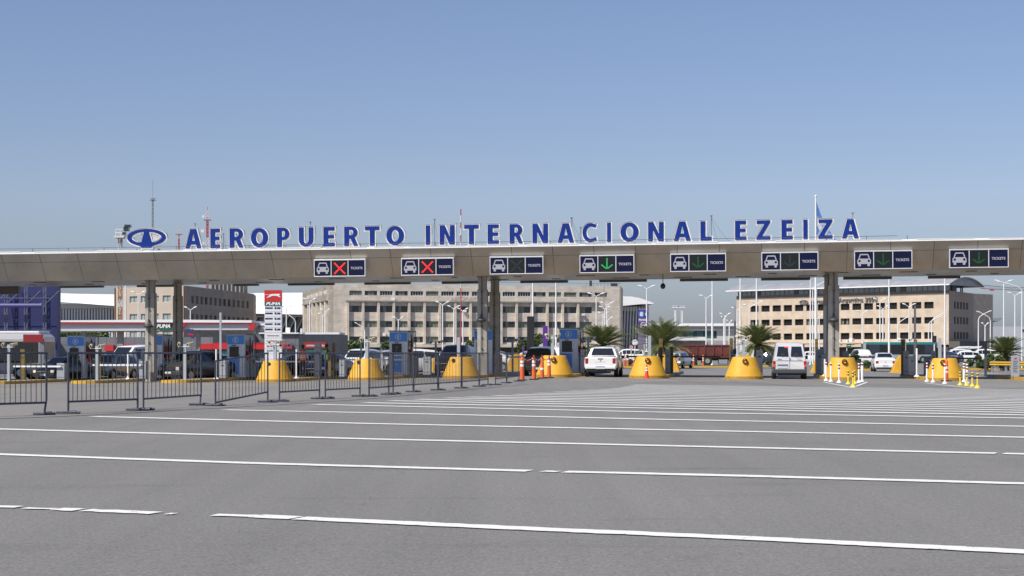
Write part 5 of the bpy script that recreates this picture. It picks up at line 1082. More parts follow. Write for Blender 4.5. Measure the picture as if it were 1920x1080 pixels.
# --- central stone office building
cb = thing('office_building', 'long pale stone office building with ribbed window bays behind the plaza', 'building', (0, 0, 0))
Zc = 397; c0 = Vector(A(625, Zc)); c1 = Vector(A(1168, 412)); sw = Wall(cb, c0, c1)
lf = Vector(A(567, 446)); sl = Wall(cb, lf, c0)
H1 = 17.3
Z4 = lambda py: zat(py, 400)
rows = [(545.5, 554), (573.5, 585.5), (602, 613.5), (631, 642)]
bays = []
for k in range(17): a = 655 + k * 28.75; bays.append((a, a + 23.5))
holes = []; rnd = random.Random(8)
for ri, (ta, tb) in enumerate(rows):
    for k, (a, b_) in enumerate(bays):
        if ri > 0 and k == 16: continue
        zf = 1
        holes.append((sw.u(a), sw.u(b_), Z4(tb), Z4(ta), ri, k))
sw.wall(-1, H1, [h for h in holes], STONE)
for h in holes:
    r = rnd.random(); D, Gm = GLASSB, GLASSG
    if h[4] == 0: pn = [D] * 5 if h[5] in (2, 4, 6, 7, 8, 9, 10, 11) else rnd.choice([[D, Gm, Gm, Gm], [Gm, Gm, Gm, Gm], [D, Gm, Gm, D]])
    elif h[4] == 3: pn = rnd.choice([[D, D, D, D], [Gm, Gm, Gm, Gm], [D, D, Gm, D]])
    else: pn = rnd.choice([[D, D, D, D], [Gm, Gm, Gm, Gm], [Gm, Gm, D, D], [Gm, D, D, Gm], [D, Gm, Gm, Gm], [D, Gm, D, D]])
    sw.window(h, D, mull=len(pn), frame=WHITE if (h[4] == 0 and pn == [D] * 5) else DARK, panes=pn)
for k in range(17):
    a = 651.5 + k * 28.75
    if k == 16: continue
    u = sw.u(a); sw.boxes('pilaster', [(u - .28, u + .28, -.75, -.005, Z4(645), Z4(566))], STONE)
sw.boxes('ledge', [(sw.u(648), sw.u(1122), -.9, -.004, Z4(566) + .01, Z4(566) + .28)], CONC)
sw.boxes('lower_ledge', [(sw.u(640), sw.u(1125), -2.6, -.004, 2.55, 3.25)], STONE)
sw.boxes('shaded_base', [(sw.u(642), sw.u(1124), -.5, -.003, -1, 2.54)], mat('shadow_brown', (.07, .055, .045), .8, var=.3))  # dark brown paints in the shade below the overhanging ledge
for p, yb, yt in ((735, 563.5, 558.5), (717, 630, 624), (738, 642, 635), (868, 585, 580.5), (1090, 590, 586)): sw.boxes('air_conditioner', [(sw.u(p), sw.u(p + 5.5), -.7, -.01, Z4(yb), Z4(yt))], WHITE)
sw.boxes('parapet_rail', [(sw.u(1100) + k * .9, sw.u(1100) + k * .9 + .05, .4, .45, H1, H1 + .7) for k in range(10)] + [(sw.u(900), sw.u(1166), .4, .45, H1 + .66, H1 + .72), (sw.u(1108), sw.u(1112), 1, 1.5, H1, H1 + 1.4), (sw.u(1148), sw.u(1160), 1, 1.5, H1, H1 + .8)], DARK)
sw.boxes('corner_pipe', [(sw.L - .9, sw.L - .5, -.3, -.01, 0, H1), (sw.L - 4.8, sw.L - 4.7, -.04, -.005, 0, H1)], CONC)
t_ = text_obj('engraved_lettering', 'AEROPUERTO', 1, mat('engraved', (.47, .42, .355), .8), cb, (0, 0, 0), .02, 0, width=7.8); t_.location = (*(sw.p0 + sw.d * sw.u(876) - sw.n * -.04), Z4(559.5)); t_.rotation_euler.z = sw.ang
lh = []
for k in range(5): a = 574.8 + k * 7.9; lh.append((sl.u(a), sl.u(a + 6), zat(556.5 - k * .6, 420) , zat(549.7 - k * .6, 420)))
for k in range(5):
    a = 575.5 + k * 7.9
    for ta, tb in ((577, 588.5), (604, 614.5)): lh.append((sl.u(a), sl.u(a + 3.4), zat(tb, 420), zat(ta, 420)))
sl.wall(-1, H1, lh, STONEL)
for h in lh: sl.window(h, GLASSB, 1, frame=DARK)
[sl.boxes('pilaster', [(sl.u(572.3 + k * 7.9), sl.u(574.3 + k * 7.9), -.6, -.004, 3, zat(568, 420))], STONEL) for k in range(6)]; sl.boxes('side_ledge', [(sl.u(571), sl.u(615), -.7, -.004, zat(568, 420) + .01, zat(566, 420))], CONC)
rest_of(cb, [tuple(c1), tuple(c1 - sw.n * 50), tuple(lf), tuple(c0)], -1, H1, STONE)
# --- right beige office building with barrel roof
rb = thing('hotel_building', 'beige four-storey office building with curved grey roof at right', 'building', (0, 0, 0))
p0, p1, p2 = Vector(A(1381, 446)), Vector(A(1779, 404)), Vector(A(1825.5, 424)); rw_ = Wall(rb, p0, p1); rs = Wall(rb, p1, p2)
def zl(py_l, py_r, px):      # height from pixel rows given at both ends of the wall (they agree up to rounding)
    return 0
HB = 15.1                     # top of beige
cols = [1407 + k * 21.0 - 0 for k in range(16)]
cols = []; a = 1407.0
while a < 1740: cols.append(a); a += 20.6 + (a - 1407) * (2.45 / 325)
holes = []
for zb, zt in ((11.85, 13.45), (8.25, 9.8), (4.6, 6.2)):
    for k, a in enumerate(cols): w = 15.3 + (a - 1407) * (2.3 / 325); holes.append((rw_.u(a), rw_.u(a + w), zb, zt))
rw_.wall(3.2, HB, holes, BEIGE)
MD = mat('office_glass_dark', (.018, .017, .016), .3, spec=.3)
for k, h in enumerate(holes): rw_.window(h, MD, mull=4 if k not in (12, 20) else 3, frame=DARK, rec=.55, panes=([MD] if k not in (13 + 8, 16, 24) else [GLASSG, MD]))
BND = mat('brown_band', (.19, .155, .125), .8, var=.1)
rw_.boxes('brown_band', [(0, rw_.L, -.05, .3, HB + .002, HB + .95)], BND); 
uu = MB(); n = 42
rnd = random.Random(3)
for k in range(n):
    u0 = k * (rw_.L - 0) / n; uu.box(u0, u0 + rw_.L / n - .12, .6, .7, HB + .97, HB + 2.15, rnd.choice((0, 0, 1, 2, 2))); uu.box(u0 + rw_.L / n - .12, u0 + rw_.L / n, .55, .72, HB + .97, HB + 2.15, 3)
rw_.place(uu.build('attic_glazing', [GLASSP, GLASSB, mat('pale_blind', (.42, .47, .48), .5), DARK], rb))
# barrel roof: arc across the building, running along the wall
ROOFG = panel_mat('roof_sheet', (.38, .39, .405), .9, 60, (.38, .39, .40), .5, .15, var=.04, msize=.06)
b = MB(); rr = []
Wd = 14.0
for u in (-2.0, rw_.L + 1.0):
    up = []; lo = []
    for i in range(15): t = i / 14; yy = -1.6 + (Wd + 3.2) * t; zz_ = HB + 2.3 + 2.0 * (1 - (2 * t - 1) ** 2); up.append((u, yy, zz_)); lo.append((u, yy, zz_ - .22))
    rr.append(up + lo[::-1])
b.loft(rr, smooth=False); rw_.place(b.build('barrel_roof', ROOFG, rb))
rw_.boxes('eave', [(-2.2, rw_.L + 1.1, -1.75, -1.45, HB + 2.14, HB + 2.42)], WHITE)
b = MB(); v = [(rw_.L + .3, -1.0 + (Wd + 2) * i / 14, HB + 2.2 + 1.9 * (1 - (2 * i / 14 - 1) ** 2)) for i in range(15)]; b.add(v, [tuple(range(15))]); rw_.place(b.build('roof_end', ROOFG, rb))
b = MB()
for px_, in ((1790,), (1806,), (1809,)): u = rs.u(px_); b.box(u, u + .25, .5, .75, HB + .9, HB + 3.1)
b.box(rs.u(1781), rs.u(1800), .8, .9, HB + 1, HB + 2.5); rs.place(b.build('terrace_post', DARK, rb))
sh = []
for zb, zt in ((11.85, 13.55), (8.2, 9.9), (4.6, 6.25)):
    for k in range(5): a = 1789 + k * 5.7; sh.append((rs.u(a), rs.u(a + 3.9), zb, zt))
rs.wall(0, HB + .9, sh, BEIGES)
for h in sh: rs.window(h, GLASSB, 1, frame=DARK, rec=.3)
rest_of(rb, [tuple(p2), tuple(p2 - rw_.n * 10), tuple(p0 - rw_.n * 24), tuple(p0)], 0, HB + .9, BEIGE)
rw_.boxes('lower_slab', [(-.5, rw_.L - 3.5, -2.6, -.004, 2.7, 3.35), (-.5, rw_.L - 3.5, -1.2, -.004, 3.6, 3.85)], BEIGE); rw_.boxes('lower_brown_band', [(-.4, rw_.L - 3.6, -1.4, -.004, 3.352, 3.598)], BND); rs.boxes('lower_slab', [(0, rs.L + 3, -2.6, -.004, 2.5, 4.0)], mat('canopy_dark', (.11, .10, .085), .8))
rw_.boxes('ground_floor', [(0, rw_.L, -.3, -.003, 0, 2.69)], mat('shadow_brown', (.07, .055, .045), .8))  # ground floor coloured as the shade beneath the slab
rw_.boxes('air_conditioner', [(rw_.u(p), rw_.u(p + w), -3.4, -2.62, zat(yb, 430), zat(yt, 430)) for p, w, yb, yt in ((1586, 4, 641.5, 637), (1606, 6, 641, 634.5), (1600, 3, 642, 639))], WHITE)
SGL = mat('raised_letter_grey', (.20, .205, .21), .4, .3)
def wtext(txt, pxa, pxb, py, h):
    u0, u1 = rw_.u(pxa), rw_.u(pxb); t = text_obj('raised_lettering', txt, 1, SGL, rb, (0, 0, 0), .12, .012, fit=(u1 - u0, h)); q = rw_.p0 + rw_.d * ((u0 + u1) / 2) + rw_.n * .25; t.location = (q.x, q.y, py); t.rotation_euler.z = rw_.ang
wtext('Aeropuertos', 1521, 1570, 14.05, 1.35); wtext('Argentina 2000', 1573, 1646, 14.25, 1.35)
u0, u1 = rw_.u(1500), rw_.u(1516); me = curve_mesh([([(x_ * (u1 - u0), z_ * 1.3) for x_, z_ in [((x / (em and 1) - 0) / w_ , z / h_) for w_, h_ in ((1, 1),) for x, z in []]] or arcp((u1 - u0) / 2, .65, (u1 - u0) / 2, .6, 0, 355, 24), [arcp((u1 - u0) * .30, .68, (u1 - u0) * .18, .33, 80, 280, 10), arcp((u1 - u0) * .70, .68, (u1 - u0) * .18, .33, -100, 100, 10)])], .12, 0)
t = mobj('raised_emblem', me, SGL, rb); q = rw_.p0 + rw_.d * u0 + rw_.n * .25; t.location = (q.x, q.y, 13.4); t.rotation_euler.z = rw_.ang
# --- tan building at left with its shaded long side
tb = thing('tan_office_building', 'tan office building at left with a long grey shaded side and window strips', 'building', (0, 0, 0))
a0, a1, a2 = Vector(A(214, 372)), Vector(A(347, 360)), Vector(A(475.5, 410)); wf = Wall(tb, a0, a1); wsd = Wall(tb, a1, a2); HT = zat(535.5, 360)
fh = []
for yt, yb in ((553.5, 566), (587.5, 599.5), (620, 632)):
    for pa, pb in ((221, 227), (243, 257.5), (264, 275), (290, 298), (305, 320)): fh.append((wf.u(pa), wf.u(pb), zat(yb, 362), zat(yt, 362)))
wf.wall(0, HT, fh, TAN)
for h in fh: wf.window(h, GLASSP, 3, frame=WHITE, panes=[GLASSP, GLASSG])
dh = []
for yt, yb in ((553, 567.5), (588, 602)):
    for k in range(13): a = 358.5 + k * 8.6; dh.append((wsd.u(a), wsd.u(a + 5.2 - k * .05), zat(yb, 360), zat(yt, 360)))
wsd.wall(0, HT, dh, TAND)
rnd = random.Random(2)
for h in dh: wsd.window(h, GLASSB, 2, frame=DARK, panes=rnd.choice([[GLASSB, GLASSG], [GLASSG, GLASSB], [GLASSG, GLASSG]]))
rest_of(tb, [tuple(a2), tuple(Vector(A(480, 425))), tuple(Vector(A(226, 425))), tuple(a0)], 0, HT, TAN)
q = Vector(A(430, 420)); b = MB(); b.box(q.x - 4, q.x + 4, q.y - 3, q.y + 3, HT - .5, zat(533, 420) + .5)
b.build('penthouse', TAND, tb); b = MB()
for k in range(8): b.box(q.x - 3.8 + k, q.x - 3.2 + k, q.y - 3.05, q.y - 3.0, HT + .2, zat(533, 420) + .2)
b.build('penthouse_window', GLASSB, tb)
for pa in (216, 345.5): wf.boxes('drain_pipe', [(wf.u(pa), wf.u(pa + 1), -.3, -.1, 0, HT)], mat('pipe_brown', (.25, .12, .06), .6))
# --- white-roofed terminal hall behind
tm = thing('terminal_hall', 'long white-roofed terminal hall behind the petrol station', 'building', (0, 0, 0))
Zt_ = 520; w1 = Wall(tm, A(60, Zt_), A(572, 500))
zz1 = lambda py: zat(py, 510)
b = MB(); Lw = w1.L
rf = []
for u, tl, bl in ((0, 546, 560), (w1.u(112), 548.5, 564), (w1.u(214), 551, 572.5), (w1.u(470), 550, 589), (Lw + 3, 550, 592)):
    rf.append([(u, -6, zz1(bl)), (u, -5.5, zz1(bl - 3)), (u, 2, zz1((tl + bl) / 2 - 4)), (u, 12, zz1(tl) + .3), (u, 30, zz1(tl) + .3), (u, 30, zz1(bl)), (u, 2, zz1(bl) - .1)])
b.loft(rf, smooth=False); w1.place(b.build('curved_roof', WHITER, tm))
w1.boxes('glass_wall', [(0, w1.u(240), 1.0, 1.3, 0, zz1(571)), (w1.u(240), Lw, 2.0, 2.3, 0, zz1(590))], GLASSB)
w1.boxes('fascia', [(0, w1.u(240), .5, .9, zz1(577.5), zz1(568))], mat('fascia_grey', (.45, .46, .48), .5))
b = MB()
for k in range(26): u = w1.u(100) + k * (w1.u(240) - w1.u(100)) / 26; b.box(u, u + .55, .3, .9, 0, zz1(578))
b.box(w1.u(80), w1.u(240), -1, .9, zz1(606), zz1(601.5)); w1.place(b.build('fins', mat('fin_grey', (.5, .52, .54), .5), tm))
b = MB()
for k in range(14): u = w1.u(465) + k * 2.4; b.tube((u, 1.2, zz1(626)), (u + 2.6, 1.2, zz1(593)), .22, 5)
b.box(w1.u(460), Lw, 1.0, 1.4, zz1(595.5), zz1(592.5)); w1.place(b.build('roof_truss', mat('truss_grey', (.38, .38, .35), .6), tm))
# --- glass terminal right of the office building
gt = thing('glass_terminal', 'glass terminal with white curved roof right of the stone office building', 'building', (0, 0, 0)); Zg = 430; z3 = lambda py: zat(py, Zg); gx = lambda p: A(p, Zg)[0]
b = MB(); t1 = [(1150, 553), (1168, 556.5), (1182, 557), (1196, 559.5), (1210, 564), (1223, 569)]; bt = [(1223, 570.5), (1200, 571), (1168, 574), (1150, 575)]
b.prism([(gx(p), z3(q)) for p, q in t1 + bt][::-1], Zg - 4, Zg + 30, 0); b.build('curved_roof', WHITER, gt)
b = MB(); b.box(gx(1150), gx(1216), Zg + 1, Zg + 25, 0, z3(574)); b.build('glass_wall', GLASSB, gt)
b = MB()
for k in range(9): p = 1170 + k * 5.4; b.tube((gx(p - 1.5), Zg - .5, 0), (gx(p + 1.8), Zg - .5, z3(575)), .24, 6)
b.box(gx(1168), gx(1192), Zg - .3, Zg + .9, z3(583), z3(575)); b.build('slanted_columns', WHITE, gt)
# --- pale terminal wing
pt = thing('pale_terminal_wing', 'low pale terminal wing with white roof band and teal glazing behind the dump truck', 'building', (0, 0, 0)); Zp = 470; z5 = lambda py: zat(py, Zp); gp = lambda p: A(p, Zp)[0]
b = MB(); b.box(gp(1205), gp(1400), Zp, Zp + 20, 0, z5(618)); b.build('wall', mat('pale_wall', (.52, .51, .47), .7, var=.05, scale=.2), pt)
b = MB(); b.box(gp(1200), gp(1402), Zp - 1.6, Zp + 21, z5(611.5), z5(606.5)); b.build('roof', WHITER, pt)
b = MB(); b.box(gp(1203), gp(1400), Zp - 1.0, Zp + 20, z5(619), z5(611.6)); b.build('fascia', mat('slab_grey', (.33, .33, .33), .6), pt)
b = MB()
for k in range(8): b.box(gp(1272 + k * 9), gp(1280.6 + k * 9), Zp - .06, Zp - .01, z5(634), z5(620.5), k % 2)
b.build('window', [GLASST, mat('teal_glass_dark', (.02, .06, .07), .12)], pt)
b = MB(); b.box(gp(1205), gp(1400), Zp - 8, Zp - .1, 0, z5(639)); b.build('lower_block', mat('lower_grey', (.34, .35, .38), .6), pt)
b = MB(); b.box(gp(1228), gp(1313), Zp - 12, Zp - 8.1, z5(639), z5(632.5)); b.build('white_awning', WHITE, pt)
# --- far right terminal
fr_ = thing('far_terminal', 'grey-blue terminal with upswept roof at the right edge', 'building', (0, 0, 0)); Zq = 520; z6 = lambda py: zat(py, Zq); gq = lambda p: A(p, Zq)[0]
b = MB(); b.prism([(gq(p), z6(q)) for p, q in ((1800, 604), (1850, 601), (1862, 604), (1873, 597), (1866, 596.5), (1826, 601), (1800, 602))], Zq - 5, Zq + 20); b.build('swept_roof', mat('roof_bluegrey', (.28, .30, .33), .4, .3), fr_)
b = MB(); b.box(gq(1800), gq(1862), Zq, Zq + 18, 0, z6(604)); b.build('glass_wall', GLASST, fr_)
b = MB(); b.box(gq(1842), gq(1990), Zq - 8, Zq - .2, 0, z6(613)); b.build('wall', mat('pale_blue_wall', (.42, .44, .47), .7, var=.04, scale=.2), fr_)
b = MB()
for p, q, w_ in ((1905, 598, 7), (1912, 618, 9), (1900, 618, 5)): b.box(gq(p), gq(p + w_), Zq - 8.1, Zq - 8.01, z6(q + 5), z6(q))
b.build('window', GLASSB, fr_)
# --- blue clad structure at left with scaffolding and pipe
bs = thing('blue_clad_building', 'dark blue clad building with scaffold trusses and a pipe at the left edge', 'building', (0, 0, 0)); Zb = 124; z7 = lambda py: zat(py, Zb); gb = lambda p: A(p, Zb)[0]
BLC = panel_mat('blue_cladding', (.026, .032, .125), 2.6, 2.0, (.03, .03, .10), .5, var=.12, msize=.03)
b = MB(); b.box(gb(-80), gb(107), Zb, Zb + 1.0, 0, z7(500)); b.build('wall', BLC, bs)
b = MB()
for p in (-5, 18, 55, 90):
    for dx in (0, 5): b.tube((gb(p + dx), Zb - 1.2, 0), (gb(p + dx), Zb - 1.2, z7(505)), .04, 5)
    for k in range(10): y0_ = 650 - k * 14; b.tube((gb(p), Zb - 1.2, z7(y0_)), (gb(p + 5), Zb - 1.2, z7(y0_ - 14)), .03, 4)
    b.tube((gb(p), Zb - 1.2, z7(575)), (gb(p + 22), Zb - .1, z7(545)), .035, 4)
for q in (645, 620, 600, 560): b.tube((gb(-60), Zb - 1.25, z7(q)), (gb(104), Zb - 1.25, z7(q)), .03, 4)
b.build('scaffold', mat('scaffold_grey', (.13, .14, .20), .6), bs)
b = MB(); b.tube((gb(-60), Zb - 1.8, z7(574)), (gb(91), Zb - 1.8, z7(574)), .15, 14); b.tube((gb(88), Zb - 1.8, z7(574)), (gb(91.5), Zb - 1.8, z7(574)), .18, 14); b.build('pipe', mat('pipe_blue', (.10, .10, .26), .4), bs)

# ------------------------------------------------------------------ petrol station
ZG = 150; gs = lambda p, Z=ZG: A(p, Z)[0]; zs_ = lambda q, Z=ZG: zat(q, Z)
ps = thing('station_canopy', 'white and red petrol station canopy left of the price totem', 'canopy', (0, 0, 0))
def band(name, pts, y0, y1, m): b = MB(); b.prism([(gs(p), zs_(q)) for p, q in pts][::-1], y0, y1); return b.build(name, m, ps)
band('top_band', ((60, 604), (340, 604.6), (472, 605), (472, 600.5), (320, 599.2), (60, 601)), ZG, ZG + 9, WHITE)
band('top_band_end', ((473, 609), (494, 609), (494, 605), (473, 604.5)), ZG + 4, ZG + 12, WHITE)
band('red_stripe', ((60, 608), (340, 607), (474, 607), (474, 605.01), (340, 604.61), (60, 605.5)), ZG + .05, ZG + 8.9, RED)
band('fascia', ((60, 621), (292, 620), (345, 618.5), (462, 618.5), (474, 607.01), (340, 607.01), (60, 608.01)), ZG + .3, ZG + 8.6, mat('canopy_grey', (.55, .56, .58), .5))
band('red_corner', ((326, 617.5), (340, 618.6), (349, 607.3), (326, 607.1)), ZG - .1, ZG + .28, RED); band('red_corner', ((466, 618.6), (476, 618.6), (479, 607.2), (471, 607.2)), ZG - .1, ZG + .28, RED); band('red_corner', ((486, 620.5), (494, 620.5), (496, 609.2), (489, 609.2)), ZG + 4, ZG + 9, RED); band('fascia_end', ((474, 621), (486, 620.6), (489, 609.1), (476, 609.1)), ZG + 4.1, ZG + 11, mat('canopy_grey', (.55, .56, .58), .5))
sg_ = band('logo_panel', ((289, 618), (320, 617.5), (324, 606.5), (294, 606.5)), ZG - .12, ZG + .04, mat('black_panel', (.02, .02, .02), .4))
b = MB(); b.box(gs(289), gs(320), ZG - .14, ZG - .12, zs_(619), zs_(615.2)); b.build('green_strip', GREEN, sg_)
text_obj('lettering', 'PUMA', .4, WHITE, sg_, (gs(307), ZG - .15, zs_(611.5)), .01, .02, fit=(gs(320) - gs(294), .34), shear=.3)
for p, w_ in ((151, 9), (220, 11), (367, 7)): b = MB(); b.box(gs(p - w_ / 2), gs(p + w_ / 2), ZG + 1, ZG + 1.4, -.4, zs_(621) + .1); b.build('column', CONC, ps)
ks = thing('station_shop', 'grey panelled petrol station shop with red bands', 'building', (0, 0, 0)); ZK = 172; gk = lambda p: A(p, ZK)[0]; zk = lambda q: zat(q, ZK)
KG = panel_mat('shop_panel', (.17, .18, .20), .95, 1.0, (.08, .085, .095), .5, var=.05, msize=.02)
KD = panel_mat('shop_panel_dark', (.045, .05, .06), .95, 1.0, (.02, .02, .03), .5, var=.05, msize=.02)
b = MB(); b.box(gk(113), gk(400), ZK, ZK + 8, -.5, zk(632)); b.build('wall', KG, ks); b = MB(); b.box(gk(400.2), gk(480), ZK - .4, ZK + 8, -.5, zk(629)); b.build('dark_wall', KD, ks); b = MB(); b.box(gk(480.2), gk(561), ZK, ZK + 8, -.5, zk(626)); b.build('wall', KG, ks); b = MB(); b.box(gk(561.2), gk(638), ZK - .5, ZK + 8, -.5, zk(627)); b.build('dark_wall', KD, ks)
b = MB(); b.box(gk(486), gk(560.5), ZK - .3, ZK + 6, zk(626) + .002, zk(623.5)); b.box(gk(570), gk(636), ZK + .2, ZK + 6, zk(627) + .002, zk(623)); b.build('roof_edge', WHITE, ks)
for p, q, r_, s_ in ((198, 215, 647, 658), (226, 262, 646.5, 657), (371, 400, 644.5, 655), (400.5, 427, 644, 655), (478, 500, 646, 655), (530, 549, 645, 654)): b = MB(); b.box(gk(p), gk(q), ZK - .55, ZK - .42 if p < 470 and p > 399 else ZK - .01, zk(s_), zk(r_)); b.build('red_band', RED, ks)
b = MB(); b.box(gk(400), gk(530), ZK - .5, ZK - .41, zk(654), zk(642)); b.build('deep_red_band', REDD, ks)
b = MB(); b.box(gk(571), gk(613), ZK - .62, ZK - .51, zk(653.5), zk(641.5)); rp = b.build('red_sign', mat('shop_red', (.28, .03, .03), .5), ks); text_obj('lettering', 'minimercado', .5, WHITE, rp, (gk(593), ZK - .63, zk(647.5)), .005, .004, width=gk(610) - gk(576))
b = MB(); b.box(gk(571), gk(612), ZK - .53, ZK - .505, zk(664), zk(654.5)); b.build('shop_window', GLASST, ks); b = MB(); b.box(gk(405), gk(478), ZK - .43, ZK - .405, zk(668), zk(655.5)); b.build('shop_window', GLASST, ks)
b = MB(); b.box(gk(563), gk(567), ZK, ZK + .5, zk(626), zk(616)); b.box(gk(533), gk(541), ZK + 1, ZK + 1.5, zk(625), zk(614)); b.build('roof_unit', WHITE, ks)
k2 = thing('white_kiosk', 'small white kiosk with a dark red sign between bus and leftmost booth', 'kiosk', (0, 0, 0)); b = MB(); b.box(gk(88), gk(112.7), ZK - 3, ZK + 2, -.5, zk(641)); b.build('wall', WHITE, k2); b = MB(); b.box(gk(90), gk(103.5), ZK - 3.1, ZK - 3.01, zk(658), zk(648)); kb_ = b.build('sign', REDD, k2); text_obj('lettering', 'OS', .4, WHITE, kb_, (gk(96), ZK - 3.12, zk(653)), .004, .004, width=.3)
b = MB(); b.box(gk(92), gk(100), ZK - 3.05, ZK - 3.01, zk(675), zk(660)); b.build('window', GLASSB, k2)
# price totem
ZT = 128; gtm = lambda p: A(p, ZT)[0]; ztm = lambda q: zat(q, ZT); tot = thing('price_totem', 'tall white petrol price totem with red top panel and leaping cat emblem', 'sign', (gtm(512), ZT, 0)); cxm = gtm(512); hw = (gtm(528) - gtm(496)) / 2
b = MB(); b.box(-hw, hw, 0, .45, -.4, ztm(544)); b.build('pillar', mat('totem_white', (.75, .76, .77), .4), tot)
b = MB(); b.box(-hw - .01, hw + .01, -.03, 0, ztm(565.5), ztm(544)); rp = b.build('red_panel', RED, tot); b = MB(); b.box(-hw - .01, hw + .01, -.03, 0, ztm(573), ztm(565.5) - .002); gpn = b.build('green_panel', GREEN, tot)
cat_ = [(-.95, .30), (-.45, .22), (-.25, .34), (.25, .38), (.52, .36), (.72, .42), (.86, .28), (.84, .14), (.70, .12), (.88, -.10), (.92, -.24), (.84, -.22), (.62, -.06), (.40, .02), (.10, .06), (-.15, .0), (-.35, -.16), (-.66, -.30), (-.82, -.24), (-.62, -.12), (-.42, .06), (-.50, .15), (-.95, .24)]
b = MB(); b.prism([(x_ * hw * .95, ztm(555) + z_ * .42) for x_, z_ in cat_][::-1], -.045, -.031); b.build('emblem', WHITE, rp)
text_obj('lettering', 'PUMA', .3, WHITE, gpn, (0, -.035, ztm(569.3)), .004, .015, fit=(hw * 1.7, .22), shear=.3)
b = MB()
for k in range(12): zq = ztm(574 + k * 9.9); b.box(-hw, hw, -.006, -.001, zq - .02, zq)
b.build('row_gap', CABG, tot)
for k in range(5):
    q = 577.2 + k * 10; b = MB(); b.box(-hw * .93, -hw * .05, -.012, -.001, ztm(q + 1.8), ztm(q - 1)); b.box(hw * .18, hw * .38, -.012, -.001, ztm(q + 2.2), ztm(q - 1.6)); b.box(hw * .48, hw * .86, -.012, -.001, ztm(q + 2.2), ztm(q - 1.2)); b.box(hw * .38, hw * .46, -.012, -.001, ztm(q + 2.2), ztm(q + 1.4)); b.build('price_row', mat('digits_navy', (.03, .035, .08), .4), tot)
for txt, q, mm in (('minimercado', 629, REDD), ('lubricentro', 639, REDD), ('lavadero', 648.5, REDD), ('autogas', 658, GREEN)): text_obj('lettering', txt, .2, mm, tot, (0, -.008, ztm(q)), .003, .002, width=hw * 1.45)
# feather banner under the canopy
b = MB(); ZF = 140; gf = lambda p: A(p, ZF)[0]; v = []
b.prism([(gf(p), zat(q, ZF)) for p, q in ((345, 618), (363, 617), (364.5, 636), (357, 633), (350, 627))][::-1], ZF, ZF + .03); fb_ = tag(b.build('feather_banner', mat('banner_navy', (.04, .04, .12), .6)), 'dark blue and red feather banner hanging beside the station canopy column', 'banner')
b = MB(); b.prism([(gf(p), zat(q, ZF)) for p, q in ((351, 625), (363.5, 627), (364, 629), (354, 629))][::-1], ZF - .02, ZF - .005); b.build('stripe', RED, fb_)

# ------------------------------------------------------------------ totems and small signs
def totem(name, lb, px, Z, wpx, yt, m, yb=662, parts=None, depth=.4):
    x, y = A(px, Z); o = thing(name, lb, 'sign', (x, y, gz(x, y))); w = wpx / F * Z / 2; H = zat(yt, Z) - gz(x, y)
    b = MB(); b.box(-w, w, 0, depth, 0, H); b.build('panel', m, o, bevel=.02); b = MB(); b.box(-w * 1.15, w * 1.15, -.05, depth + .05, 0, .1); b.build('plinth', DARK, o); return o, w, H
totem('black_totem', 'tall black sign pillar right of the paired middle columns', 995, 150, 13.5, 593, BLACK)
totem('purple_totem', 'purple sign pillar left of the rightmost booth', 1022.5, 160, 9, 611, PURPLE, depth=.7); totem('purple_post', 'small purple post left of the black pillar', 981, 170, 3, 647, PURPLE, depth=.1); totem('purple_post', 'small purple post left of the middle booth', 887, 170, 2.5, 649, PURPLE, depth=.1); totem('purple_post', 'small purple post right of the silver van', 1507, 180, 3, 645, PURPLE, depth=.1); totem('purple_post', 'small purple post left of booth 7', 721, 170, 2.5, 653, PURPLE, depth=.1)
o, w, H = totem('parking_totem', 'tall purple parking sign with a blue E disc and a white car symbol', 1206, 240, 18, 579, mat('totem_lilac', (.20, .17, .27), .5))
zz_ = lambda q: zat(q, 240) - gz(*A(1206, 240))
for nm, q0, q1 in (('upper_panel', 581, 596.5), ('lower_panel', 603, 617)): b = MB(); b.box(-w - .01, w + .01, -.05, -.021, zz_(q1), zz_(q0)); pn = b.build(nm, PURPLE, o)
b = MB(); b.tube((-w * .35, -.06, zz_(589)), (-w * .35, -.08, zz_(589)), .42, 20); dd = b.build('blue_disc', mat('disc_blue', (.05, .25, .60), .4), o); text_obj('letter_mark', 'E', .5, WHITE, dd, (-w * .35, -.09, zz_(589)), .004, .03, fit=(.34, .52))
b = MB(); b.tube((w * .55, -.058, zz_(589)), (w * .55, -.07, zz_(589)), .36, 20); dd = b.build('black_disc', BLACK, o); text_obj('number_mark', '1', .4, WHITE, dd, (w * .55, -.08, zz_(589)), .004, .02, fit=(.12, .4)); text_obj('lettering', 'Parking', .3, WHITE, o, (0, -.03, zz_(600)), .004, .01, width=w * 1.7)
b = MB(); sign_symbol_car(b, 0, zz_(610.5), w * 1.35, -.07); b.build('car_symbol', [WHITE, PURPLE], pn)
def disc_sign(px, py, r_px, Z, lb, ring=False, mark=False):
    x, y = A(px, Z); g_ = gz(x, y); o = thing('road_sign', lb, 'sign', (x, y, g_)); r = r_px / F * Z; zc = zat(py, Z) - g_
    b = MB(); b.tube((0, .05, 0), (0, .05, zc), .04, 6); b.build('pole', WHITE, o); b = MB(); b.tube((0, 0, zc), (0, -.03, zc), r, 24); pn = b.build('disc', RED if ring else WHITE, o)
    if ring: b = MB(); b.tube((0, -.031, zc), (0, -.04, zc), r * .72, 20); b.build('disc_centre', WHITE, pn); b = MB(); b.box(-r * .4, r * .4, -.05, -.041, zc - .04, zc + .04, rot=0); b.build('mark', BLACK, pn)
    return o
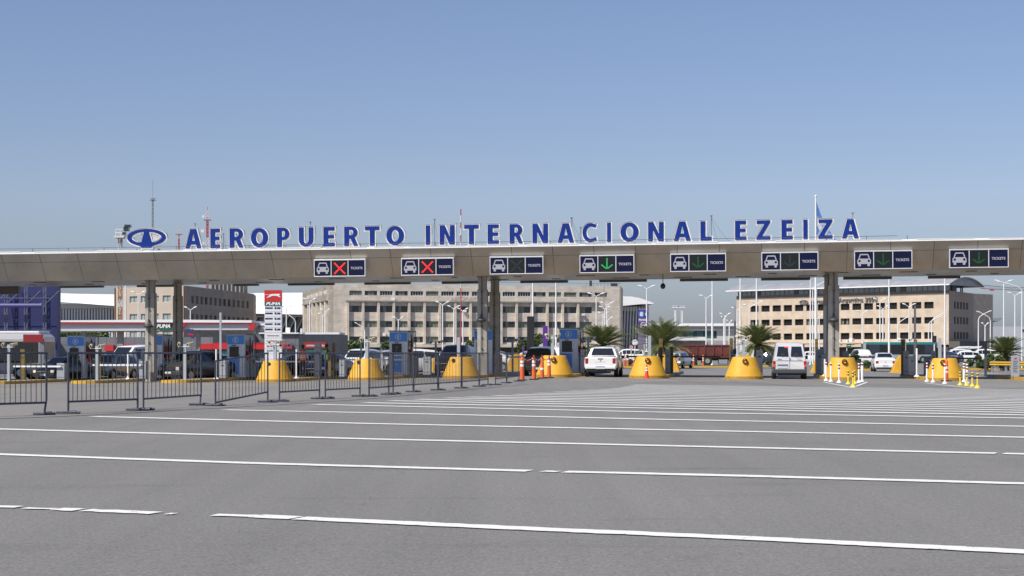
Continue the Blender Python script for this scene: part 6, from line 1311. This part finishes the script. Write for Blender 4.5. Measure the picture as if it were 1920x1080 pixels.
disc_sign(1190.5, 642, 5.5, 170, 'round blank white sign left of the parking palm'); disc_sign(1183.5, 651, 4.2, 165, 'round red-ringed prohibition sign left of the round blank sign', True); disc_sign(1493, 646.5, 4.5, 170, 'round red-ringed sign peeking over the silver van roof', True)
x, y = A(1591.5, 175); o = thing('green_sign', 'small green direction sign right of the right-hand columns', 'sign', (x, y, gz(x, y))); zz_ = lambda q: zat(q, 175) - gz(*A(1591.5, 175))
b = MB(); b.box(-.24, .24, -.04, 0, zz_(652.5), zz_(645)); b.build('panel', GREEN, o); b = MB(); b.tube((-.2, .02, 0), (-.2, .02, zz_(645)), .04); b.build('pole', WHITE, o); b = MB(); b.box(-.15, .15, -.05, -.041, zz_(648.5), zz_(647.5)); b.build('text_line', WHITE, o)
# blue and white fabric tents / shade roofs far right
for px_, lb in ((1805, 'left white shade roof above the parked cars at right'), (1827, 'right white shade roof above the parked cars at right')):
    x, y = A(px_, 235); o = thing('shade_roof', lb, 'shelter', (x, y, 0), 0, 'white shade roofs over parked cars'); b = MB(); b.prism([(-1.2, zat(654, 235)), (.5, zat(653, 235)), (.9, zat(649, 235)), (-.3, zat(649.5, 235))], -.8, .8); b.build('roof', WHITE, o); b = MB(); b.box(.35, .55, -.1, .1, 0, zat(653, 235)); b.build('blue_post', mat('post_blue', (.05, .15, .5), .5), o)
# yellow guard rail on the right
P = A(1857, 118); Q = A(1935, 112); o = thing('guard_rail', 'yellow ribbed guard rail at the right edge below the palm', 'guard rail', (P[0], P[1], gz(*P)), math.atan2(Q[1] - P[1], Q[0] - P[0])); L_ = math.hypot(Q[0] - P[0], Q[1] - P[1]); z0 = zat(685.5, 117) - gz(*P)
b = MB(); b.loft([[(u, yy, z0 + zz2) for yy, zz2 in ((0, 0), (-.09, .05), (-.02, .12), (-.02, .15), (-.09, .21), (0, .28), (.03, .28), (.03, 0))] for u in (0, L_)], smooth=False); b.build('rail', KERBY, o)
b = MB()
for u in (.15, .75, .95, 2.2): b.box(u - .06, u + .06, .03, .15, -.0, z0 + .2)
b.build('posts', GALV, o)

# ------------------------------------------------------------------ lamps, flagpoles, masts
def lamp(px, yt, Z, spx, lb, kind='double', lean=1, rise=None, yb=None):
    x, y = A(px, Z); H = zat(yt, Z); o = thing('street_lamp', lb, 'street lamp', (x, y, gz(x, y)), 0, 'white street lamps')
    a = spx / 2 / F * Z
    g_ = gz(x, y); H -= g_
    b = MB(); b.tube((0, 0, 0), (0, 0, H), .11 * Z / 250, 8, r2=.07 * Z / 250); b.build('pole', WHITE, o)
    k = Z / 250
    if kind == 'double':
        for sx in (-1, 1):
            b = MB(); b.path([(0, 0, H - .05), (sx * a * .35, 0, H + .18 * k), (sx * a * .5, 0, H + .25 * k)], .05 * k, 6); ar = b.build('arm', WHITE, o)
            b = MB(); hh = .25 * k
            b.loft([[(sx * (a * .45), -.12 * k, H + hh), (sx * (a * .45), .12 * k, H + hh), (sx * a * .45, .1 * k, H + hh + .1 * k), (sx * a * .45, -.1 * k, H + hh + .1 * k)], [(sx * a * .75, -.2 * k, H + hh + .06 * k), (sx * a * .75, .2 * k, H + hh + .06 * k), (sx * a * .75, .14 * k, H + hh + .25 * k), (sx * a * .75, -.14 * k, H + hh + .25 * k)], [(sx * a, -.1 * k, H + hh + .16 * k), (sx * a, .1 * k, H + hh + .16 * k), (sx * a, .08 * k, H + hh + .26 * k), (sx * a, -.08 * k, H + hh + .26 * k)]]); b.build('head', WHITE, ar)
    else:
        sx = lean; L_ = 2 * a
        b = MB(); pts = [(0, 0, H), (sx * L_ * .06, 0, H + .35 * k), (sx * L_ * .2, 0, H + .62 * k), (sx * L_ * .5, 0, H + .95 * k), (sx * L_ * .78, 0, H + 1.2 * k)]; b.path(pts, .06 * k, 6); ar = b.build('arm', WHITE, o)
        b = MB(); b.loft([[(sx * L_ * .74, -.1 * k, H + 1.12 * k), (sx * L_ * .74, .1 * k, H + 1.12 * k), (sx * L_ * .74, .1 * k, H + 1.27 * k), (sx * L_ * .74, -.1 * k, H + 1.27 * k)], [(sx * L_, -.12 * k, H + 1.3 * k), (sx * L_, .12 * k, H + 1.3 * k), (sx * L_, .1 * k, H + 1.42 * k), (sx * L_, -.1 * k, H + 1.42 * k)]]); b.build('head', WHITE, ar)
LMPS = [(259.5, 549, 260, 29, 'at the left of the tan building, above the station canopy'), (357, 578, 280, 24, 'above the station canopy right of the rear left column'), (581, 562, 300, 25, 'before the white end wall of the stone office building'), (537, 576, 290, 22, 'right of the price totem top'), (610, 582, 320, 19, 'right half of the stone end wall'), (605, 590, 330, 17, 'lowest on the stone end wall'), (747, 597, 300, 20, 'directly above the booth numbered 7'),
        (830, 568, 250, 27, 'tallest left of the paired middle columns'), (851, 576, 260, 24, 'second left of the paired middle columns'), (868, 580.5, 270, 21, 'nearest to the paired middle columns'), (1118, 552, 250, 33, 'above the white pickup at left'), (1138, 569, 260, 27, 'highest of the cluster above the white pickup'), (1134, 577, 280, 22, 'in the cluster above the white pickup, second highest'), (1131, 588, 300, 20, 'in the cluster above the white pickup, lowest left'), (1140, 597, 320, 18, 'in the cluster above the white pickup, lowest right'),
        (1212.5, 538, 235, 33, 'tall, right of the parking sign'), (1324, 556, 250, 27, 'tall, above the dump truck'), (1359.5, 590, 290, 21, 'right end above the dump truck'), (1357, 596, 330, 11, 'small dark-headed one above the dump truck end'), (1367.5, 603, 340, 11, 'small one right above the dump truck end'), (1382, 579, 280, 22, 'at the left corner of the beige building'), (1405, 573.5, 280, 25, 'on the left bays of the beige building'), (1419, 567, 260, 27, 'behind a tall white pole, left bays of beige building'),
        (1536, 592, 300, 16, 'behind the poles left of the right-hand columns'), (1617, 585, 270, 22, 'right of the right-hand columns'), (1650, 562, 260, 26, 'under the last digits of the beige building lettering'), (1655.5, 576, 270, 22, 'just below the one under the lettering'), (1704.5, 572, 260, 26, 'on the right bays of the beige building'), (1882, 528, 200, 35, 'tallest at the right edge above the palm'), (1903, 551, 210, 28, 'second tallest at the right edge'), (1847, 608, 310, 14, 'small one right of the beige building'), (543, 640, 240, 10, 'tiny one near the totem foot')]
LMPS = LMPS[:-1]
for px, yt, Z, sp, lb in LMPS: lamp(px, yt + 3, Z, sp, 'white twin-armed street lamp ' + lb)
for px, yt, Z, sp, ln, lb in ((684, 622, 200, 19, -1, 'with one arm pointing left, left of booth 7'), (1683, 612, 230, 19, 1, 'with one short arm pointing right, right of the white sedan'), (1741, 610, 220, 25, 1, 'with one arm, left of two near the rightmost nose'), (1747, 604, 220, 25, 1, 'with one arm, right of two near the rightmost nose'), (1834.5, 600, 230, 24, 1, 'with one arm reaching right beside the beige building'), (1857, 601, 240, 26, -1, 'with one arm reaching left near the right palm'), (1916, 545, 150, 46, -1, 'large, with a long curved arm reaching left at the right edge'), (1524, 545, 190, 24, 1, 'with a curved arm left of the right-hand columns'), (554, 605, 250, 18, -1, 'with a curved arm above the station shop')):
    lamp(px, yt, Z, sp, 'white street lamp ' + lb, 'single', ln)
def pole(px, yt, yb, Z, lb, w=3.0, name='flagpole'):
    x, y = A(px, Z); g_ = gz(x, y); H = zat(yt, Z) - g_; o = thing(name, lb, 'flagpole', (x, y, g_), 0, 'tall white flagpoles'); r = w / 2 / F * Z
    b = MB(); b.tube((0, 0, 0), (0, 0, H * .45), r * 1.25, 10); b.tube((0, 0, H * .45), (0, 0, H), r, 10, r2=r * .7); b.build('pole', WHITE, o); b = MB(); b.sphere((0, 0, H), r * 1.2); b.build('finial', WHITE, o); b = MB(); b.lathe([(r * 3, 0), (r * 3, .06), (r * 1.4, .15)], n=10); b.build('foot', GALV, o); return o, H
for px, lb in ((999, 'thick bare white pole behind the black sign pillar'), (1042.5, 'bare white pole left of the rightmost booth'), (1335.5, 'bare white pole before the red dump truck'), (1388, 'bare white pole at the left corner of the beige building'), (1418.5, 'bare thin white pole above the palm by the silver van'), (1667, 'bare white pole behind the white sedan'), (1771.5, 'bare white pole behind the rightmost whole nose'), (235.5, 'bare white pole before the tan building at left')):
    pole(px, 505, 0, 178 if px != 1771.5 else 120, lb, 3.2)
o, H = pole(1529.5, 368, 0, 180, 'tallest white flagpole, flying the drooping flag behind the word EZEIZA', 4.2)
pole(1519.5, 520, 0, 185, 'bare white pole just left of the tall flagpole', 2.6)
x, y = A(1529.5, 180); k = 180 / F; z0 = zat(377, 180)
fl = MB(); nn, mm_ = 18, 10
# limp flag: hangs from the pole, falling away to the right in folds
def fp(u, v):
    sx = 50 * u; X = (1 + sx * (.36 + .42 * u)) * k; Y = .35 * math.sin(5.5 * u + 2.2 * v) * u
    Zz = -(62 * v * (1 - .55 * u) + 78 * u ** 1.1) * k
    return (X, Y, Zz)
for a in range(nn):
    for c_ in range(mm_):
        mI = 1 if .36 <= c_ / mm_ + .05 < .68 else 0
        fl.add([fp(a / nn, c_ / mm_), fp((a + 1) / nn, c_ / mm_), fp((a + 1) / nn, (c_ + 1) / mm_), fp(a / nn, (c_ + 1) / mm_)], [(0, 1, 2, 3)], mI, True)
f_ = tag(fl.build('national_flag', [mat('flag_blue', (.10, .25, .60), .7), mat('flag_white', (.6, .62, .66), .7)], None, loc=(x, y, z0)), 'pale blue and white flag hanging limp from the tallest pole', 'flag')
f_.modifiers.new('thick', 'SOLIDIFY').thickness = .02
def lattice(name, lb, px, Z, wpx, yt, colors, yb=640, seg=10, extras=None, r=.05, cat='mast', tip=0):
    x, y = A(px, Z); o = thing(name, lb, cat, (x, y, 0)); w = wpx / F * Z / 2; H = zat(yt, Z); z0 = 0; mb = MB(); n = max(6, int(H / (w * 3.2))); n = min(n, 40)
    c3 = [(w * math.cos(R(a)), w * math.sin(R(a))) for a in (210, 330, 90)]
    for i in range(n):
        a, b_ = z0 + (H - z0) * i / n, z0 + (H - z0) * (i + 1) / n; m = int(i * seg / n) % len(colors)
        for j in range(3):
            p, q = c3[j], c3[(j + 1) % 3]; mb.tube((*p, a), (*p, b_), r, 4, m, caps=False); mb.tube((*p, a), (*q, b_), r * .6, 4, m, caps=False); mb.tube((*p, b_), (*q, b_), r * .6, 4, m, caps=False)
    mb.build('lattice', colors, o)
    if tip: b = MB(); b.tube((0, 0, H), (0, 0, H + tip), r * .7, 5); b.build('antenna', colors[0], o)
    if extras: extras(o, H, w, Z)
    return o
MG = mat('mast_grey', (.20, .21, .23), .6); MR = mat('mast_red', (.42, .07, .07), .6); MW = mat('mast_white', (.62, .62, .62), .6)
def ex1(o, H, w, Z):
    b = MB(); b.box(-1.0, 1.0, -.05, .05, H - .6, H - .5); b.box(-.7, .9, -.05, .05, H - .1, H); b.box(-.4, .4, -.4, .4, H - .5, H - .1); b.build('platform', MG, o)
lattice('radio_mast', 'thin grey guyed radio mast rising above the roof emblem', 286.5, 420, 3.2, 372, [MG], extras=ex1, r=.06, tip=4.6)
def ex2(o, H, w, Z):
    b = MB()
    for dz, dx, r in ((1.4, -1.0, .38), (5.0, -1.2, .45), (8.0, -.9, .3), (10.2, -1.0, .42), (12.6, -1.0, .35)): b.tube((dx, -.2, H - dz), (dx, .1, H - dz), r, 14); b.tube((dx, -.05, H - dz), (0, 0, H - dz), .05, 4)
    b.build('dish', MW, o); b = MB(); b.box(-.8, .8, -.6, .6, H - 2.4, H - 2.2); b.build('platform', MR, o)
lattice('telecom_mast', 'red and white telecom mast with white dishes behind the first A and E', 389, 420, 4.5, 395, [MR, MW], extras=ex2, r=.09, tip=1)
lattice('small_mast', 'small red and white lattice mast between emblem and first A', 335.5, 430, 3, 422, [MR, MW], extras=lambda o, H, w, Z: MB().box(-.8, .8, -.5, .5, H - 2.4, H - 2.25).build('platform', MR, o), r=.07)
x, y = A(864, 300); o = thing('striped_antenna', 'red and white banded pole antenna above the first T of INTERNACIONAL', 'antenna', (x, y, 0))
b = MB(); zt = [zat(q, 300) for q in (392, 404, 417, 428, 441, 453, 540, 662)]
for i in range(7): b.tube((0, 0, zt[i + 1]), (0, 0, zt[i]), .10, 8, i % 2)
b.build('pole', [MR, MW], o); b = MB(); b.tube((-.15, -.1, zat(440, 300)), (-.15, -.2, zat(440, 300)), .2, 12); b.build('dish', MW, o)
# floodlight towers with platform
def ex3(o, H, w, Z):
    b = MB(); k = Z / F
    for dx in (-9, 0, 9): b.tube((dx * k, 0, H), (dx * k, 0, H + 13 * k), .05, 5); 
    for dz in (0, 7, 13): b.box(-9 * k, 9 * k, -.05, .05, H + dz * k, H + dz * k + .1)
    b.box(-9.5 * k, 9.5 * k, -1, 1, H - .15, H); b.build('platform', MW, o)
    b = MB(); b.box(8 * k, 17 * k, -.7, .1, H + 10 * k, H + 18 * k, rot=0); b.box(6 * k, 11 * k, -.7, .1, H + 3 * k, H + 8 * k); b.box(10 * k, 21 * k, -.75, -.1, H + 17 * k, H + 22 * k); b.build('floodlight', mat('flood_glass', (.03, .05, .05), .2), o)
lattice('floodlight_tower', 'lattice floodlight tower with white railed platform left of the roof emblem', 226, 190, 8, 444, [MW, mat('rust', (.35, .17, .08), .7)], extras=ex3, r=.05)
for px, lb in ((1266, 'left of the twin white floodlight towers'), (1278.5, 'right of the twin white floodlight towers')):
    def ex4(o, H, w, Z):
        b = MB(); k = Z / F; b.box(-6 * k, 6 * k, -.6, .6, H, H + .2); b.box(-6 * k, 6 * k, -.05, .05, H + 4 * k, H + 4.4 * k)
        for q in range(5): b.tube(((-6 + 3 * q) * k, 0, H), ((-6 + 3 * q) * k, 0, H + 4 * k), .05, 4)
        b.build('platform', MW, o); b = MB()
        for q in range(4): b.box((-7 + 4 * q) * k, (-5 + 4 * q) * k, -.5, -.2, H + 1 * k, H + 3.5 * k)
        b.build('floodlight', GALV, o)
    lattice('stand_light_tower', lb, px, 480, 2.6, 577, [MW], extras=ex4, r=.13)
# tower crane at far right
x, y = A(1990, 800); o = thing('tower_crane', 'tower crane jib with red trolley reaching in from the right', 'crane', (x, y, 0)); kx = 800 / F
b = MB(); b.box(-1, 1, -1, 1, 0, zat(548, 800)); b.build('tower', MG, o); b = MB(); J = lambda p: (p - 1990) * kx; zj = lambda q: zat(q, 800)
b.tube((J(1845), 0, zj(541)), (J(2100), 0, zj(553)), .22, 5); b.tube((J(1845), 0, zj(534.5)), (J(1895), 0, zj(539.5)), .16, 5); b.tube((J(1895), 0, zj(539.5)), (J(2100), 0, zj(532)), .16, 5)
for q in range(26): p = 1846 + q * 5; zl_ = 541 + (p - 1845) * 12 / 255; zu = 534.5 + (p - 1845) * .1 if p < 1895 else 539.5 - (p - 1895) * 7.5 / 205; b.tube((J(p), 0, zj(zl_)), (J(p + 2), 0, zj(zu)), .07, 4, caps=False); b.tube((J(p + 2), 0, zj(zu)), (J(p + 5), 0, zj(zl_)), .07, 4, caps=False)
b.build('jib', MG, o); b = MB(); b.box(J(1839), J(1845.5), -.5, .5, zj(541.5), zj(540)); b.box(J(1856), J(1864), -.5, .5, zj(545), zj(542.5)); b.build('trolley', MR, o); b = MB(); b.tube((J(1860), 0, zj(545)), (J(1860), 0, zj(590)), .03, 4); b.build('hoist_rope', MG, o)

# ------------------------------------------------------------------ vegetation
def palm(px, Z, ytop, wpx, yc, lb, seed):
    rnd = random.Random(seed); x, y = A(px, Z); g_ = gz(x, y); o = thing('palm_tree', lb, 'palm', (x, y, g_), 0, 'young palms beyond the toll plaza'); zc = zat(yc, Z) - g_; k = Z / F
    b = MB(); pr = []
    for i in range(9): zz2 = zc * i / 8; pr.append(((.34 - .08 * i / 8 + (.05 if i % 2 else 0)), zz2))
    pr.append((.12, zc + .25)); b.lathe(pr, n=12); b.build('trunk', BARK, o)
    R_ = wpx / 2 * k; Ht = (yc - ytop) * k; cr = MB()
    for i in range(150):
        az = rnd.uniform(0, 2 * math.pi); el = rnd.uniform(-.5, 1.45) if i % 2 else rnd.uniform(.55, 1.45); L_ = (R_ * 1.12) * rnd.uniform(.8, 1.08)
        if el > .9: L_ = max(L_ * .8, Ht * rnd.uniform(.9, 1.02) / math.sin(min(el, 1.45)) * .9)
        n = 9; pts = []; p = Vector((0.05 * math.cos(az), .05 * math.sin(az), zc + .15)); e = el
        for j in range(n + 1):
            pts.append(p.copy()); d = Vector((math.cos(az) * math.cos(e), math.sin(az) * math.cos(e), math.sin(e))); p = p + d * (L_ / n); e -= (.022 + .12 * (j / n)) * (1.15 if el > .5 else .9)
        for j in range(n):
            a_, c_ = pts[j], pts[j + 1]; d = (c_ - a_).normalized(); sd_ = d.cross(Vector((0, 0, 1))); sd_ = sd_.normalized() if sd_.length > .05 else Vector((math.sin(az), -math.cos(az), 0)); up = sd_.cross(d)
            cr.tube(a_, c_, .016, 3, caps=False); wL = L_ * .19 * math.sin(math.pi * min(1, .15 + .85 * (j + .7) / (n + .6))) ** .6
            for h in range(3):
                q = a_.lerp(c_, (h + .5) / 3)
                for sg in (-1, 1):
                    tip = q + sd_ * (sg * wL * .8) + d * (wL * .75) - up * (-.30 * wL) + Vector((rnd.uniform(-.03, .03), rnd.uniform(-.03, .03), rnd.uniform(-.06, .02)))
                    cr.add([q - d * .028, q + d * .028, tip], [(0, 1, 2)])
    cr.build('crown', LEAF, o); dd = MB()
    for i in range(16):
        az = rnd.uniform(0, 6.28); p = Vector((.15 * math.cos(az), .15 * math.sin(az), zc)); e = rnd.uniform(-.6, -.1); Ls = R_ * .6
        for j in range(6):
            d = Vector((math.cos(az) * math.cos(e), math.sin(az) * math.cos(e), math.sin(e))); q = p + d * Ls / 6; sd_ = Vector((-math.sin(az), math.cos(az), 0)); dd.tube(p, q, .014, 3, caps=False)
            for sg in (-1, 1): dd.add([p, q, p.lerp(q, .6) + sd_ * sg * .12 - Vector((0, 0, .10))], [(0, 1, 2)])
            p = q; e -= .22
    dd.build('dead_fronds', mat('dead_leaf', (.22, .15, .07), .8, var=.3), o)
palm(1130, 142, 603, 98, 652, 'young palm behind the white pickup', 1); palm(1241, 142, 599, 118, 650, 'young palm right of the parking sign', 2); palm(1420, 150, 603, 88, 650, 'young palm left of the silver van', 3); palm(1884, 135, 627, 66, 668, 'young palm at the right edge above the guard rail', 4)
def bush(name, px, Z, wpx, yt, yb, lb, m, seed, n=900, cat='bush', trunk=False, group=None, leaf=.16):
    rnd = random.Random(seed); x, y = A(px, Z); g_ = gz(x, y); o = thing(name, lb, cat, (x, y, g_), 0, group); k = Z / F; w = wpx / 2 * k; z1, z0 = zat(yt, Z) - g_, zat(yb, Z) - g_; z0 = max(z0, 0); h = z1 - z0
    if trunk:
        b = MB(); b.tube((0, 0, 0), (0, 0, z0 + h * .4), .14, 8, r2=.07)
        for i in range(5): a = i * 1.3; b.tube((0, 0, z0 + h * .15), (w * .5 * math.cos(a), w * .5 * math.sin(a), z0 + h * .6), .06, 5, r2=.03)
        b.build('trunk', BARK, o)
    else: b = MB(); [b.tube((rnd.uniform(-w, w) * .5, rnd.uniform(-.3, .3), 0), (rnd.uniform(-w, w) * .6, 0, z0 + h * .5), .03, 4) for _ in range(6)]; b.build('stem', BARK, o)
    lumps = [(rnd.uniform(-.7, .7) * w, rnd.uniform(-.6, .6) * min(w, 1.5), z0 + h * rnd.uniform(.25, .78), rnd.uniform(.22, .42)) for _ in range(max(6, int(w * 5)))]; b = MB(); s_ = leaf * Z / 150
    rr_ = min(h * .45, w * .8, 1.6)
    for i in range(n):
        lx, ly, lz, lr = rnd.choice(lumps); v = Vector((rnd.gauss(0, 1), rnd.gauss(0, 1), rnd.gauss(0, 1))).normalized() * (rr_ * lr * 2 * rnd.uniform(.7, 1.1)); p = Vector((lx, ly, lz)) + v; p.z = min(max(p.z, z0 + .02), z1 * 1.0 + .03)
        a = Vector((rnd.gauss(0, 1), rnd.gauss(0, 1), rnd.gauss(0, 1))).normalized() * s_ * rnd.uniform(.6, 1.2); c_ = a.orthogonal().normalized() * s_ * rnd.uniform(.4, .8); b.add([p - a, p + c_, p + a, p - c_], [(0, 1, 2, 3)])
    b.build('foliage', m, o); return o
bush('hedge', 1852, 128, 82, 663, 690, 'dark clipped hedge behind the dark post at right', LEAFD, 5, 4200, 'hedge', leaf=.10); bush('shrub', 1622, 138, 18, 676, 690, 'bright round shrub right of the right-hand columns', LEAFL, 6, 700, leaf=.07); bush('small_tree', 1605, 135, 20, 652, 688, 'grey-green spiky shrub above the nose with white posts', LEAFD, 7, 800, leaf=.08)
bush('hedge', 1447, 165, 34, 676, 684, 'low hedge between the palm and the silver van', LEAFD, 8, 1200, 'hedge', leaf=.08); bush('hedge', 1182, 160, 18, 672, 684, 'low hedge behind the far delineators', LEAFD, 9, 600, 'hedge', leaf=.08); bush('shrub', 1500, 180, 16, 672, 684, 'small shrub right of the silver van', LEAFD, 19, 400, leaf=.07)
for px, Z, w_, yt, yb, lb, sd_ in ((662, 330, 46, 637, 660, 'leafy tree at the foot of the stone building left of the columns post', 10), (728, 330, 30, 640, 662, 'leafy tree just left of booth 7', 11), (986, 330, 26, 634, 660, 'leafy tree left of the black sign pillar', 12), (1008, 300, 22, 622, 660, 'leafy tree between black and purple pillars', 13), (645, 330, 18, 647, 662, 'small tree at the corner of the stone building', 14), (872, 340, 26, 640, 660, 'tree behind the dark off-roader', 15), (1034, 330, 16, 634, 658, 'tree right of the purple pillar', 16)): bush('leafy_tree', px, Z, w_, yt, yb, lb, LEAFL, sd_, 1300, 'tree', True, 'trees at the foot of the stone building', leaf=.17)
for px, lb, sd_ in ((130, 'left tree under the station canopy', 20), (165, 'middle tree under the station canopy', 21), (185, 'right tree under the station canopy', 22)): bush('background_tree', px, 200, 44, 621, 655, lb, LEAFL, sd_, 1500, 'tree', True, 'trees behind the petrol station', leaf=.16)
